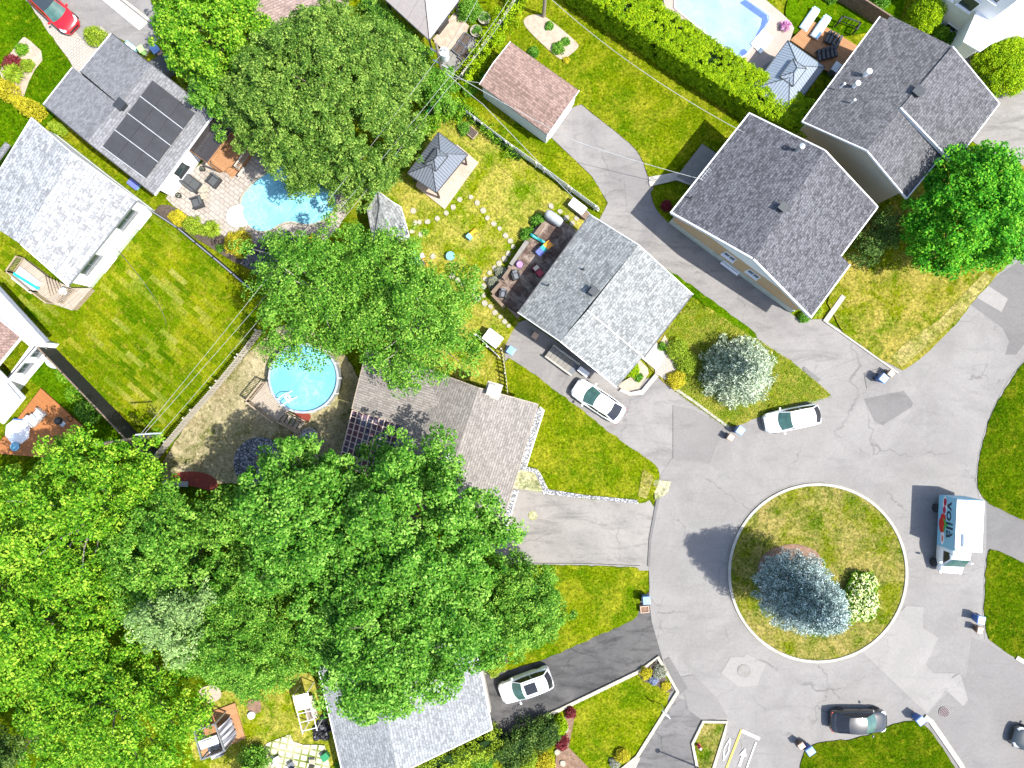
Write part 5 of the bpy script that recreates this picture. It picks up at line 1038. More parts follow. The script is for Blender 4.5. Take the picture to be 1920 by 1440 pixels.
p = P(422, 224, 1.6); t = thing('water_tank', 'tall galvanised water tank behind the glass pergola', 'tank', (p.x, p.y, 0)); mb = MB(); mb.lathe([(.34, .05), (.36, .2), (.36, 1.45), (.3, 1.62), (.1, 1.7), (0, 1.72)], (p.x, p.y, 0), 24); mb.build('shell', M['galv'], t, smooth=True, autosm=40); mb = MB(); mb.tube([(p.x+.36, p.y, 1.2), (p.x+.6, p.y-.1, 1.2), (p.x+.6, p.y-.1, .1)], .03); mb.build('pipe', M['galv'], t)
p = P(95, 677, .9); t = thing('garden_dome', 'pale plastic composter barrel beside the black fence', 'composter', (p.x, p.y, 0)); mb = MB(); mb.lathe([(.62, 0), (.6, .5), (.42, .95), (.2, 1.05), (0, 1.07)], (p.x, p.y, 0), 20); mb.build('drum', M['fascia'], t, smooth=True, autosm=50); mb = MB(); mb.lathe([(.22, 1.03), (.22, 1.1), (0, 1.12)], (p.x, p.y, 0), 16); mb.build('lid', M['galv'], t)
p = P(132, 785, .3); mb = MB(); mb.lathe([(.2, 0), (.25, .35), (.2, .35), (.17, .1), (0, .08)], (p.x, p.y, 0), 16); tag(mb.build('plant_pot', M['black'], None, (p.x, p.y, 0)), 'black round pot on the bare ground by the black fence', 'pot')
# ================================================================ fences
def picket(label, line, h, mt, gap=.16, wd=.1, name='picket_fence', post=2.4):
    pts = [P(*p) for p in line]; o = pts[0].lerp(pts[-1], .5); root = thing(name, label, 'fence', (o.x, o.y, 0)); mb = MB(); rl = MB(); nn = 0
    for a, b in zip(pts, pts[1:]):
        L_ = (b-a).length; d = (b-a)/L_; rz = math.atan2(d.y, d.x); n = int(L_/gap); q = Vector((-d.y, d.x, 0))*.03
        for k in range(n): c = a+d*(k+.5)*gap+q; mb.box((c.x, c.y, h/2+rng.uniform(-.02, .02)), (wd, .025, h), rz)
        for z in (.3, h-.3): rl.bar(a+Vector((0, 0, z)), b+Vector((0, 0, z)), .04, .09)
        for k in range(int(L_/post)+1):
            c = a+d*min(L_, k*post)-q*1.6; pm = MB(); pm.box((c.x, c.y, (h+.1)/2), (.11, .11, h+.1), rz); pm.build('post', M[mt], root)
    mb.build('pickets', M[mt], root); rl.build('rail', M[mt], root); return root
def panel_fence(label, line, h, mt, cap, name='panel_fence', th=.06, post=2.3):
    pts = [P(*p) for p in line]; o = pts[0].lerp(pts[-1], .5); root = thing(name, label, 'fence', (o.x, o.y, 0))
    for a, b in zip(pts, pts[1:]):
        L_ = (b-a).length; n = max(1, round(L_/post)); mb = MB()
        for k in range(n):
            s, e = a.lerp(b, k/n), a.lerp(b, (k+1)/n); mb.bar(s+Vector((0, 0, h/2)), e+Vector((0, 0, h/2)), th, h-.04); pm = MB(); pm.box((s.x, s.y, h/2+.05), (.1, .1, h+.1), math.atan2((e-s).y, (e-s).x)); pm.build('post', M[mt], root)
        mb.build('panel', M[mt], root); c = MB(); c.bar(a+Vector((0, 0, h)), b+Vector((0, 0, h)), th+.05, .04); c.build('top_rail', M[cap], root)
    return root
picket('white picket fence from the utility pole to the pale roofed house', [(848, 196), (905, 240), (960, 281), (1020, 323), (1070, 360), (1122, 398)], 1.15, 'fascia', .15)
picket('tall brown picket fence between the garage and the garden planters', [(868, 155), (905, 103), (945, 48), (985, -12)], 1.7, 'wood_fence', .2, .13)
picket('pale wooden fence between the sod lawn and the sandy yard', [(492, 622), (455, 672), (410, 727), (360, 783), (300, 856), (270, 885)], 1.5, 'wood_fence', .17, .12)
picket('short dark shadowed picket fence at the back of the beige roofed house', [(941, 655), (948, 700), (952, 738)], 1.3, 'wood_fence', .3, .1)
picket('small white picket fence around the storage box', [(893, 628), (915, 650), (938, 672)], 1.0, 'fascia', .18)
panel_fence('tall black panel fence between the sod lawn and the orange deck garden', [(92, 640), (150, 700), (210, 762), (262, 817), (306, 852)], 2.3, 'black_fence', 'wood_brown')
panel_fence('low black fence behind the pool side flower bed', [(282, 392), (345, 433), (410, 487), (482, 548)], 1.1, 'black_fence', 'grey_metal')
panel_fence('dark brown panel fence beside the lounger lawn at the top', [(1545, -12), (1600, 20), (1650, 52)], 1.8, 'mulch_brown', 'wood_brown')
panel_fence('green netting fence under the edge of the big round maple', [(700, 372), (745, 308), (790, 242), (830, 182)], 1.3, 'green_bin', 'green_bin', 'net_fence', .03)
# ================================================================ utility poles and wires
def pole(label, x, y, h, trans=False, arm=None, r_=.16):
    p = P(x, y, 0); root = thing('utility_pole', label, 'pole', p); mb = MB(); mb.tube([(p.x, p.y, -.2), (p.x, p.y, h*.5), (p.x, p.y, h)], [r_, r_*.85, r_*.65], 10); mb.build('pole', M['pole_wood'], root)
    if arm:
        a, b = P(*arm[0]), P(*arm[1]); mb = MB(); mb.bar(a, b, .11, .13); ar = mb.build('crossarm', M['galv'], root)
        for t in (.04, .35, .96): q = a.lerp(b, t); ib = MB(); ib.lathe([(.05, .06), (.07, .12), (.04, .2), (0, .22)], q, 8); ib.build('insulator', M['galv'], ar)
    if trans:
        c = Vector((p.x+.42, p.y+.05, h-2.6)); mb = MB(); mb.lathe([(.3, 0), (.32, .1), (.32, 1.0), (.34, 1.02), (.34, 1.08), (.1, 1.2), (0, 1.2)], c, 20); tb = mb.build('transformer', M['fascia'], root, smooth=True, autosm=40)
        for s in (-1, 1): ib = MB(); ib.lathe([(.04, 0), (.07, .08), (.05, .16), (.07, .2), (.03, .34), (0, .35)], c+Vector((s*.13, 0, 1.15)), 8); ib.build('bushing', M['galv'], tb)
        for z in (1.6, 3.4): mb = MB(); mb.bar((p.x-.55, p.y+.3, h-z), (p.x+.55, p.y-.3, h-z), .09, .1); mb.build('bracket', M['galv'], root)
    return root
pole('tall wooden utility pole with a white transformer by the fence corner', 839, 178, 9.0, True)
pole('wooden utility pole in the sandy vegetable patch at the top', 1019, 31, 8.5, arm=((1005, -60, 8.2), (1030, -62, 8.2)))
pole('utility pole with metal crossarm rising from the grove behind the black fence', 300, 816, 8.8, arm=((255, 815, 8.6), (303, 812, 8.6)))
def wire(pts, label, sag=.5, r_=.013, mt='cable', group='overhead wires'):
    q = [P(*p) for p in pts]; path = []
    for a, b in zip(q, q[1:]):
        n = 14
        for k in range(n): t = k/n; path.append(a.lerp(b, t)-Vector((0, 0, sag*4*t*(1-t))))
    path.append(q[-1]); mb = MB(); mb.tube(path, r_, 5); o = mb.build('overhead_wire', M[mt], None, path[0]); return tag(o, label, 'wire', group)
wire([(263, 815, 8.7), (822, 108, 8.6), (895, 0, 8.6), (930, -50, 8.6)], 'leftmost of the long wires from the metal crossarm across the big maple', .5)
wire([(270, 814, 8.7), (836, 152, 7.0), (960, -10, 7.2)], 'middle long wire from the metal crossarm to the transformer pole', .6)
wire([(302, 812, 8.7), (838, 168, 6.2), (972, -8, 6.5)], 'right hand long wire from the metal crossarm to the transformer pole', .7)
wire([(836, 135, 7.6), (905, 195, 6.9), (1135, 430, 3.6)], 'service wire from the transformer pole to the pale roofed house', .2, .02)
wire([(836, 140, 7.4), (898, 155, 2.9)], 'service wire from the transformer pole to the garage', .2, .018)
wire([(836, 130, 7.8), (1080, 265, 6), (1330, 340, 4.1)], 'service wire from the transformer pole over the driveway to the charcoal roofed house', .3, .02)
wire([(1030, -5, 8), (1200, 130, 7), (1398, 250, 4.2)], 'wire passing above the garage lawn to the charcoal roofed house', .3, .018)
wire([(217, 465, 3), (290, 560, .9), (312, 610, .1)], 'thin dark cable from the white wall down to the sod lawn', .3, .02, 'black')
# ================================================================ pools
def pool(nm, label, outline, mt, coping='concrete', cw=.28, z=.06, lip=.14, liner='white'):
    pts = [P(*p)[:2] for p in outline]; cx = sum(p[0] for p in pts)/len(pts); cy = sum(p[1] for p in pts)/len(pts); root = thing(nm, label, 'pool', (cx, cy, 0))
    inn = pts; out = offset2(pts, -cw); n = len(pts); mb = MB(); rows = [[(p[0], p[1], -.05) for p in inn], [(p[0], p[1], TOPZ+lip) for p in inn], [(p[0], p[1], TOPZ+lip) for p in out], [(p[0], p[1], -.05) for p in out]]; mb.grid(rows, True); mb.build('coping', M[coping], root)
    mb = MB(); mb.prism([tuple(p) for p in inn], TOPZ, TOPZ+z); mb.build('water', M[mt], root); return root
kid = smooth([(453, 385), (458, 368), (475, 348), (492, 334), (512, 322), (535, 312), (570, 322), (600, 345), (625, 360), (634, 382), (622, 405), (600, 418), (575, 423), (548, 415), (528, 420), (508, 434), (485, 435), (466, 422)], 2)
pl = pool('swimming_pool', 'kidney shaped turquoise pool partly under the big round maple', kid, 'pool_water', 'stone_pale', .14)
st_ = [P(*p)[:2] for p in smooth([(460, 385), (440, 388), (428, 400), (428, 418), (440, 428), (462, 426), (468, 420), (456, 405)], 1)]; mb = MB(); mb.prism(st_, TOPZ, TOPZ+.2); mb.build('white_steps', M['white'], pl)
rect = smooth([(1262, 14), (1272, 24), (1340, 78), (1376, 106), (1388, 110), (1399, 103), (1425, 65), (1441, 42), (1440, 30), (1400, 5), (1340, -50), (1300, -60), (1272, -20)], 1)
pl = pool('swimming_pool', 'large light blue rectangular pool at the top edge with a pinkish deck', rect, 'pool_water3', 'white', .1, .03, .1)
stp = [(1405, 85), (1428, 58), (1448, 74), (1424, 104)]; lin = [P(*p)[:2] for p in stp]; mb = MB(); mb.prism(lin, TOPZ+.0, TOPZ+.13); sp_ = mb.build('white_steps', M['white'], pl)
for k in range(3): t = .25+.25*k; a = P(1405+(1428-1405)*0+(1424-1405)*t, 85+(104-85)*t); b = P(1428+(1448-1428)*t, 58+(74-58)*t); mb = MB(); mb.bar((a.x, a.y, TOPZ+.14), (b.x, b.y, TOPZ+.14), .03, .03); mb.build('step_edge', M['box_blue'], sp_)
mb = MB(); q = [P(*p)[:2] for p in [(1395, 2), (1436, 31), (1438, 42), (1424, 64), (1415, 70), (1424, 52), (1427, 38), (1385, 8)]]; mb.prism(q, TOPZ+.03, TOPZ+.034); mb.build('bench_step', M['pool_liner'], pl)
mb = MB(); q = [P(*p)[:2] for p in [(1382, 107), (1390, 109), (1400, 100), (1394, 94), (1388, 96)]]; mb.prism(q, TOPZ+.03, TOPZ+.034); mb.build('corner_step', M['pool_liner'], pl)
def roundpool(label, x, y, rpx, h, wmt):
    p = P(x, y, h); r_ = rpx/PPM*(CAMH-h)/CAMH; root = thing('round_pool', label, 'pool', (p.x, p.y, 0)); mb = MB(); mb.lathe([(r_-.04, .1), (r_-.03, h-.02), (r_-.03, h)], (p.x, p.y, 0), 48); 
    mb = MB(); n = 48; mb.grid([[(p.x+rr*math.cos(6.2832*k/n), p.y+rr*math.sin(6.2832*k/n), z) for k in range(n)] for rr, z in ((r_, 0), (r_, h-.02), (r_+.06, h-.02), (r_+.06, h+.02), (r_-.12, h+.02), (r_-.12, .5))], True); mb.build('pool_wall', M['galv'], root, smooth=True, autosm=40)
    mb = MB(); mb.prism([(p.x+(r_-.122)*math.cos(6.2832*k/48), p.y+(r_-.122)*math.sin(6.2832*k/48)) for k in range(48)], h-.4, h-.22); mb.build('water', M[wmt], root)
    mb = MB(); mb.grid([[(p.x+(r_-.121)*math.cos(6.2832*k/n), p.y+(r_-.121)*math.sin(6.2832*k/n), z) for k in range(n)] for z in (h, h-.4)], True); mb.build('liner', M['box_blue'], root)
    for k in range(14): a = 6.2832*k/14; pm = MB(); pm.box((p.x+(r_+.05)*math.cos(a), p.y+(r_+.05)*math.sin(a), h/2), (.07, .12, h), a); pm.build('upright', M['fascia'], root)
    return root, p, r_
M['box_blue'] = M.get('box_blue') or solid('box_blue', (.22, .46, .62), .5)
rp, pc_, rr_ = roundpool('round above ground pool with turquoise water beside the sandy yard', 569, 709, 65, 1.3, 'pool_water2')
a = P(530, 754, 1.3); b = P(551, 738, 1.3)
mb = MB(); 
for s in (-1, 1):
    q = Vector((-(b-a).y, (b-a).x, 0)).normalized()*s*.3; mb.tube([a+q-Vector((0, 0, .1)), a+q+Vector((0, 0, .7)), a.lerp(b, .5)+q+Vector((0, 0, .8)), b+q+Vector((0, 0, -.3))], .035, 6)
lad = mb.build('ladder_rail', M['white'], rp)
for k in range(4): c = a.lerp(b, .35+.22*k); mb = MB(); mb.box((c.x, c.y, 1.25-.1*k), (.18, .62, .05), math.atan2((b-a).y, (b-a).x)); mb.build('step', M['white'], lad)
roundpool('small blue pool mostly hidden under the right side of the big round maple', 738, 128, 38, 1.1, 'pool_water3')
# round pool deck with railings and stair
def deck(label, outline, z, mt, rot=0, name='deck', th=.12, skirt=None):
    pts = [P(p[0], p[1], z)[:2] for p in outline]; cx = sum(p[0] for p in pts)/len(pts); cy = sum(p[1] for p in pts)/len(pts); root = thing(name, label, 'deck', (cx, cy, 0)); mb = MB(rot); mb.prism(pts, z-th, z); mb.build('boards', M[mt], root)
    sk = offset2(pts, .06); mb = MB(); n = len(sk); mb.add([(p.x, p.y, 0) for p in sk]+[(p.x, p.y, z-th) for p in sk], [[i, (i+1) % n, n+(i+1) % n, n+i] for i in range(n)]); mb.build('skirting', M[skirt or mt], root); return root
def railing(root, line, z0, h=.95, mt='wood_post', gap=.14):
    pts = [P(p[0], p[1], z0) for p in line]
    for a, b in zip(pts, pts[1:]):
        mb = MB(); L_ = (b-a).length; n = max(2, int(L_/gap)); mb.bar(a+Vector((0, 0, h)), b+Vector((0, 0, h)), .1, .05); mb.bar(a+Vector((0, 0, .1)), b+Vector((0, 0, .1)), .05, .06)
        for k in range(n+1): c = a.lerp(b, k/n); mb.box((c.x, c.y, z0+h/2+.02), (.035, .035, h-.06))
        mb.build('railing', M[mt], root)
        for c in (a, b): pm = MB(); pm.box((c.x, c.y, z0+h/2), (.11, .11, h+.06)); pm.build('post', M[mt], root)
d1 = deck('grey brown wooden deck with railings against the round pool', [(500, 715), (470, 752), (518, 789), (541, 770), (528, 757), (514, 742), (505, 730)], 1.15, 'wood_pale', R(35), skirt='wood_post')
railing(d1, [(497, 717), (468, 752), (518, 791)], 1.15)
for k in range(6): a = P(524+k*7.5, 781+k*4.2, 1.0-k*.16); mb = MB(); mb.box((a.x, a.y, 1.0-k*.16), (.27, 1.0, .05), R(-30)); mb.build('step', M['wood_pale'], d1)
for o_ in ((0, 0), (13, -19)): a = P(519+o_[0], 791+o_[1], 1.9); b = P(558+o_[0], 812+o_[1], 1.0); mb = MB(); mb.bar(a, b, .08, .06); mb.bar(a-Vector((0, 0, .9)), b-Vector((0, 0, .85)), .06, .2); mb.build('stair_rail', M['wood_post'], d1)
# ---------------------------------------------------------------- other decks
d2 = deck('weathered dark brown plank deck behind the centre house', [(1035, 398), (1090, 440), (1060, 460), (972, 592), (920, 548), (952, 500), (985, 455), (1005, 425)], .6, 'wood_old', R(-38), skirt='wood_brown')
for nm, pts, h in (('planter_box', [(1017, 417), (1022, 421), (1008, 442), (1001, 438)], .5), ('bench_back', [(985, 450), (992, 454), (960, 498), (955, 494)], .5), ('planter_box', [(956, 499), (960, 503), (946, 525), (941, 520)], .6), ('planter_box', [(938, 527), (943, 531), (925, 552), (920, 547)], .6), ('planter_box', [(921, 554), (925, 551), (948, 574), (944, 578)], .6), ('planter_box', [(950, 575), (956, 579), (975, 592), (970, 597)], .6)):
    q = [P(p[0], p[1], .6+h)[:2] for p in pts]; mb = MB(R(50)); mb.prism(q, .6, .6+h); mb.build(nm, M['wood_brown' if nm == 'planter_box' else 'concrete_dull'], d2)
d3 = deck('orange stained wooden deck at the left edge', [(76, 728), (156, 800), (110, 860), (-10, 850), (-2, 830)], .35, 'wood_orange', R(-42))
d4 = deck('pale weathered deck with stair and wheel chair toys below the white house', [(28, 510), (45, 485), (90, 520), (135, 540), (172, 540), (135, 582), (100, 570), (70, 548)], .8, 'wood_pale', R(40), skirt='wood_post')
railing(d4, [(45, 485), (26, 512), (70, 548), (100, 570)], .8); railing(d4, [(140, 545), (120, 568)], .8)
mb = MB()
for k in range(5): a = P(86+k*5, 535+k*1.0, 1.5-k*.1); mb.bar(P(84+k*5.5, 518+k*2, 1.6), P(94+k*5.5, 556-k*3, 1.1), .07, .06)
mb.build('lattice', M['wood_post'], d4)
rbox('turquoise rimmed paddling pool box on the pale weathered deck', 47, 525, R(-38), (2.0, 1.2, .3), 'fascia', 'paddling_pool', 'pool', .82, .03)
p = P(70, 530, 1.2); mb = MB(); mb.bar(P(27, 513, 1.1), P(72, 541, 1.1), .22, .25); tag(mb.build('pool_noodle', solid('turquoise', (.02, .5, .6), .5), None, p), 'turquoise roll along the edge of the pale weathered deck', 'roll')
p = P(118, 546, 1.6); t = thing('round_grill', 'round white covered grill on the pale weathered deck', 'grill', (p.x, p.y, .8)); mb = MB(); mb.lathe([(.05, .55), (.28, .65), (.32, .8), (.25, .95), (0, 1.0)], (p.x, p.y, .8), 18); mb.build('bowl', M['white'], t, smooth=True)
for k in range(3): a = k*2.09; mb = MB(); mb.tube([(p.x, p.y, 1.45), (p.x+.25*math.cos(a), p.y+.25*math.sin(a), .8)], .02); mb.build('leg', M['grey_metal'], t)
d5 = deck('wood and dark slatted sun deck beside the metal roofed gazebo', [(1520, 38), (1558, 55), (1622, 95), (1590, 150), (1545, 130), (1530, 108), (1482, 75)], .25, 'wood_deck', R(-38))
railing(d5, [(1565, 50), (1572, 40), (1605, 52), (1598, 64)], .25, .8, 'black', .3)
# ---------------------------------------------------------------- solar house terrace: pergola, stair deck
def pergola(label, quad, z, n, nc, beam, glass=None, w_=.09, name='pergola'):
    q = [P(p[0], p[1], z) for p in quad]; c = (q[0]+q[2])/2; root = thing(name, label, 'pergola', (c.x, c.y, 0)); U = Vector((0, 0, .07))
    for k in range(n): t = k/(n-1); mb = MB(); mb.bar(q[0].lerp(q[1], t)+U, q[3].lerp(q[2], t)+U, w_, .12); mb.build('rafter', M[beam], root)
    for k in range(nc): t = k/(nc-1); mb = MB(); mb.bar(q[0].lerp(q[3], t)-U*.4, q[1].lerp(q[2], t)-U*.4, w_, .1); mb.build('beam', M[beam], root)
    for p in q: mb = MB(); mb.box((p.x, p.y, (z-.1)/2), (.13, .13, z-.12)); mb.build('post', M[beam], root)
    if glass: mb = MB(); mb.add([p+U*2.2 for p in q]+[p+U*1.8 for p in q], [[0, 1, 2, 3], [7, 6, 5, 4], [0, 4, 5, 1], [1, 5, 6, 2], [2, 6, 7, 3], [3, 7, 4, 0]]); mb.build('roof_panel', glass, root)
    return root
def clear(name, c, al):
    m, t, b = newmat(name); b.inputs['Base Color'].default_value = c4(c); b.inputs['Alpha'].default_value = al; b.inputs['Roughness'].default_value = .2; return m
smoke = clear('smoked_sheet', (.05, .045, .045), .72)
pergola('pergola with smoked roof panels attached to the solar mat house', [(400, 217), (434, 248), (390, 306), (355, 280)], 2.5, 2, 7, 'wood_deck', smoke)
d6 = deck('reddish brown stepped deck between the smoked pergola and the pool', [(396, 290), (436, 250), (476, 280), (448, 320), (430, 312), (418, 322), (396, 306)], .7, 'wood_deck', R(-38))
mb = MB(); q = [P(434, 250, 1.6), P(474, 280, 1.6), P(446, 318, 1.6)]
railing(d6, [(436, 251), (474, 281)], .7, .9, 'black'); railing(d6, [(474, 281), (448, 317)], .7, .9, 'wood_fence')
for k in range(5): a = P(425+k*4.2, 303+k*5.4, .55-k*.12); mb = MB(); mb.box((a.x, a.y, .6-k*.12), (.32, 1.0, .06), R(-50)); mb.build('step', M['wood_deck'], d6)
a = P(447, 330, 1.0); b = P(458, 314, 1.2); mb = MB(); mb.bar(a, b, .2, .1); mb.build('handrail', M['wood_fence'], d6)
def seat(label, x, y, rz, w_, d_, z=0, fab='cushion', fr='rattan', name='armchair', cat='armchair', group=None, seats=1):
    p = P(x, y, z+.45); root = thing(name, label, cat, (p.x, p.y, z), rz, group); root.rotation_euler = (0, 0, rz); I = Matrix.Identity(4)
    def B(nm, c, d, m_, bev=.03, tilt=None): mb = MB(); mb.box(c, d, 0, tilt=tilt); me = mb.build(nm, M[m_], None, bevel=bev); me.parent = root; return me
    B('frame', (0, 0, .2), (w_, d_, .3), fr)
    for s in (-1, 1): B('armrest', (s*(w_/2-.07), -.02, .46), (.14, d_-.02, .22), fr)
    for k in range(seats): ws = (w_-.3)/seats; B('seat_cushion', (-(w_-.3)/2+ws*(k+.5), -.06, .41), (ws-.02, d_-.26, .14), fab, .05)
    B('backrest', (0, d_/2-.1, .6), (w_-.26, .18, .5), fab, .05, ('X', -.15)); return root
seat('charcoal two seat sofa by the white wall of the solar mat house', 357, 342, R(142), 1.75, .95, 0, seats=2, name='sofa', cat='sofa'); seat('charcoal armchair at the pool side of the glass coffee tables', 400, 338, R(-38), .95, .95); seat('charcoal armchair nearest the flower bed', 369, 379, R(-72), .95, .9)
for i, (x, y, a, b) in enumerate(((379, 353, .5, .36), (381, 368, .34, .24))):
    p = P(x, y, .4); t = thing('coffee_table', ['larger oval pale coffee table between the charcoal seats', 'smaller oval pale coffee table between the charcoal seats'][i], 'table', (p.x, p.y, 0)); mb = MB(); mb.prism([(p.x+a*math.cos(6.283*k/24), p.y+b*math.sin(6.283*k/24)) for k in range(24)], .38, .42); mb.build('tabletop', M['stone_pale'], t)
    for k in range(3): q = k*2.09; mb = MB(); mb.tube([(p.x+a*.6*math.cos(q), p.y+b*.6*math.sin(q), 0), (p.x+a*.5*math.cos(q), p.y+b*.5*math.sin(q), .38)], .02); mb.build('leg', M['black'], t)
for i, (x, y) in enumerate(((379, 316), (334, 366))):
    p = P(x, y, .4); t = thing('planter', ['dark hexagonal planter at the foot of the smoked pergola', 'dark square planter at the lower end of the white wall'][i], 'planter', (p.x, p.y, 0)); mb = MB(); mb.lathe([(.17, 0), (.25, .4), (.21, .4), (.19, .3), (0, .3)], (p.x, p.y, 0), 6+2*i); mb.build('pot', M['black'], t); leafmesh('plant', [(p.x, p.y, .42)], .16, 40, .09, 'grey', t)
# loungers
def lounger(label, x, y, rz, fab, fr, z=0, group=None, L_=1.9, W_=.65):
    p = P(x, y, z+.3); root = thing('sun_lounger', label, 'lounger', (p.x, p.y, z), rz, group)
    def B(nm, c, d, m_, bev=.02, tilt=None): mb = MB(); mb.box(c, d, 0, tilt=tilt); o = mb.build(nm, M[m_], None, bevel=bev); o.parent = root
    B('frame', (0, 0, .24), (L_, W_, .06), fr); B('mattress', (-L_*.15, 0, .31), (L_*.68, W_-.1, .07), fab); B('backrest', (L_*.33, 0, .42), (L_*.34, W_-.1, .06), fab, .02, ('Y', -.4))
    for sx in (-1, 1):
        for sy in (-1, 1): B('leg', (sx*L_*.42, sy*W_*.42, .105), (.05, .05, .21), fr, 0)
    return root
M['sky_fabric'] = solid('sky_fabric', (.3, .55, .72), .7, 0, (.38, .62, .78), 4)
lounger('pale blue sun lounger with white frame nearest the pool', 1518, 36, R(56), 'sky_fabric', 'white', 0, 'pale blue loungers', 1.95, .7); lounger('pale blue sun lounger with white frame on the deck edge', 1539, 51, R(56), 'sky_fabric', 'white', .27, 'pale blue loungers', 1.95, .7)
for i, (x, y, a) in enumerate(((1553, 68, 64), (1559, 71, 64), (1566, 74, 64), (1573, 78, 64))): lounger(['first', 'second', 'third', 'fourth'][i]+' from the left of the black slatted loungers in the upper row on the deck', x, y, R(a), 'cushion', 'black', .27, 'black loungers in the upper row', .95, .28)
for i, (x, y, a) in enumerate(((1536, 104, 100), (1544, 101, 100), (1552, 99, 100), (1560, 97, 100), (1567, 95, 100))): lounger(['first', 'second', 'third', 'fourth', 'fifth'][i]+' from the left of the black slatted loungers in the lower row on the deck', x, y, R(a), 'cushion', 'black', .27, 'black loungers in the lower row', .9, .3)
for i, (x, y, l_) in enumerate(((534, 449, .8), (540, 437, .8), (551, 446, .8))):
    pass
def panelmat(label, pts, group):
    q = [P(p[0], p[1], .5)[:2] for p in pts]; c = Vector((sum(a[0] for a in q)/4, sum(a[1] for a in q)/4)); root = thing('ground_solar_panel', label, 'solar panel', (c.x, c.y, 0), 0, group); mb = MB(); mb.prism(q, .42, .48); mb.build('panel', M['black'], root); mb = MB(); i = offset2(q, .12)
    for p in i: mb.box((p.x, p.y, .21), (.05, .05, .42))
    mb.build('stand', M['galv'], root)
panelmat('uppermost black solar panel on the stone paving by the pool', [(539, 431), (548, 438), (541, 447), (533, 440)], 'black panels by the pool'); panelmat('right hand black solar panel by the pool paving', [(550, 440), (564, 452), (557, 461), (542, 449)], 'black panels by the pool'); panelmat('left lower black solar panel by the pool paving', [(528, 451), (535, 456), (529, 464), (521, 459)], 'black panels by the pool'); panelmat('bottom black solar panel touching the feathery tree', [(537, 458), (547, 465), (541, 473), (531, 466)], 'black panels by the pool')
# ================================================================ sheds and gazebos
sd = thing('shed', 'small shed with dark shingle roof between the sod lawn and the pool', 'shed', P(492, 485)); roof(sd, [[(490, 446, 2.2), (540, 488, 2.2), (520, 508, 2.7), (470, 470, 2.7)], [(470, 470, 2.7), (520, 508, 2.7), (502, 525, 2.2), (450, 494, 2.2)]], 'sh_black'); walls(sd, [(490, 446, 2.2), (540, 488, 2.2), (502, 525, 2.2), (450, 494, 2.2)], 'fascia_dark', .15); trim(sd, [[(490, 446, 2.2), (540, 488, 2.2)]], 'fascia', .06, .1)
sd = thing('shed', 'small shed with pale shingle roof beside the sandbox tree', 'shed', P(735, 400)); roof(sd, [[(708, 358, 2.4), (735, 378, 2.4), (752, 388, 2.4), (766, 438, 2.4), (735, 450, 2.8), (712, 385, 2.9)], [(708, 358, 2.4), (712, 385, 2.9), (735, 450, 2.8), (700, 460, 2.3), (688, 392, 2.3)]], 'sh_light'); walls(sd, [(708, 358, 2.4), (735, 378, 2.4), (752, 388, 2.4), (766, 438, 2.4), (700, 460, 2.3), (688, 392, 2.3)], 'white_siding', .15); trim(sd, [[(708, 358, 2.4), (735, 378, 2.4), (752, 388, 2.4), (766, 438, 2.4)]], 'fascia', .06, .1)
def gazebo(label, corners, ze, tiers, mt, post='dark_metal', base=None, name='gazebo'):
    q = [P(p[0], p[1], ze) for p in corners]; c = (q[0]+q[1]+q[2]+q[3])/4; root = thing(name, label, 'gazebo', (c.x, c.y, 0))
    def hip(f0, z0, f1, z1, nm):     # f: shrink factor ; ridge along the longer side
        mb = MB(); e = [c+(p-c)*f0 for p in q]; la = (q[1]-q[0]).length; lb = (q[2]-q[1]).length
        if lb >= la: r0 = (q[0]+q[1])/2; r1 = (q[2]+q[3])/2; L_ = lb; Ws = la; order = 0
        else: r0 = (q[1]+q[2])/2; r1 = (q[3]+q[0])/2; L_ = la; Ws = lb; order = 1
        k = max(.12, (L_-Ws)/L_); a = c+(r0-c)*k*f0; b = c+(r1-c)*k*f0
        e = [Vector((p.x, p.y, z0)) for p in e]; a = Vector((a.x, a.y, z1)); b = Vector((b.x, b.y, z1)); t = (f0-f1)/f0 if f1 else 1
        F = [(e[0], e[1], a), (e[1], e[2], b, a), (e[2], e[3], b), (e[3], e[0], a, b)] if order == 0 else [(e[1], e[2], a), (e[2], e[3], b, a), (e[3], e[0], b), (e[0], e[1], a, b)]
        for f in F:
            n_ = len(f); ar = sum(f[i].x*f[(i+1) % n_].y-f[(i+1) % n_].x*f[i].y for i in range(n_)); f = f if ar > 0 else f[::-1]; mb.add(list(f)+[p-Vector((0, 0, .06)) for p in f], [list(range(n_)), list(range(n_, 2*n_))[::-1]]+[[i, n_+i, n_+(i+1) % n_, (i+1) % n_] for i in range(n_)])
        o = mb.build(nm, M[mt], root)
        tb = MB()
        for i in range(4): tb.bar(e[i]+Vector((0, 0, -.02)), e[(i+1) % 4]+Vector((0, 0, -.02)), .07, .08)
        tb.tube([a+Vector((0, 0, .01)), b+Vector((0, 0, .01))], .035); 
        for i in range(4): n_ = min((a, b), key=lambda v: (v-e[i]).length); tb.tube([e[i]+Vector((0, 0, .01)), n_+Vector((0, 0, .01))], .03, 5)
        tb.build('roof_trim', M['dark_metal'], o)
    hip(1, ze, 0, ze+tiers[0], 'roof')
    if len(tiers) > 1: hip(tiers[1], ze+tiers[0]*(1-tiers[1])+.22, 0, ze+tiers[0]+.3, 'upper_roof')
    for p in q: a = c+(p-c)*.9; mb = MB(); mb.box((a.x, a.y, ze/2), (.14, .14, ze)); mb.build('post', M[post], root)
    if base: 
        b_ = [P(*p)[:2] for p in base[0]]; mb = MB(R(52)); mb.prism(b_, 0, .18); mb.build('platform', M[base[1]], root)
    return root
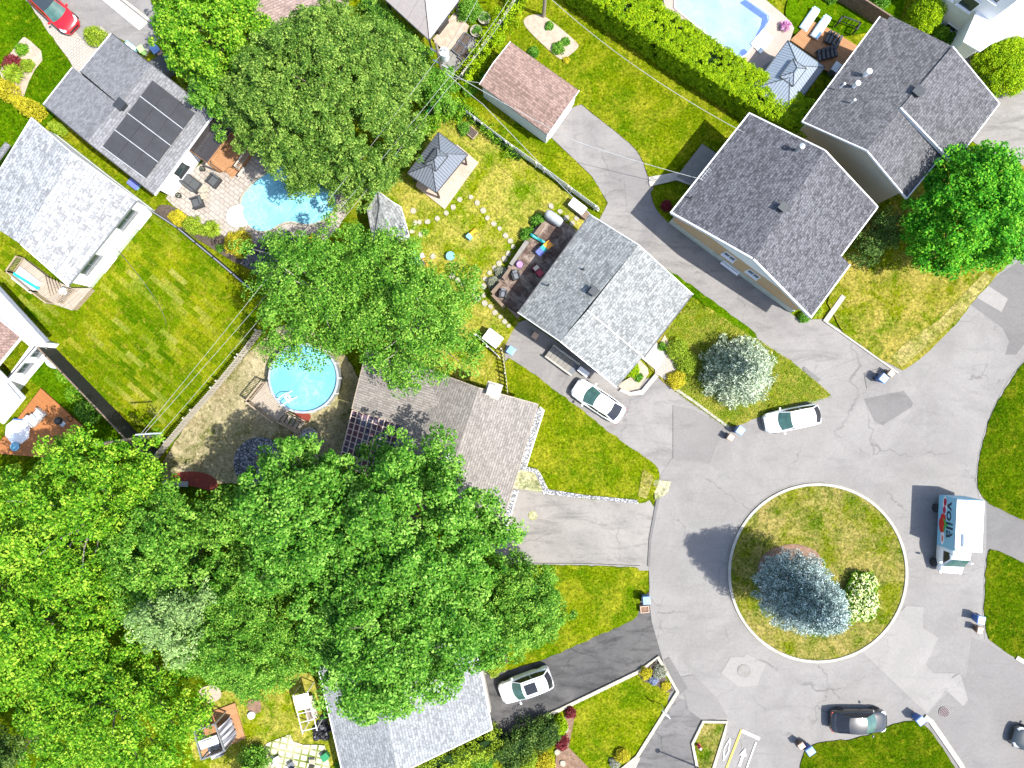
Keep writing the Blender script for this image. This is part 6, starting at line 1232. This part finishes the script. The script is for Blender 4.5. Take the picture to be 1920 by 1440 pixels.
M['seam'] = brickmat('seamed_metal', (.16, .18, .21), (.15, .17, .2), (.06, .065, .08), .22, 20, .03, rough=.4, grime=.15, offset=0); M['seam_light'] = brickmat('seamed_metal_grey', (.24, .28, .33), (.23, .27, .32), (.1, .12, .14), .22, 20, .03, rough=.45, grime=.12, offset=0); M['taupe'] = brickmat('taupe_panels', (.34, .31, .3), (.32, .29, .28), (.2, .18, .17), 1.2, 20, .02, rough=.6, grime=.1, offset=0)
M['terrace_pink'] = brickmat('terrace_pink', (.5, .36, .28), (.46, .38, .3), (.3, .23, .18), .4, .2, .02, grime=.3)
gazebo('gazebo with dark seamed hip roof on a pink paved platform', [(822, 248), (877, 290), (818, 362), (764, 325)], 2.5, (1.1, .38), 'seam', base=([(858, 272), (897, 306), (834, 393), (780, 350), (790, 320)], 'terrace_pink'))
gazebo('gazebo with blue grey seamed metal roof beside the light blue pool', [(1477, 76), (1547, 126), (1479, 216), (1410, 166)], 2.6, (1.1, .36), 'seam_light')
gazebo('gazebo with taupe panelled roof at the top edge', [(805, 76), (718, -4), (775, -75), (862, 0)], 2.5, (1.3,), 'taupe')
# open metal gazebo frame, with curtains and canopy folded, at the bottom left
q = [P(402, 1333, 2.3), P(362, 1375, 2.3), P(377, 1425, 2.3), P(421, 1408, 2.3)]
deck('wooden platform with white step boards under the open metal gazebo', [(362, 1348), (440, 1318), (460, 1385), (380, 1420)], .2, 'wood_deck', R(20), 'platform')
q = [P(364, 1372, 2.3), P(403, 1357, 2.3), P(421, 1408, 2.3), P(378, 1424, 2.3)]; c = (q[0]+q[2])/2; gz = thing('open_gazebo', 'open grey metal gazebo frame with striped curtains tied at its corners', 'gazebo', (c.x, c.y, 0)); mb = MB()
for i in range(4): mb = MB(); mb.bar(q[i], q[(i+1) % 4], .1, .12); mb.build('top_beam', M['grey_metal'], gz); mb = MB(); mb.box((q[i].x, q[i].y, 1.15), (.11, .11, 2.2)); mb.build('post', M['grey_metal'], gz)
def stripes():
    m, t, b = newmat('striped_cloth'); b.inputs['Roughness'].default_value = .9; uv = t.nodes.new('ShaderNodeTexCoord').outputs['UV']; w_ = N(t, 'TexWave', i_Scale=1.1); w_.bands_direction = 'X'; t.links.new(uv, w_.inputs[0]); r_ = N(t, 'MapRange', clamp=True); r_.inputs[1].default_value = .45; r_.inputs[2].default_value = .55; t.links.new(w_.outputs[1], r_.inputs[0]); t.links.new(mixc(t, r_.outputs[0], (.16, .16, .2), (.5, .5, .55)), b.inputs[0]); return m
M['stripe'] = stripes()
for a, b_, z in ((q[0], q[3], 0), (q[3], q[2], 0), (q[2], q[1], 0)):
    a2 = a.lerp(b_, .08); b2 = a.lerp(b_, .8); mb = MB(); d = (b2-a2); nn = Vector((-d.y, d.x, 0)).normalized(); rows = []
    for zz in (2.2, 1.4, .4): rows.append([(a2.x+d.x*t/12+nn.x*.08*math.sin(t*1.9)-nn.x*(2.2-zz)*.18, a2.y+d.y*t/12+nn.y*.08*math.sin(t*1.9)-nn.y*(2.2-zz)*.18, zz) for t in range(13)])
    mb.grid(rows); mb.build('curtain', M['stripe'], gz)
mb = MB(); cc = c; mb.box((cc.x, cc.y, 2.42), (1.5, .7, .16), R(20)); mb.box((cc.x, cc.y, 2.56), (.8, .5, .12), R(20)); mb.build('folded_canopy', M['fascia'], gz, bevel=.04)
seat('white cushioned garden seat under the open metal gazebo', 404, 1402, R(110), 1.6, .8, .2, 'fascia', 'grey_metal', 'garden_sofa', 'sofa', seats=2)
# swing seat with white canopy
p = P(572, 1335, 1.9); sw = thing('garden_swing', 'white canopied garden swing on the bottom lawn', 'swing', (p.x, p.y, 0)); rz = R(-76)
def LB(mb, c, d): v = Matrix.Rotation(rz, 3, 'Z') @ Vector(c); mb.box((p.x+v.x, p.y+v.y, c[2]), d, rz)
mb = MB(); LB(mb, (-.85, 0, 1.95), (1.2, 1.25, .04)); mb.build('canopy', M['white'], sw)
for s in (-1, 1):
    mb = MB(); LB(mb, (.3, s*.58, 1.93), (2.7, .06, .06)); mb.build('top_rail', M['fascia'], sw)
    for t in (-1.5, 1.5): mb = MB(); LB(mb, (t, s*.58, .95), (.06, .06, 1.9)); mb.build('post', M['fascia'], sw)
for t in (0, .7, 1.4): mb = MB(); LB(mb, (t, 0, 1.94), (.05, 1.1, .05)); mb.build('cross_rail', M['fascia'], sw)
mb = MB(); LB(mb, (.3, .1, .5), (1.9, .55, .12)); LB(mb, (.3, -.25, .85), (1.9, .12, .5)); mb.build('seat', solid('faded_cloth', (.4, .34, .3), .9), sw)
# ================================================================ toys, furniture and small things
def simple(nm, label, cat, x, y, z=0): p = P(x, y, z+.2); return thing(nm, label, cat, (p.x, p.y, z)), p
t, p = simple('toy_slide', 'toddler slide in orange, teal and blue on the weathered deck', 'toy', 1018, 467, .6); M['orange'] = solid('orange_plastic', (.75, .33, .03), .45); M['teal'] = solid('teal_plastic', (.02, .3, .3), .45); M['violet'] = solid('violet_plastic', (.13, .16, .5), .45); M['purple_p'] = solid('purple_plastic', (.35, .2, .6), .5); M['toy_red'] = solid('toy_red', (.42, .02, .05), .4); M['sky_p'] = solid('sky_plastic', (.2, .45, .6), .5)
a, b = P(1008, 479, .6), P(1033, 456, .6); d = (b-a)
for nm, t0, t1, z0, z1, mt in (('ladder', 0, .32, .5, .62, 'violet'), ('platform', .32, .55, .62, .6, 'teal'), ('chute', .55, 1.0, .58, .1, 'orange')):
    mb = MB(); mb.bar(a+d*t0+Vector((0, 0, z0)), a+d*t1+Vector((0, 0, z1)), .5, .06); 
    n = Vector((-d.y, d.x, 0)).normalized()*.25
    for s in (-1, 1): mb.bar(a+d*t0+n*s+Vector((0, 0, z0+.08)), a+d*t1+n*s+Vector((0, 0, z1+.08)), .05, .16)
    mb.build(nm, M[mt], t)
mb = MB(); mb.box((a.x+d.x*.2, a.y+d.y*.2, .85), (.35, .35, .5), math.atan2(d.y, d.x)); mb.build('base', M['violet'], t)
t, p = simple('ride_on_toy', 'teal ride on dinosaur like toy beside the brown plank box on the deck', 'toy', 1008, 448, .6); t['label'] = 'teal plastic seesaw toy beside the brown plank box on the deck'
mb = MB(); pts = [Vector((p.x+math.cos(R(-30))*k*.22, p.y+math.sin(R(-30))*k*.22, .8+.12*abs(k)**1.3*.5)) for k in range(-3, 4)]; mb.tube(pts, [.1, .14, .13, .11, .13, .14, .1], 8); mb.build('body', M['teal'], t, smooth=True); mb = MB(); mb.tube([pts[1]+Vector((0, 0, 0)), pts[1]+Vector((0, 0, .35))], .03); mb.tube([pts[5], pts[5]+Vector((0, 0, .35))], .03); mb.build('handle', M['sky_p'], t)
t, p = simple('toy_car', 'red child size toy car on the weathered deck', 'toy car', 1008, 508, .6); rz = R(-50)
def LB2(mb, p, rz, c, d): v = Matrix.Rotation(rz, 3, 'Z') @ Vector(c); mb.box((p.x+v.x, p.y+v.y, c[2]), d, rz)
mb = MB(); LB2(mb, p, rz, (.25, 0, .88), (.5, .5, .3)); LB2(mb, p, rz, (-.32, 0, .88), (.2, .48, .34)); LB2(mb, p, rz, (0, 0, .74), (.8, .46, .08)); mb.build('body', M['toy_red'], t, bevel=.06); mb = MB(); LB2(mb, p, rz, (-.15, 0, .84), (.3, .3, .12)); mb.build('seat', M['black'], t, bevel=.02); mb = MB(); LB2(mb, p, rz, (-.2, 0, 1.35), (.32, .44, .05)); mb.build('roof', solid('toy_beige', (.6, .5, .4), .5), t, bevel=.02)
for sx in (-.27, .3):
    for sy in (-.25, .25): v = Matrix.Rotation(rz, 3, 'Z') @ Vector((sx, sy, 0)); mb = MB(); mb.lathe([(.1, -.04), (.1, .04)], n=12, M=Matrix.Translation((p.x+v.x, p.y+v.y, .71)) @ Matrix.Rotation(rz, 4, 'Z') @ Matrix.Rotation(math.pi/2, 4, 'X')); mb.build('wheel', M['tyre'], t)
t, p = simple('toy_table', 'small purple play stool on the weathered deck', 'stool', 974, 496, .6); mb = MB(); mb.lathe([(.25, .3), (.27, .34), (.2, .38), (.1, .36), (0, .36)], (p.x, p.y, .6), 8); mb.build('top', M['purple_p'], t)
for k in range(4): a = k*1.57+.4; mb = MB(); mb.tube([(p.x+.2*math.cos(a), p.y+.2*math.sin(a), .9), (p.x+.27*math.cos(a), p.y+.27*math.sin(a), .6)], .035); mb.build('leg', M['purple_p'], t)
seat('black patio chair nearest the red toy car', 967, 516, R(20), .68, .68, .6, 'slate', 'black', 'patio_chair', 'chair'); seat('black patio chair in the lower corner of the weathered deck', 943, 550, R(-8), .65, .68, .6, 'slate', 'black', 'patio_chair', 'chair')
t, p = simple('covered_barbecue', 'long grey covered barbecue at the top corner of the weathered deck', 'barbecue', 1038, 411, .6); rz = R(-35); mb = MB(); rows = []
for x_, s in ((-.78, .35), (-.74, .75), (-.5, .98), (0, 1), (.5, .98), (.74, .75), (.78, .35)): rows.append([(p.x+math.cos(rz)*x_-math.sin(rz)*y_*s, p.y+math.sin(rz)*x_+math.cos(rz)*y_*s, .6+z_*(.75+.25*s)) for y_, z_ in ((-.36, .1), (-.37, .7), (-.28, .98), (0, 1.08), (.28, .98), (.37, .7), (.36, .1))])
mb.grid(rows); mb.add(rows[0], [list(range(7))]); mb.add(rows[-1], [list(range(7))[::-1]]); mb.build('cover', solid('grey_tarp', (.36, .39, .42), .6, 0, (.28, .3, .33), 3, bmp=.3), t, smooth=True); mb = MB(); LB2(mb, p, rz, (0, 0, .66), (1.4, .6, .1)); mb.build('trolley', M['black'], t)
t, p = simple('toy_slide', 'small orange and pale blue slide standing alone on the back lawn', 'toy', 884, 440, 0); a, b = P(880, 446, 0), P(893, 431, 0); d = b-a; mb = MB(); mb.bar(a+d*.2+Vector((0, 0, .62)), b+Vector((0, 0, .08)), .3, .05); mb.build('chute', M['orange'], t); mb = MB(); LB2(mb, a, math.atan2(d.y, d.x), (.0, 0, .35), (.38, .42, .7)); mb.build('ladder', M['sky_p'], t, bevel=.04)
t, p = simple('water_table', 'round pale teal water table on the back lawn', 'toy', 845, 481, 0); mb = MB(); mb.lathe([(.1, 0), (.14, .3), (.34, .38), (.36, .5), (.32, .5), (.3, .42), (0, .42)], (p.x, p.y, 0), 20); mb.build('basin', M['sky_p'], t); mb = MB(); mb.lathe([(.29, .43), (0, .44)], (p.x, p.y, 0), 20); mb.build('water', M['pool_water'], t)
t, p = simple('sandbox', 'orange edged sandbox beside the feathery tree', 'sandbox', 792, 493, 0); mb = MB(); mb.prism([P(*q_)[:2] for q_ in [(770, 492), (795, 484), (803, 498), (778, 508)]], 0, .22); mb.build('box', M['orange'], t); mb = MB(); mb.prism([P(*q_)[:2] for q_ in [(774, 493), (794, 487), (799, 497), (780, 504)]], .2, .225); mb.build('sand', M['soil_light'], t)
t, p = simple('play_house', 'little green and white play house with a slide by the sandbox', 'toy', 777, 488, 0); mb = MB(); LB2(mb, p, R(35), (0, 0, .55), (.7, .7, 1.1)); mb.build('wall', M['green_bin'], t, bevel=.03); mb = MB(); LB2(mb, p, R(35), (0, 0, 1.15), (.85, .8, .12)); mb.build('roof', M['teal'], t, bevel=.04); mb = MB(); LB2(mb, p, R(35), (.6, -.1, .4), (.6, .35, .06)); mb.build('chute', M['white'], t)
# flower tub by the pool
p = P(1473, 48, .5); t = thing('flower_pot', 'round pot of pink flowers at the corner of the pinkish pool deck', 'pot', (p.x, p.y, 0)); mb = MB(); mb.lathe([(.25, 0), (.36, .4), (.33, .42), (0, .38)], (p.x, p.y, 0), 16); mb.build('pot', M['slate'], t); leafmesh('flowers', dome((p.x, p.y, .45), .38, .25, 26, .1, -.2), .14, 26, .09, 'pink', t)
def roundplanter(label, x, y): 
    p = P(x, y, .4); t = thing('round_planter', label, 'planter', (p.x, p.y, 0)); mb = MB(); mb.lathe([(.42, 0), (.5, .45), (.44, .45), (.42, .38), (0, .38)], (p.x, p.y, 0), 20); mb.build('tub', M['stone_pale'], t); leafmesh('plant', dome((p.x+.05, p.y, .45), .3, .25, 14, .1, -.2), .16, 26, .1, 'green', t)
roundplanter('upper of the two round stone planters along the brown picket fence', 908, 34); roundplanter('lower of the two round stone planters along the brown picket fence', 893, 58)
for i, (x, y, a) in enumerate(((860, 88, 52), (875, 72, 52), (868, 100, 52))):
    crate(['upper', 'middle', 'lower'][i]+' of the charred wooden raised beds by the brown picket fence', [872, 861, 872][i], [74, 90, 103][i], R(a), (1.0, .8), .4, 'slate', 'raised_bed', 'soil', 'raised bed')
t, p = simple('barbecue', 'stainless barbecue next to the taupe gazebo', 'barbecue', 826, 40, .8); mb = MB(); LB2(mb, p, R(52), (0, 0, .5), (1.3, .55, .9)); mb.build('cart', M['black'], t, bevel=.03); mb = MB(); LB2(mb, p, R(52), (.05, 0, 1.02), (.7, .5, .16)); mb.build('hood', M['galv'], t, bevel=.06)
# orange deck furniture
seat('pale garden chair on the orange deck, the lower of the pair', 59, 789, R(45), .75, .85, .35, 'fascia', 'galv', 'garden_chair', 'chair'); seat('pale garden chair on the orange deck, the upper of the pair', 71, 777, R(-130), .75, .85, .35, 'fascia', 'galv', 'garden_chair', 'chair')
t, p = simple('round_barbecue', 'black kettle barbecue with side shelf on the orange deck', 'barbecue', 109, 789, 1.0); t.location.z = .35; mb = MB(); mb.lathe([(.1, .5), (.3, .7), (.33, .85), (.25, 1.02), (0, 1.08)], (p.x, p.y, .35), 8); mb.build('kettle', M['black'], t); mb = MB(); LB2(mb, p, R(-40), (.42, 0, 1.1), (.3, .4, .04)); mb.build('side_shelf', M['galv'], t)
for k in range(3): a = k*2.09; mb = MB(); mb.tube([(p.x, p.y, .95), (p.x+.28*math.cos(a), p.y+.28*math.sin(a), .35)], .02); mb.build('leg', M['galv'], t)
t, p = simple('parasol', 'white canvas parasol with blue flap at the left edge of the orange deck', 'parasol', 2, 812, 2.0); mb = MB(); c = Vector((p.x, p.y, 2.5)); n = 8; ring_ = [c+Vector((1.05*math.cos(6.283*k/n+.3), 1.05*math.sin(6.283*k/n+.3), -.5)) for k in range(n)]; mb.add([c]+ring_, [[0, k+1, (k+1) % n+1] for k in range(n)]); mb.build('canopy', M['white'], t); mb = MB(); mb.tube([(c.x, c.y, .35), c], .03); mb.build('pole', M['galv'], t); mb = MB(); mb.bar(ring_[1]+Vector((0, 0, -.05)), ring_[2]+Vector((0, 0, -.05)), .12, .16); mb.build('flap', M['blue_bin'], t); t.location.z = .35
for o in t.children: o.location.z = 0.0 if True else 0
p = P(24, 838, .8); mb = MB(); mb.lathe([(.3, 0), (.36, .25), (.3, .25), (.28, .1), (0, .1)], (p.x, p.y, .35), 14); tag(mb.build('paddling_tub', M['sky_p'], None, (p.x, p.y, .35)), 'pale blue tub at the lower end of the orange deck', 'tub')
t, p = simple('wheelbarrow', 'white upturned wheelbarrow against the black fence', 'wheelbarrow', 145, 722, .3); mb = MB(); LB2(mb, p, R(-40), (0, 0, .35), (.9, .6, .3)); mb.build('tray', M['fascia'], t, bevel=.12); mb = MB(); 
for s in (-1, 1): v = Matrix.Rotation(R(-40), 3, 'Z') @ Vector((.4, s*.22, 0)); w_ = Matrix.Rotation(R(-40), 3, 'Z') @ Vector((1.0, s*.3, 0)); mb.tube([(p.x+v.x, p.y+v.y, .3), (p.x+w_.x, p.y+w_.y, .5)], .025)
mb.build('handle', M['black'], t); t.location.z = 0
for o in t.children: o.location.z = 0
# sandy yard: fire pit logs, bench
t, p = simple('fire_pit', 'pile of split logs in the middle of the gravel circle', 'fire pit', 489, 864, 0); 
for k in range(7): a = k*.9; mb = MB(); mb.bar((p.x+.35*math.cos(a)-.25*math.sin(a), p.y+.35*math.sin(a)+.25*math.cos(a), .12+.05*(k % 3)), (p.x+.35*math.cos(a)+.3*math.sin(a), p.y+.35*math.sin(a)-.3*math.cos(a), .16+.06*(k % 2)), .14, .12); mb.build('log', M['wood_brown'], t)
t, p = simple('garden_bench', 'grey slatted bench on the red mulch', 'bench', 328, 907, .3); t.location.z = 0; mb = MB()
for k in range(4): mb.box((p.x, p.y+.16-.11*k, .45), (2.1, .09, .04), R(-2))
mb.build('seat', M['galv'], t); 
for s in (-.9, .9): mb = MB(); mb.box((p.x+s, p.y, .22), (.06, .42, .42)); mb.build('leg', M['dark_metal'], t)
# bottom patio
t, p = simple('covered_heap', 'bundle of black plastic sheeting on the bottom patio edge, lower part', 'tarp', 602, 1375, .3); t['label'] = 'black plastic covered heap beside the steel grey roofed house'
leafmesh('sheet', dome((p.x, p.y, .3), .65, .5, 40, .25, -.2), .22, 14, .3, leafmat('black_sheet', (.01, .01, .012), (.03, .03, .035), (.16, .16, .18), 0), t, wid=.9); t2, p = simple('covered_barrel', 'black plastic covered barrel above the larger heap', 'barrel', 604, 1352, .4); mb = MB(); mb.lathe([(.34, 0), (.36, .5), (.28, .66), (0, .72)], (p.x, p.y, 0), 14); mb.build('cover', M['black'], t2, smooth=True); mb = MB(); mb.lathe([(.38, .2), (.38, .26)], (p.x, p.y, 0), 14); mb.build('strap', M['slate'], t2)
t2.location.z = 0
for o in list(t2.children)+list(t.children): o.location.z = 0
t.location.z = 0
rbox('bright green plastic box lid on the bottom patio', 609, 1420, R(35), (.55, .5, .5), 'green_bin', 'plastic_box', 'box', parts='green_bin')
def mchair(label, x, y, rz, mt='fascia', group=None):
    p = P(x, y, .45); root = thing('garden_chair', label, 'chair', (p.x, p.y, 0), rz, group)
    def B(nm, c, d, m_): mb = MB(); mb.box(c, d); o = mb.build(nm, M[m_], None); o.parent = root
    B('seat', (0, 0, .43), (.48, .5, .04), mt); B('backrest', (-.24, 0, .68), (.04, .48, .45), mt)
    for sx in (-1, 1):
        for sy in (-1, 1): B('leg', (sx*.21, sy*.21, .205), (.03, .03, .41), 'dark_metal')
mchair('white square garden chair on the paving at the bottom, the left one', 520, 1425, R(30)); mchair('beige garden chair beside the green box lid', 585, 1430, R(90), 'stone_pale'); mchair('dark metal garden chair at the bottom edge of the paving', 545, 1436, R(120), 'slate')
p = P(471, 1341, .2); mb = MB(); mb.lathe([(.3, .04), (.32, .25), (.25, .35), (0, .38)], (p.x, p.y, 0), 18); tag(mb.build('round_stool', M['white'], None, (p.x, p.y, 0), smooth=True), 'white round lid beside the brown soil patch of the bottom yard', 'lid')
# street items: iron covers, sign, hydrant
def cover(label, x, y, rpx, nm='manhole_cover', grate=True, z=.0):
    p = P(x, y, 0); r_ = rpx/PPM; root = thing(nm, label, 'manhole cover' if not grate else 'drain grate', (p.x, p.y, z)); mb = MB(); mb.lathe([(r_*1.12, -.05), (r_*1.12, .012), (r_, .012), (r_, .0), (0, .0)], (p.x, p.y, z), 28); mb.build('rim', M['concrete_dull'], root)
    mb = MB(); mt = 'fascia_dark' if grate else 'slate'; mb.lathe([(r_*.96, -.02), (r_*.96, .006), (0, .006)], (p.x, p.y, z), 28); mb.build('plate', M['rusty' if grate else 'concrete_dull'], root)
    if grate:
        for k in range(5): x_ = (k-2)*r_*.36; hl = math.sqrt(max(.01, (r_*.9)**2-x_**2)); mb = MB(); mb.box((p.x+x_*.7-0, p.y+x_*.7, z+.016), (hl*2, .035, .02), R(-45)); mb.build('bar', M['bars'], root)
M['bars'] = solid('bar_steel', (.26, .24, .24), .7); M['rusty'] = solid('rusty_iron', (.07, .03, .035), .8)
cover('round storm drain grate at the corner of the triangular lawn', 1232, 906, 8, 'storm_drain', True, .02); cover('round storm drain grate on the wide grey driveway', 1770, 1335, 9, 'storm_drain', True, .03); cover('round manhole cover on the pale patch below the roundabout', 1395, 1258, 11, 'manhole_cover', False, .02)
p = P(1240, 1320, 0); t = thing('street_sign', 'thin sign post with white and red blade at the edge of the stone edged lawn', 'sign', p); mb = MB(); mb.tube([(p.x, p.y, 0), (p.x, p.y, 2.1)], .035); mb.build('post', M['galv'], t); mb = MB(); mb.box((p.x, p.y, 1.8), (.75, .04, .5), R(-40)); mb.build('blade', M['white'], t); mb = MB(); mb.box((p.x+.2, p.y-.2, 1.62), (.3, .046, .1), R(-40)); mb.build('red_band', M['toy_red'], t)
p = P(1312, 1401, .4); t = thing('fire_hydrant', 'small dark red hydrant with white cap on the stone edged island', 'hydrant', (p.x, p.y, 0)); mb = MB(); mb.lathe([(.15, 0), (.15, .08), (.1, .1), (.1, .55), (.13, .58), (.1, .68)], (p.x, p.y, 0), 14); mb.build('barrel', M['toy_red'], t); mb = MB(); mb.lathe([(.1, .68), (.08, .74), (0, .78)], (p.x, p.y, 0), 14); mb.build('cap', M['white'], t)
for s in (-1, 1): mb = MB(); mb.tube([(p.x+s*.09, p.y, .45), (p.x+s*.19, p.y, .45)], .055, 10); mb.build('outlet', M['toy_red'], t)
# lamp post whose shadow crosses the lower driveway: stands at the end of the island
p = P(1307, 1437, 0); t = thing('lamp_post', 'slim lamp post at the lower tip of the stone edged island', 'lamp post', p); mb = MB(); mb.tube([(p.x, p.y, 0), (p.x, p.y, 5.4)], [.08, .05], 10); mb.build('post', M['dark_metal'], t); mb = MB(); mb.lathe([(.1, 5.4), (.2, 5.5), (.16, 5.62), (0, 5.66)], (p.x, p.y, 0), 12); mb.build('lamp_head', M['dark_metal'], t)
# television aerial on the charcoal roof edge, downpipes
p = P(1318, 330, 4.6); t = thing('roof_aerial', 'white roof aerial on the gutter edge of the charcoal roofed house', 'aerial', (p.x, p.y, 3.9)); mb = MB(); mb.tube([(p.x, p.y, 3.9), (p.x, p.y, 5.2)], .02); mb.tube([(p.x-.35, p.y-.42, 5.15), (p.x+.35, p.y+.42, 5.15)], .018)
for k in range(5): c_ = -.32+.16*k; mb.tube([(p.x+c_-.18, p.y+c_*1.2+.15, 5.17), (p.x+c_+.18, p.y+c_*1.2-.15, 5.17)], .012)
mb.build('antenna', M['galv'], t)
# ladder-like stair well beside the centre house
t, p = simple('cellar_stair', 'concrete cellar stair along the side wall of the centre house', 'stairs', 1055, 670, .1)
a, b = P(1029, 658), P(1078, 694); d = (b-a).normalized(); n = Vector((-d.y, d.x, 0)); L_ = (b-a).length
for s, mt in ((-.55, 'concrete'), (.55, 'concrete')): mb = MB(); mb.bar(a+n*s+Vector((0, 0, .3)), b+n*s+Vector((0, 0, .3)), .14, .7); mb.build('side_wall', M[mt], t)
for k in range(6): c_ = a+d*(L_*(k+.5)/7); mb = MB(); mb.box((c_.x, c_.y, .1+.06*(6-k)/6), (L_/7-.02, .94, .1+.08*(6-k)), math.atan2(d.y, d.x)); mb.build('step', M['concrete_dull'], t)
c_ = b-d*.2; mb = MB(); mb.box((c_.x, c_.y, .12), (.5, .94, .1), math.atan2(d.y, d.x)); mb.build('landing', M['slate'], t)
rbox('white electric meter cabinet at the end of the cellar stair', 1094, 697, R(-38), (.9, .4, .5), 'white', 'meter_cabinet', 'box', parts='fascia')
# ================================================================ stepping stones and field stones
GS = 'stepping stones across the back lawn'
ss = [(775, 396), (779, 418), (773, 434), (787, 417), (802, 416), (820, 410), (837, 400), (850, 389), (862, 375), (883, 370), (895, 381), (906, 395), (914, 409), (926, 420), (937, 429), (948, 442), (957, 452), (962, 463), (953, 476), (946, 486), (936, 494), (927, 502), (918, 512), (910, 523), (907, 537), (907, 554), (896, 560), (887, 553), (890, 539), (909, 569), (920, 575), (928, 586), (938, 594), (946, 603), (954, 611), (812, 481), (789, 440), (848, 518), (858, 525), (868, 533), (1033, 387), (1050, 397), (1062, 409), (1073, 419), (1081, 410), (1040, 404)]
st0 = None
for i, (x, y) in enumerate(ss):
    p = P(x, y, 0)
    if not st0:
        mb = MB(); mb.prism([(.24*(1+.12*math.sin(k*2.3))*math.cos(6.283*k/8+.3), .24*(1+.1*math.cos(k*3.1))*math.sin(6.283*k/8+.3)) for k in range(8)], -.03, .05); st0 = o = mb.build('stepping_stone', M['stone_pale'], None, bevel=.015)
        tag(o, 'small pale stepping stone set in the back lawn beside the weathered deck', 'stone', GS)
    else: o = dup(st0)
    place(o, (p.x, p.y, Zl+.005), rng.uniform(0, 6.28)); k_ = rng.uniform(.8, 1.12); o.scale = (k_, k_*rng.uniform(.8, 1.05), 1)
for i, (x, y, lb) in enumerate(((1060, 1366, 'uppermost of the flat pale stones in the mulch bed'), (1045, 1408, 'middle flat pale stone in the mulch bed'), (1055, 1429, 'lowest of the flat pale stones in the mulch bed'))):
    p = P(x, y, 0); o = dup(st0); place(o, (p.x, p.y, Zl+.09), i); o.scale = (1.1, 1.0, 1.2); o['label'] = lb; o['group'] = 'flat stones in the mulch bed'
# low brick rim of the front bed of the centre house
# blue bottles beside the solar house, ladder-ish items between the two left houses
for i, (x, y, mt, lb) in enumerate(((240, 82, 'sky_p', 'pale blue water bottle crate next to the solar mat house'), (249, 89, 'sky_fabric', 'blue and white crate just right of the pale blue one'))): crate(lb, x, y, R(-38), (.5, .35), .35, mt, 'bottle_crate', 'white')
rbox('folded blue tarpaulin between the two left houses', 250, 345, R(-38), (.9, .5, .3), 'sky_p', 'folded_tarpaulin', 'tarp', parts='violet')
t, p = simple('trampoline_frame', 'curved white metal hoops beside the small blue pool', 'pool ladder', 790, 145, .8); t['label'] = 'curved white ladder hoops beside the small hidden blue pool'; t.location.z = 0; t.name = 'pool_ladder'
for s in (-.28, .28): mb = MB(); mb.tube([(p.x-.5, p.y+s, .1), (p.x-.45, p.y+s, 1.3), (p.x-.15, p.y+s, 1.6), (p.x+.2, p.y+s, 1.4), (p.x+.5, p.y+s, .1)], .035); mb.build('rail', M['fascia'], t)
for k in range(4): mb = MB(); mb.box((p.x+.25+.07*k, p.y, 1.15-.28*k), (.12, .56, .03)); mb.build('step', M['fascia'], t)
SC.cycles.max_bounces = 8; SC.cycles.transparent_max_bounces = 8
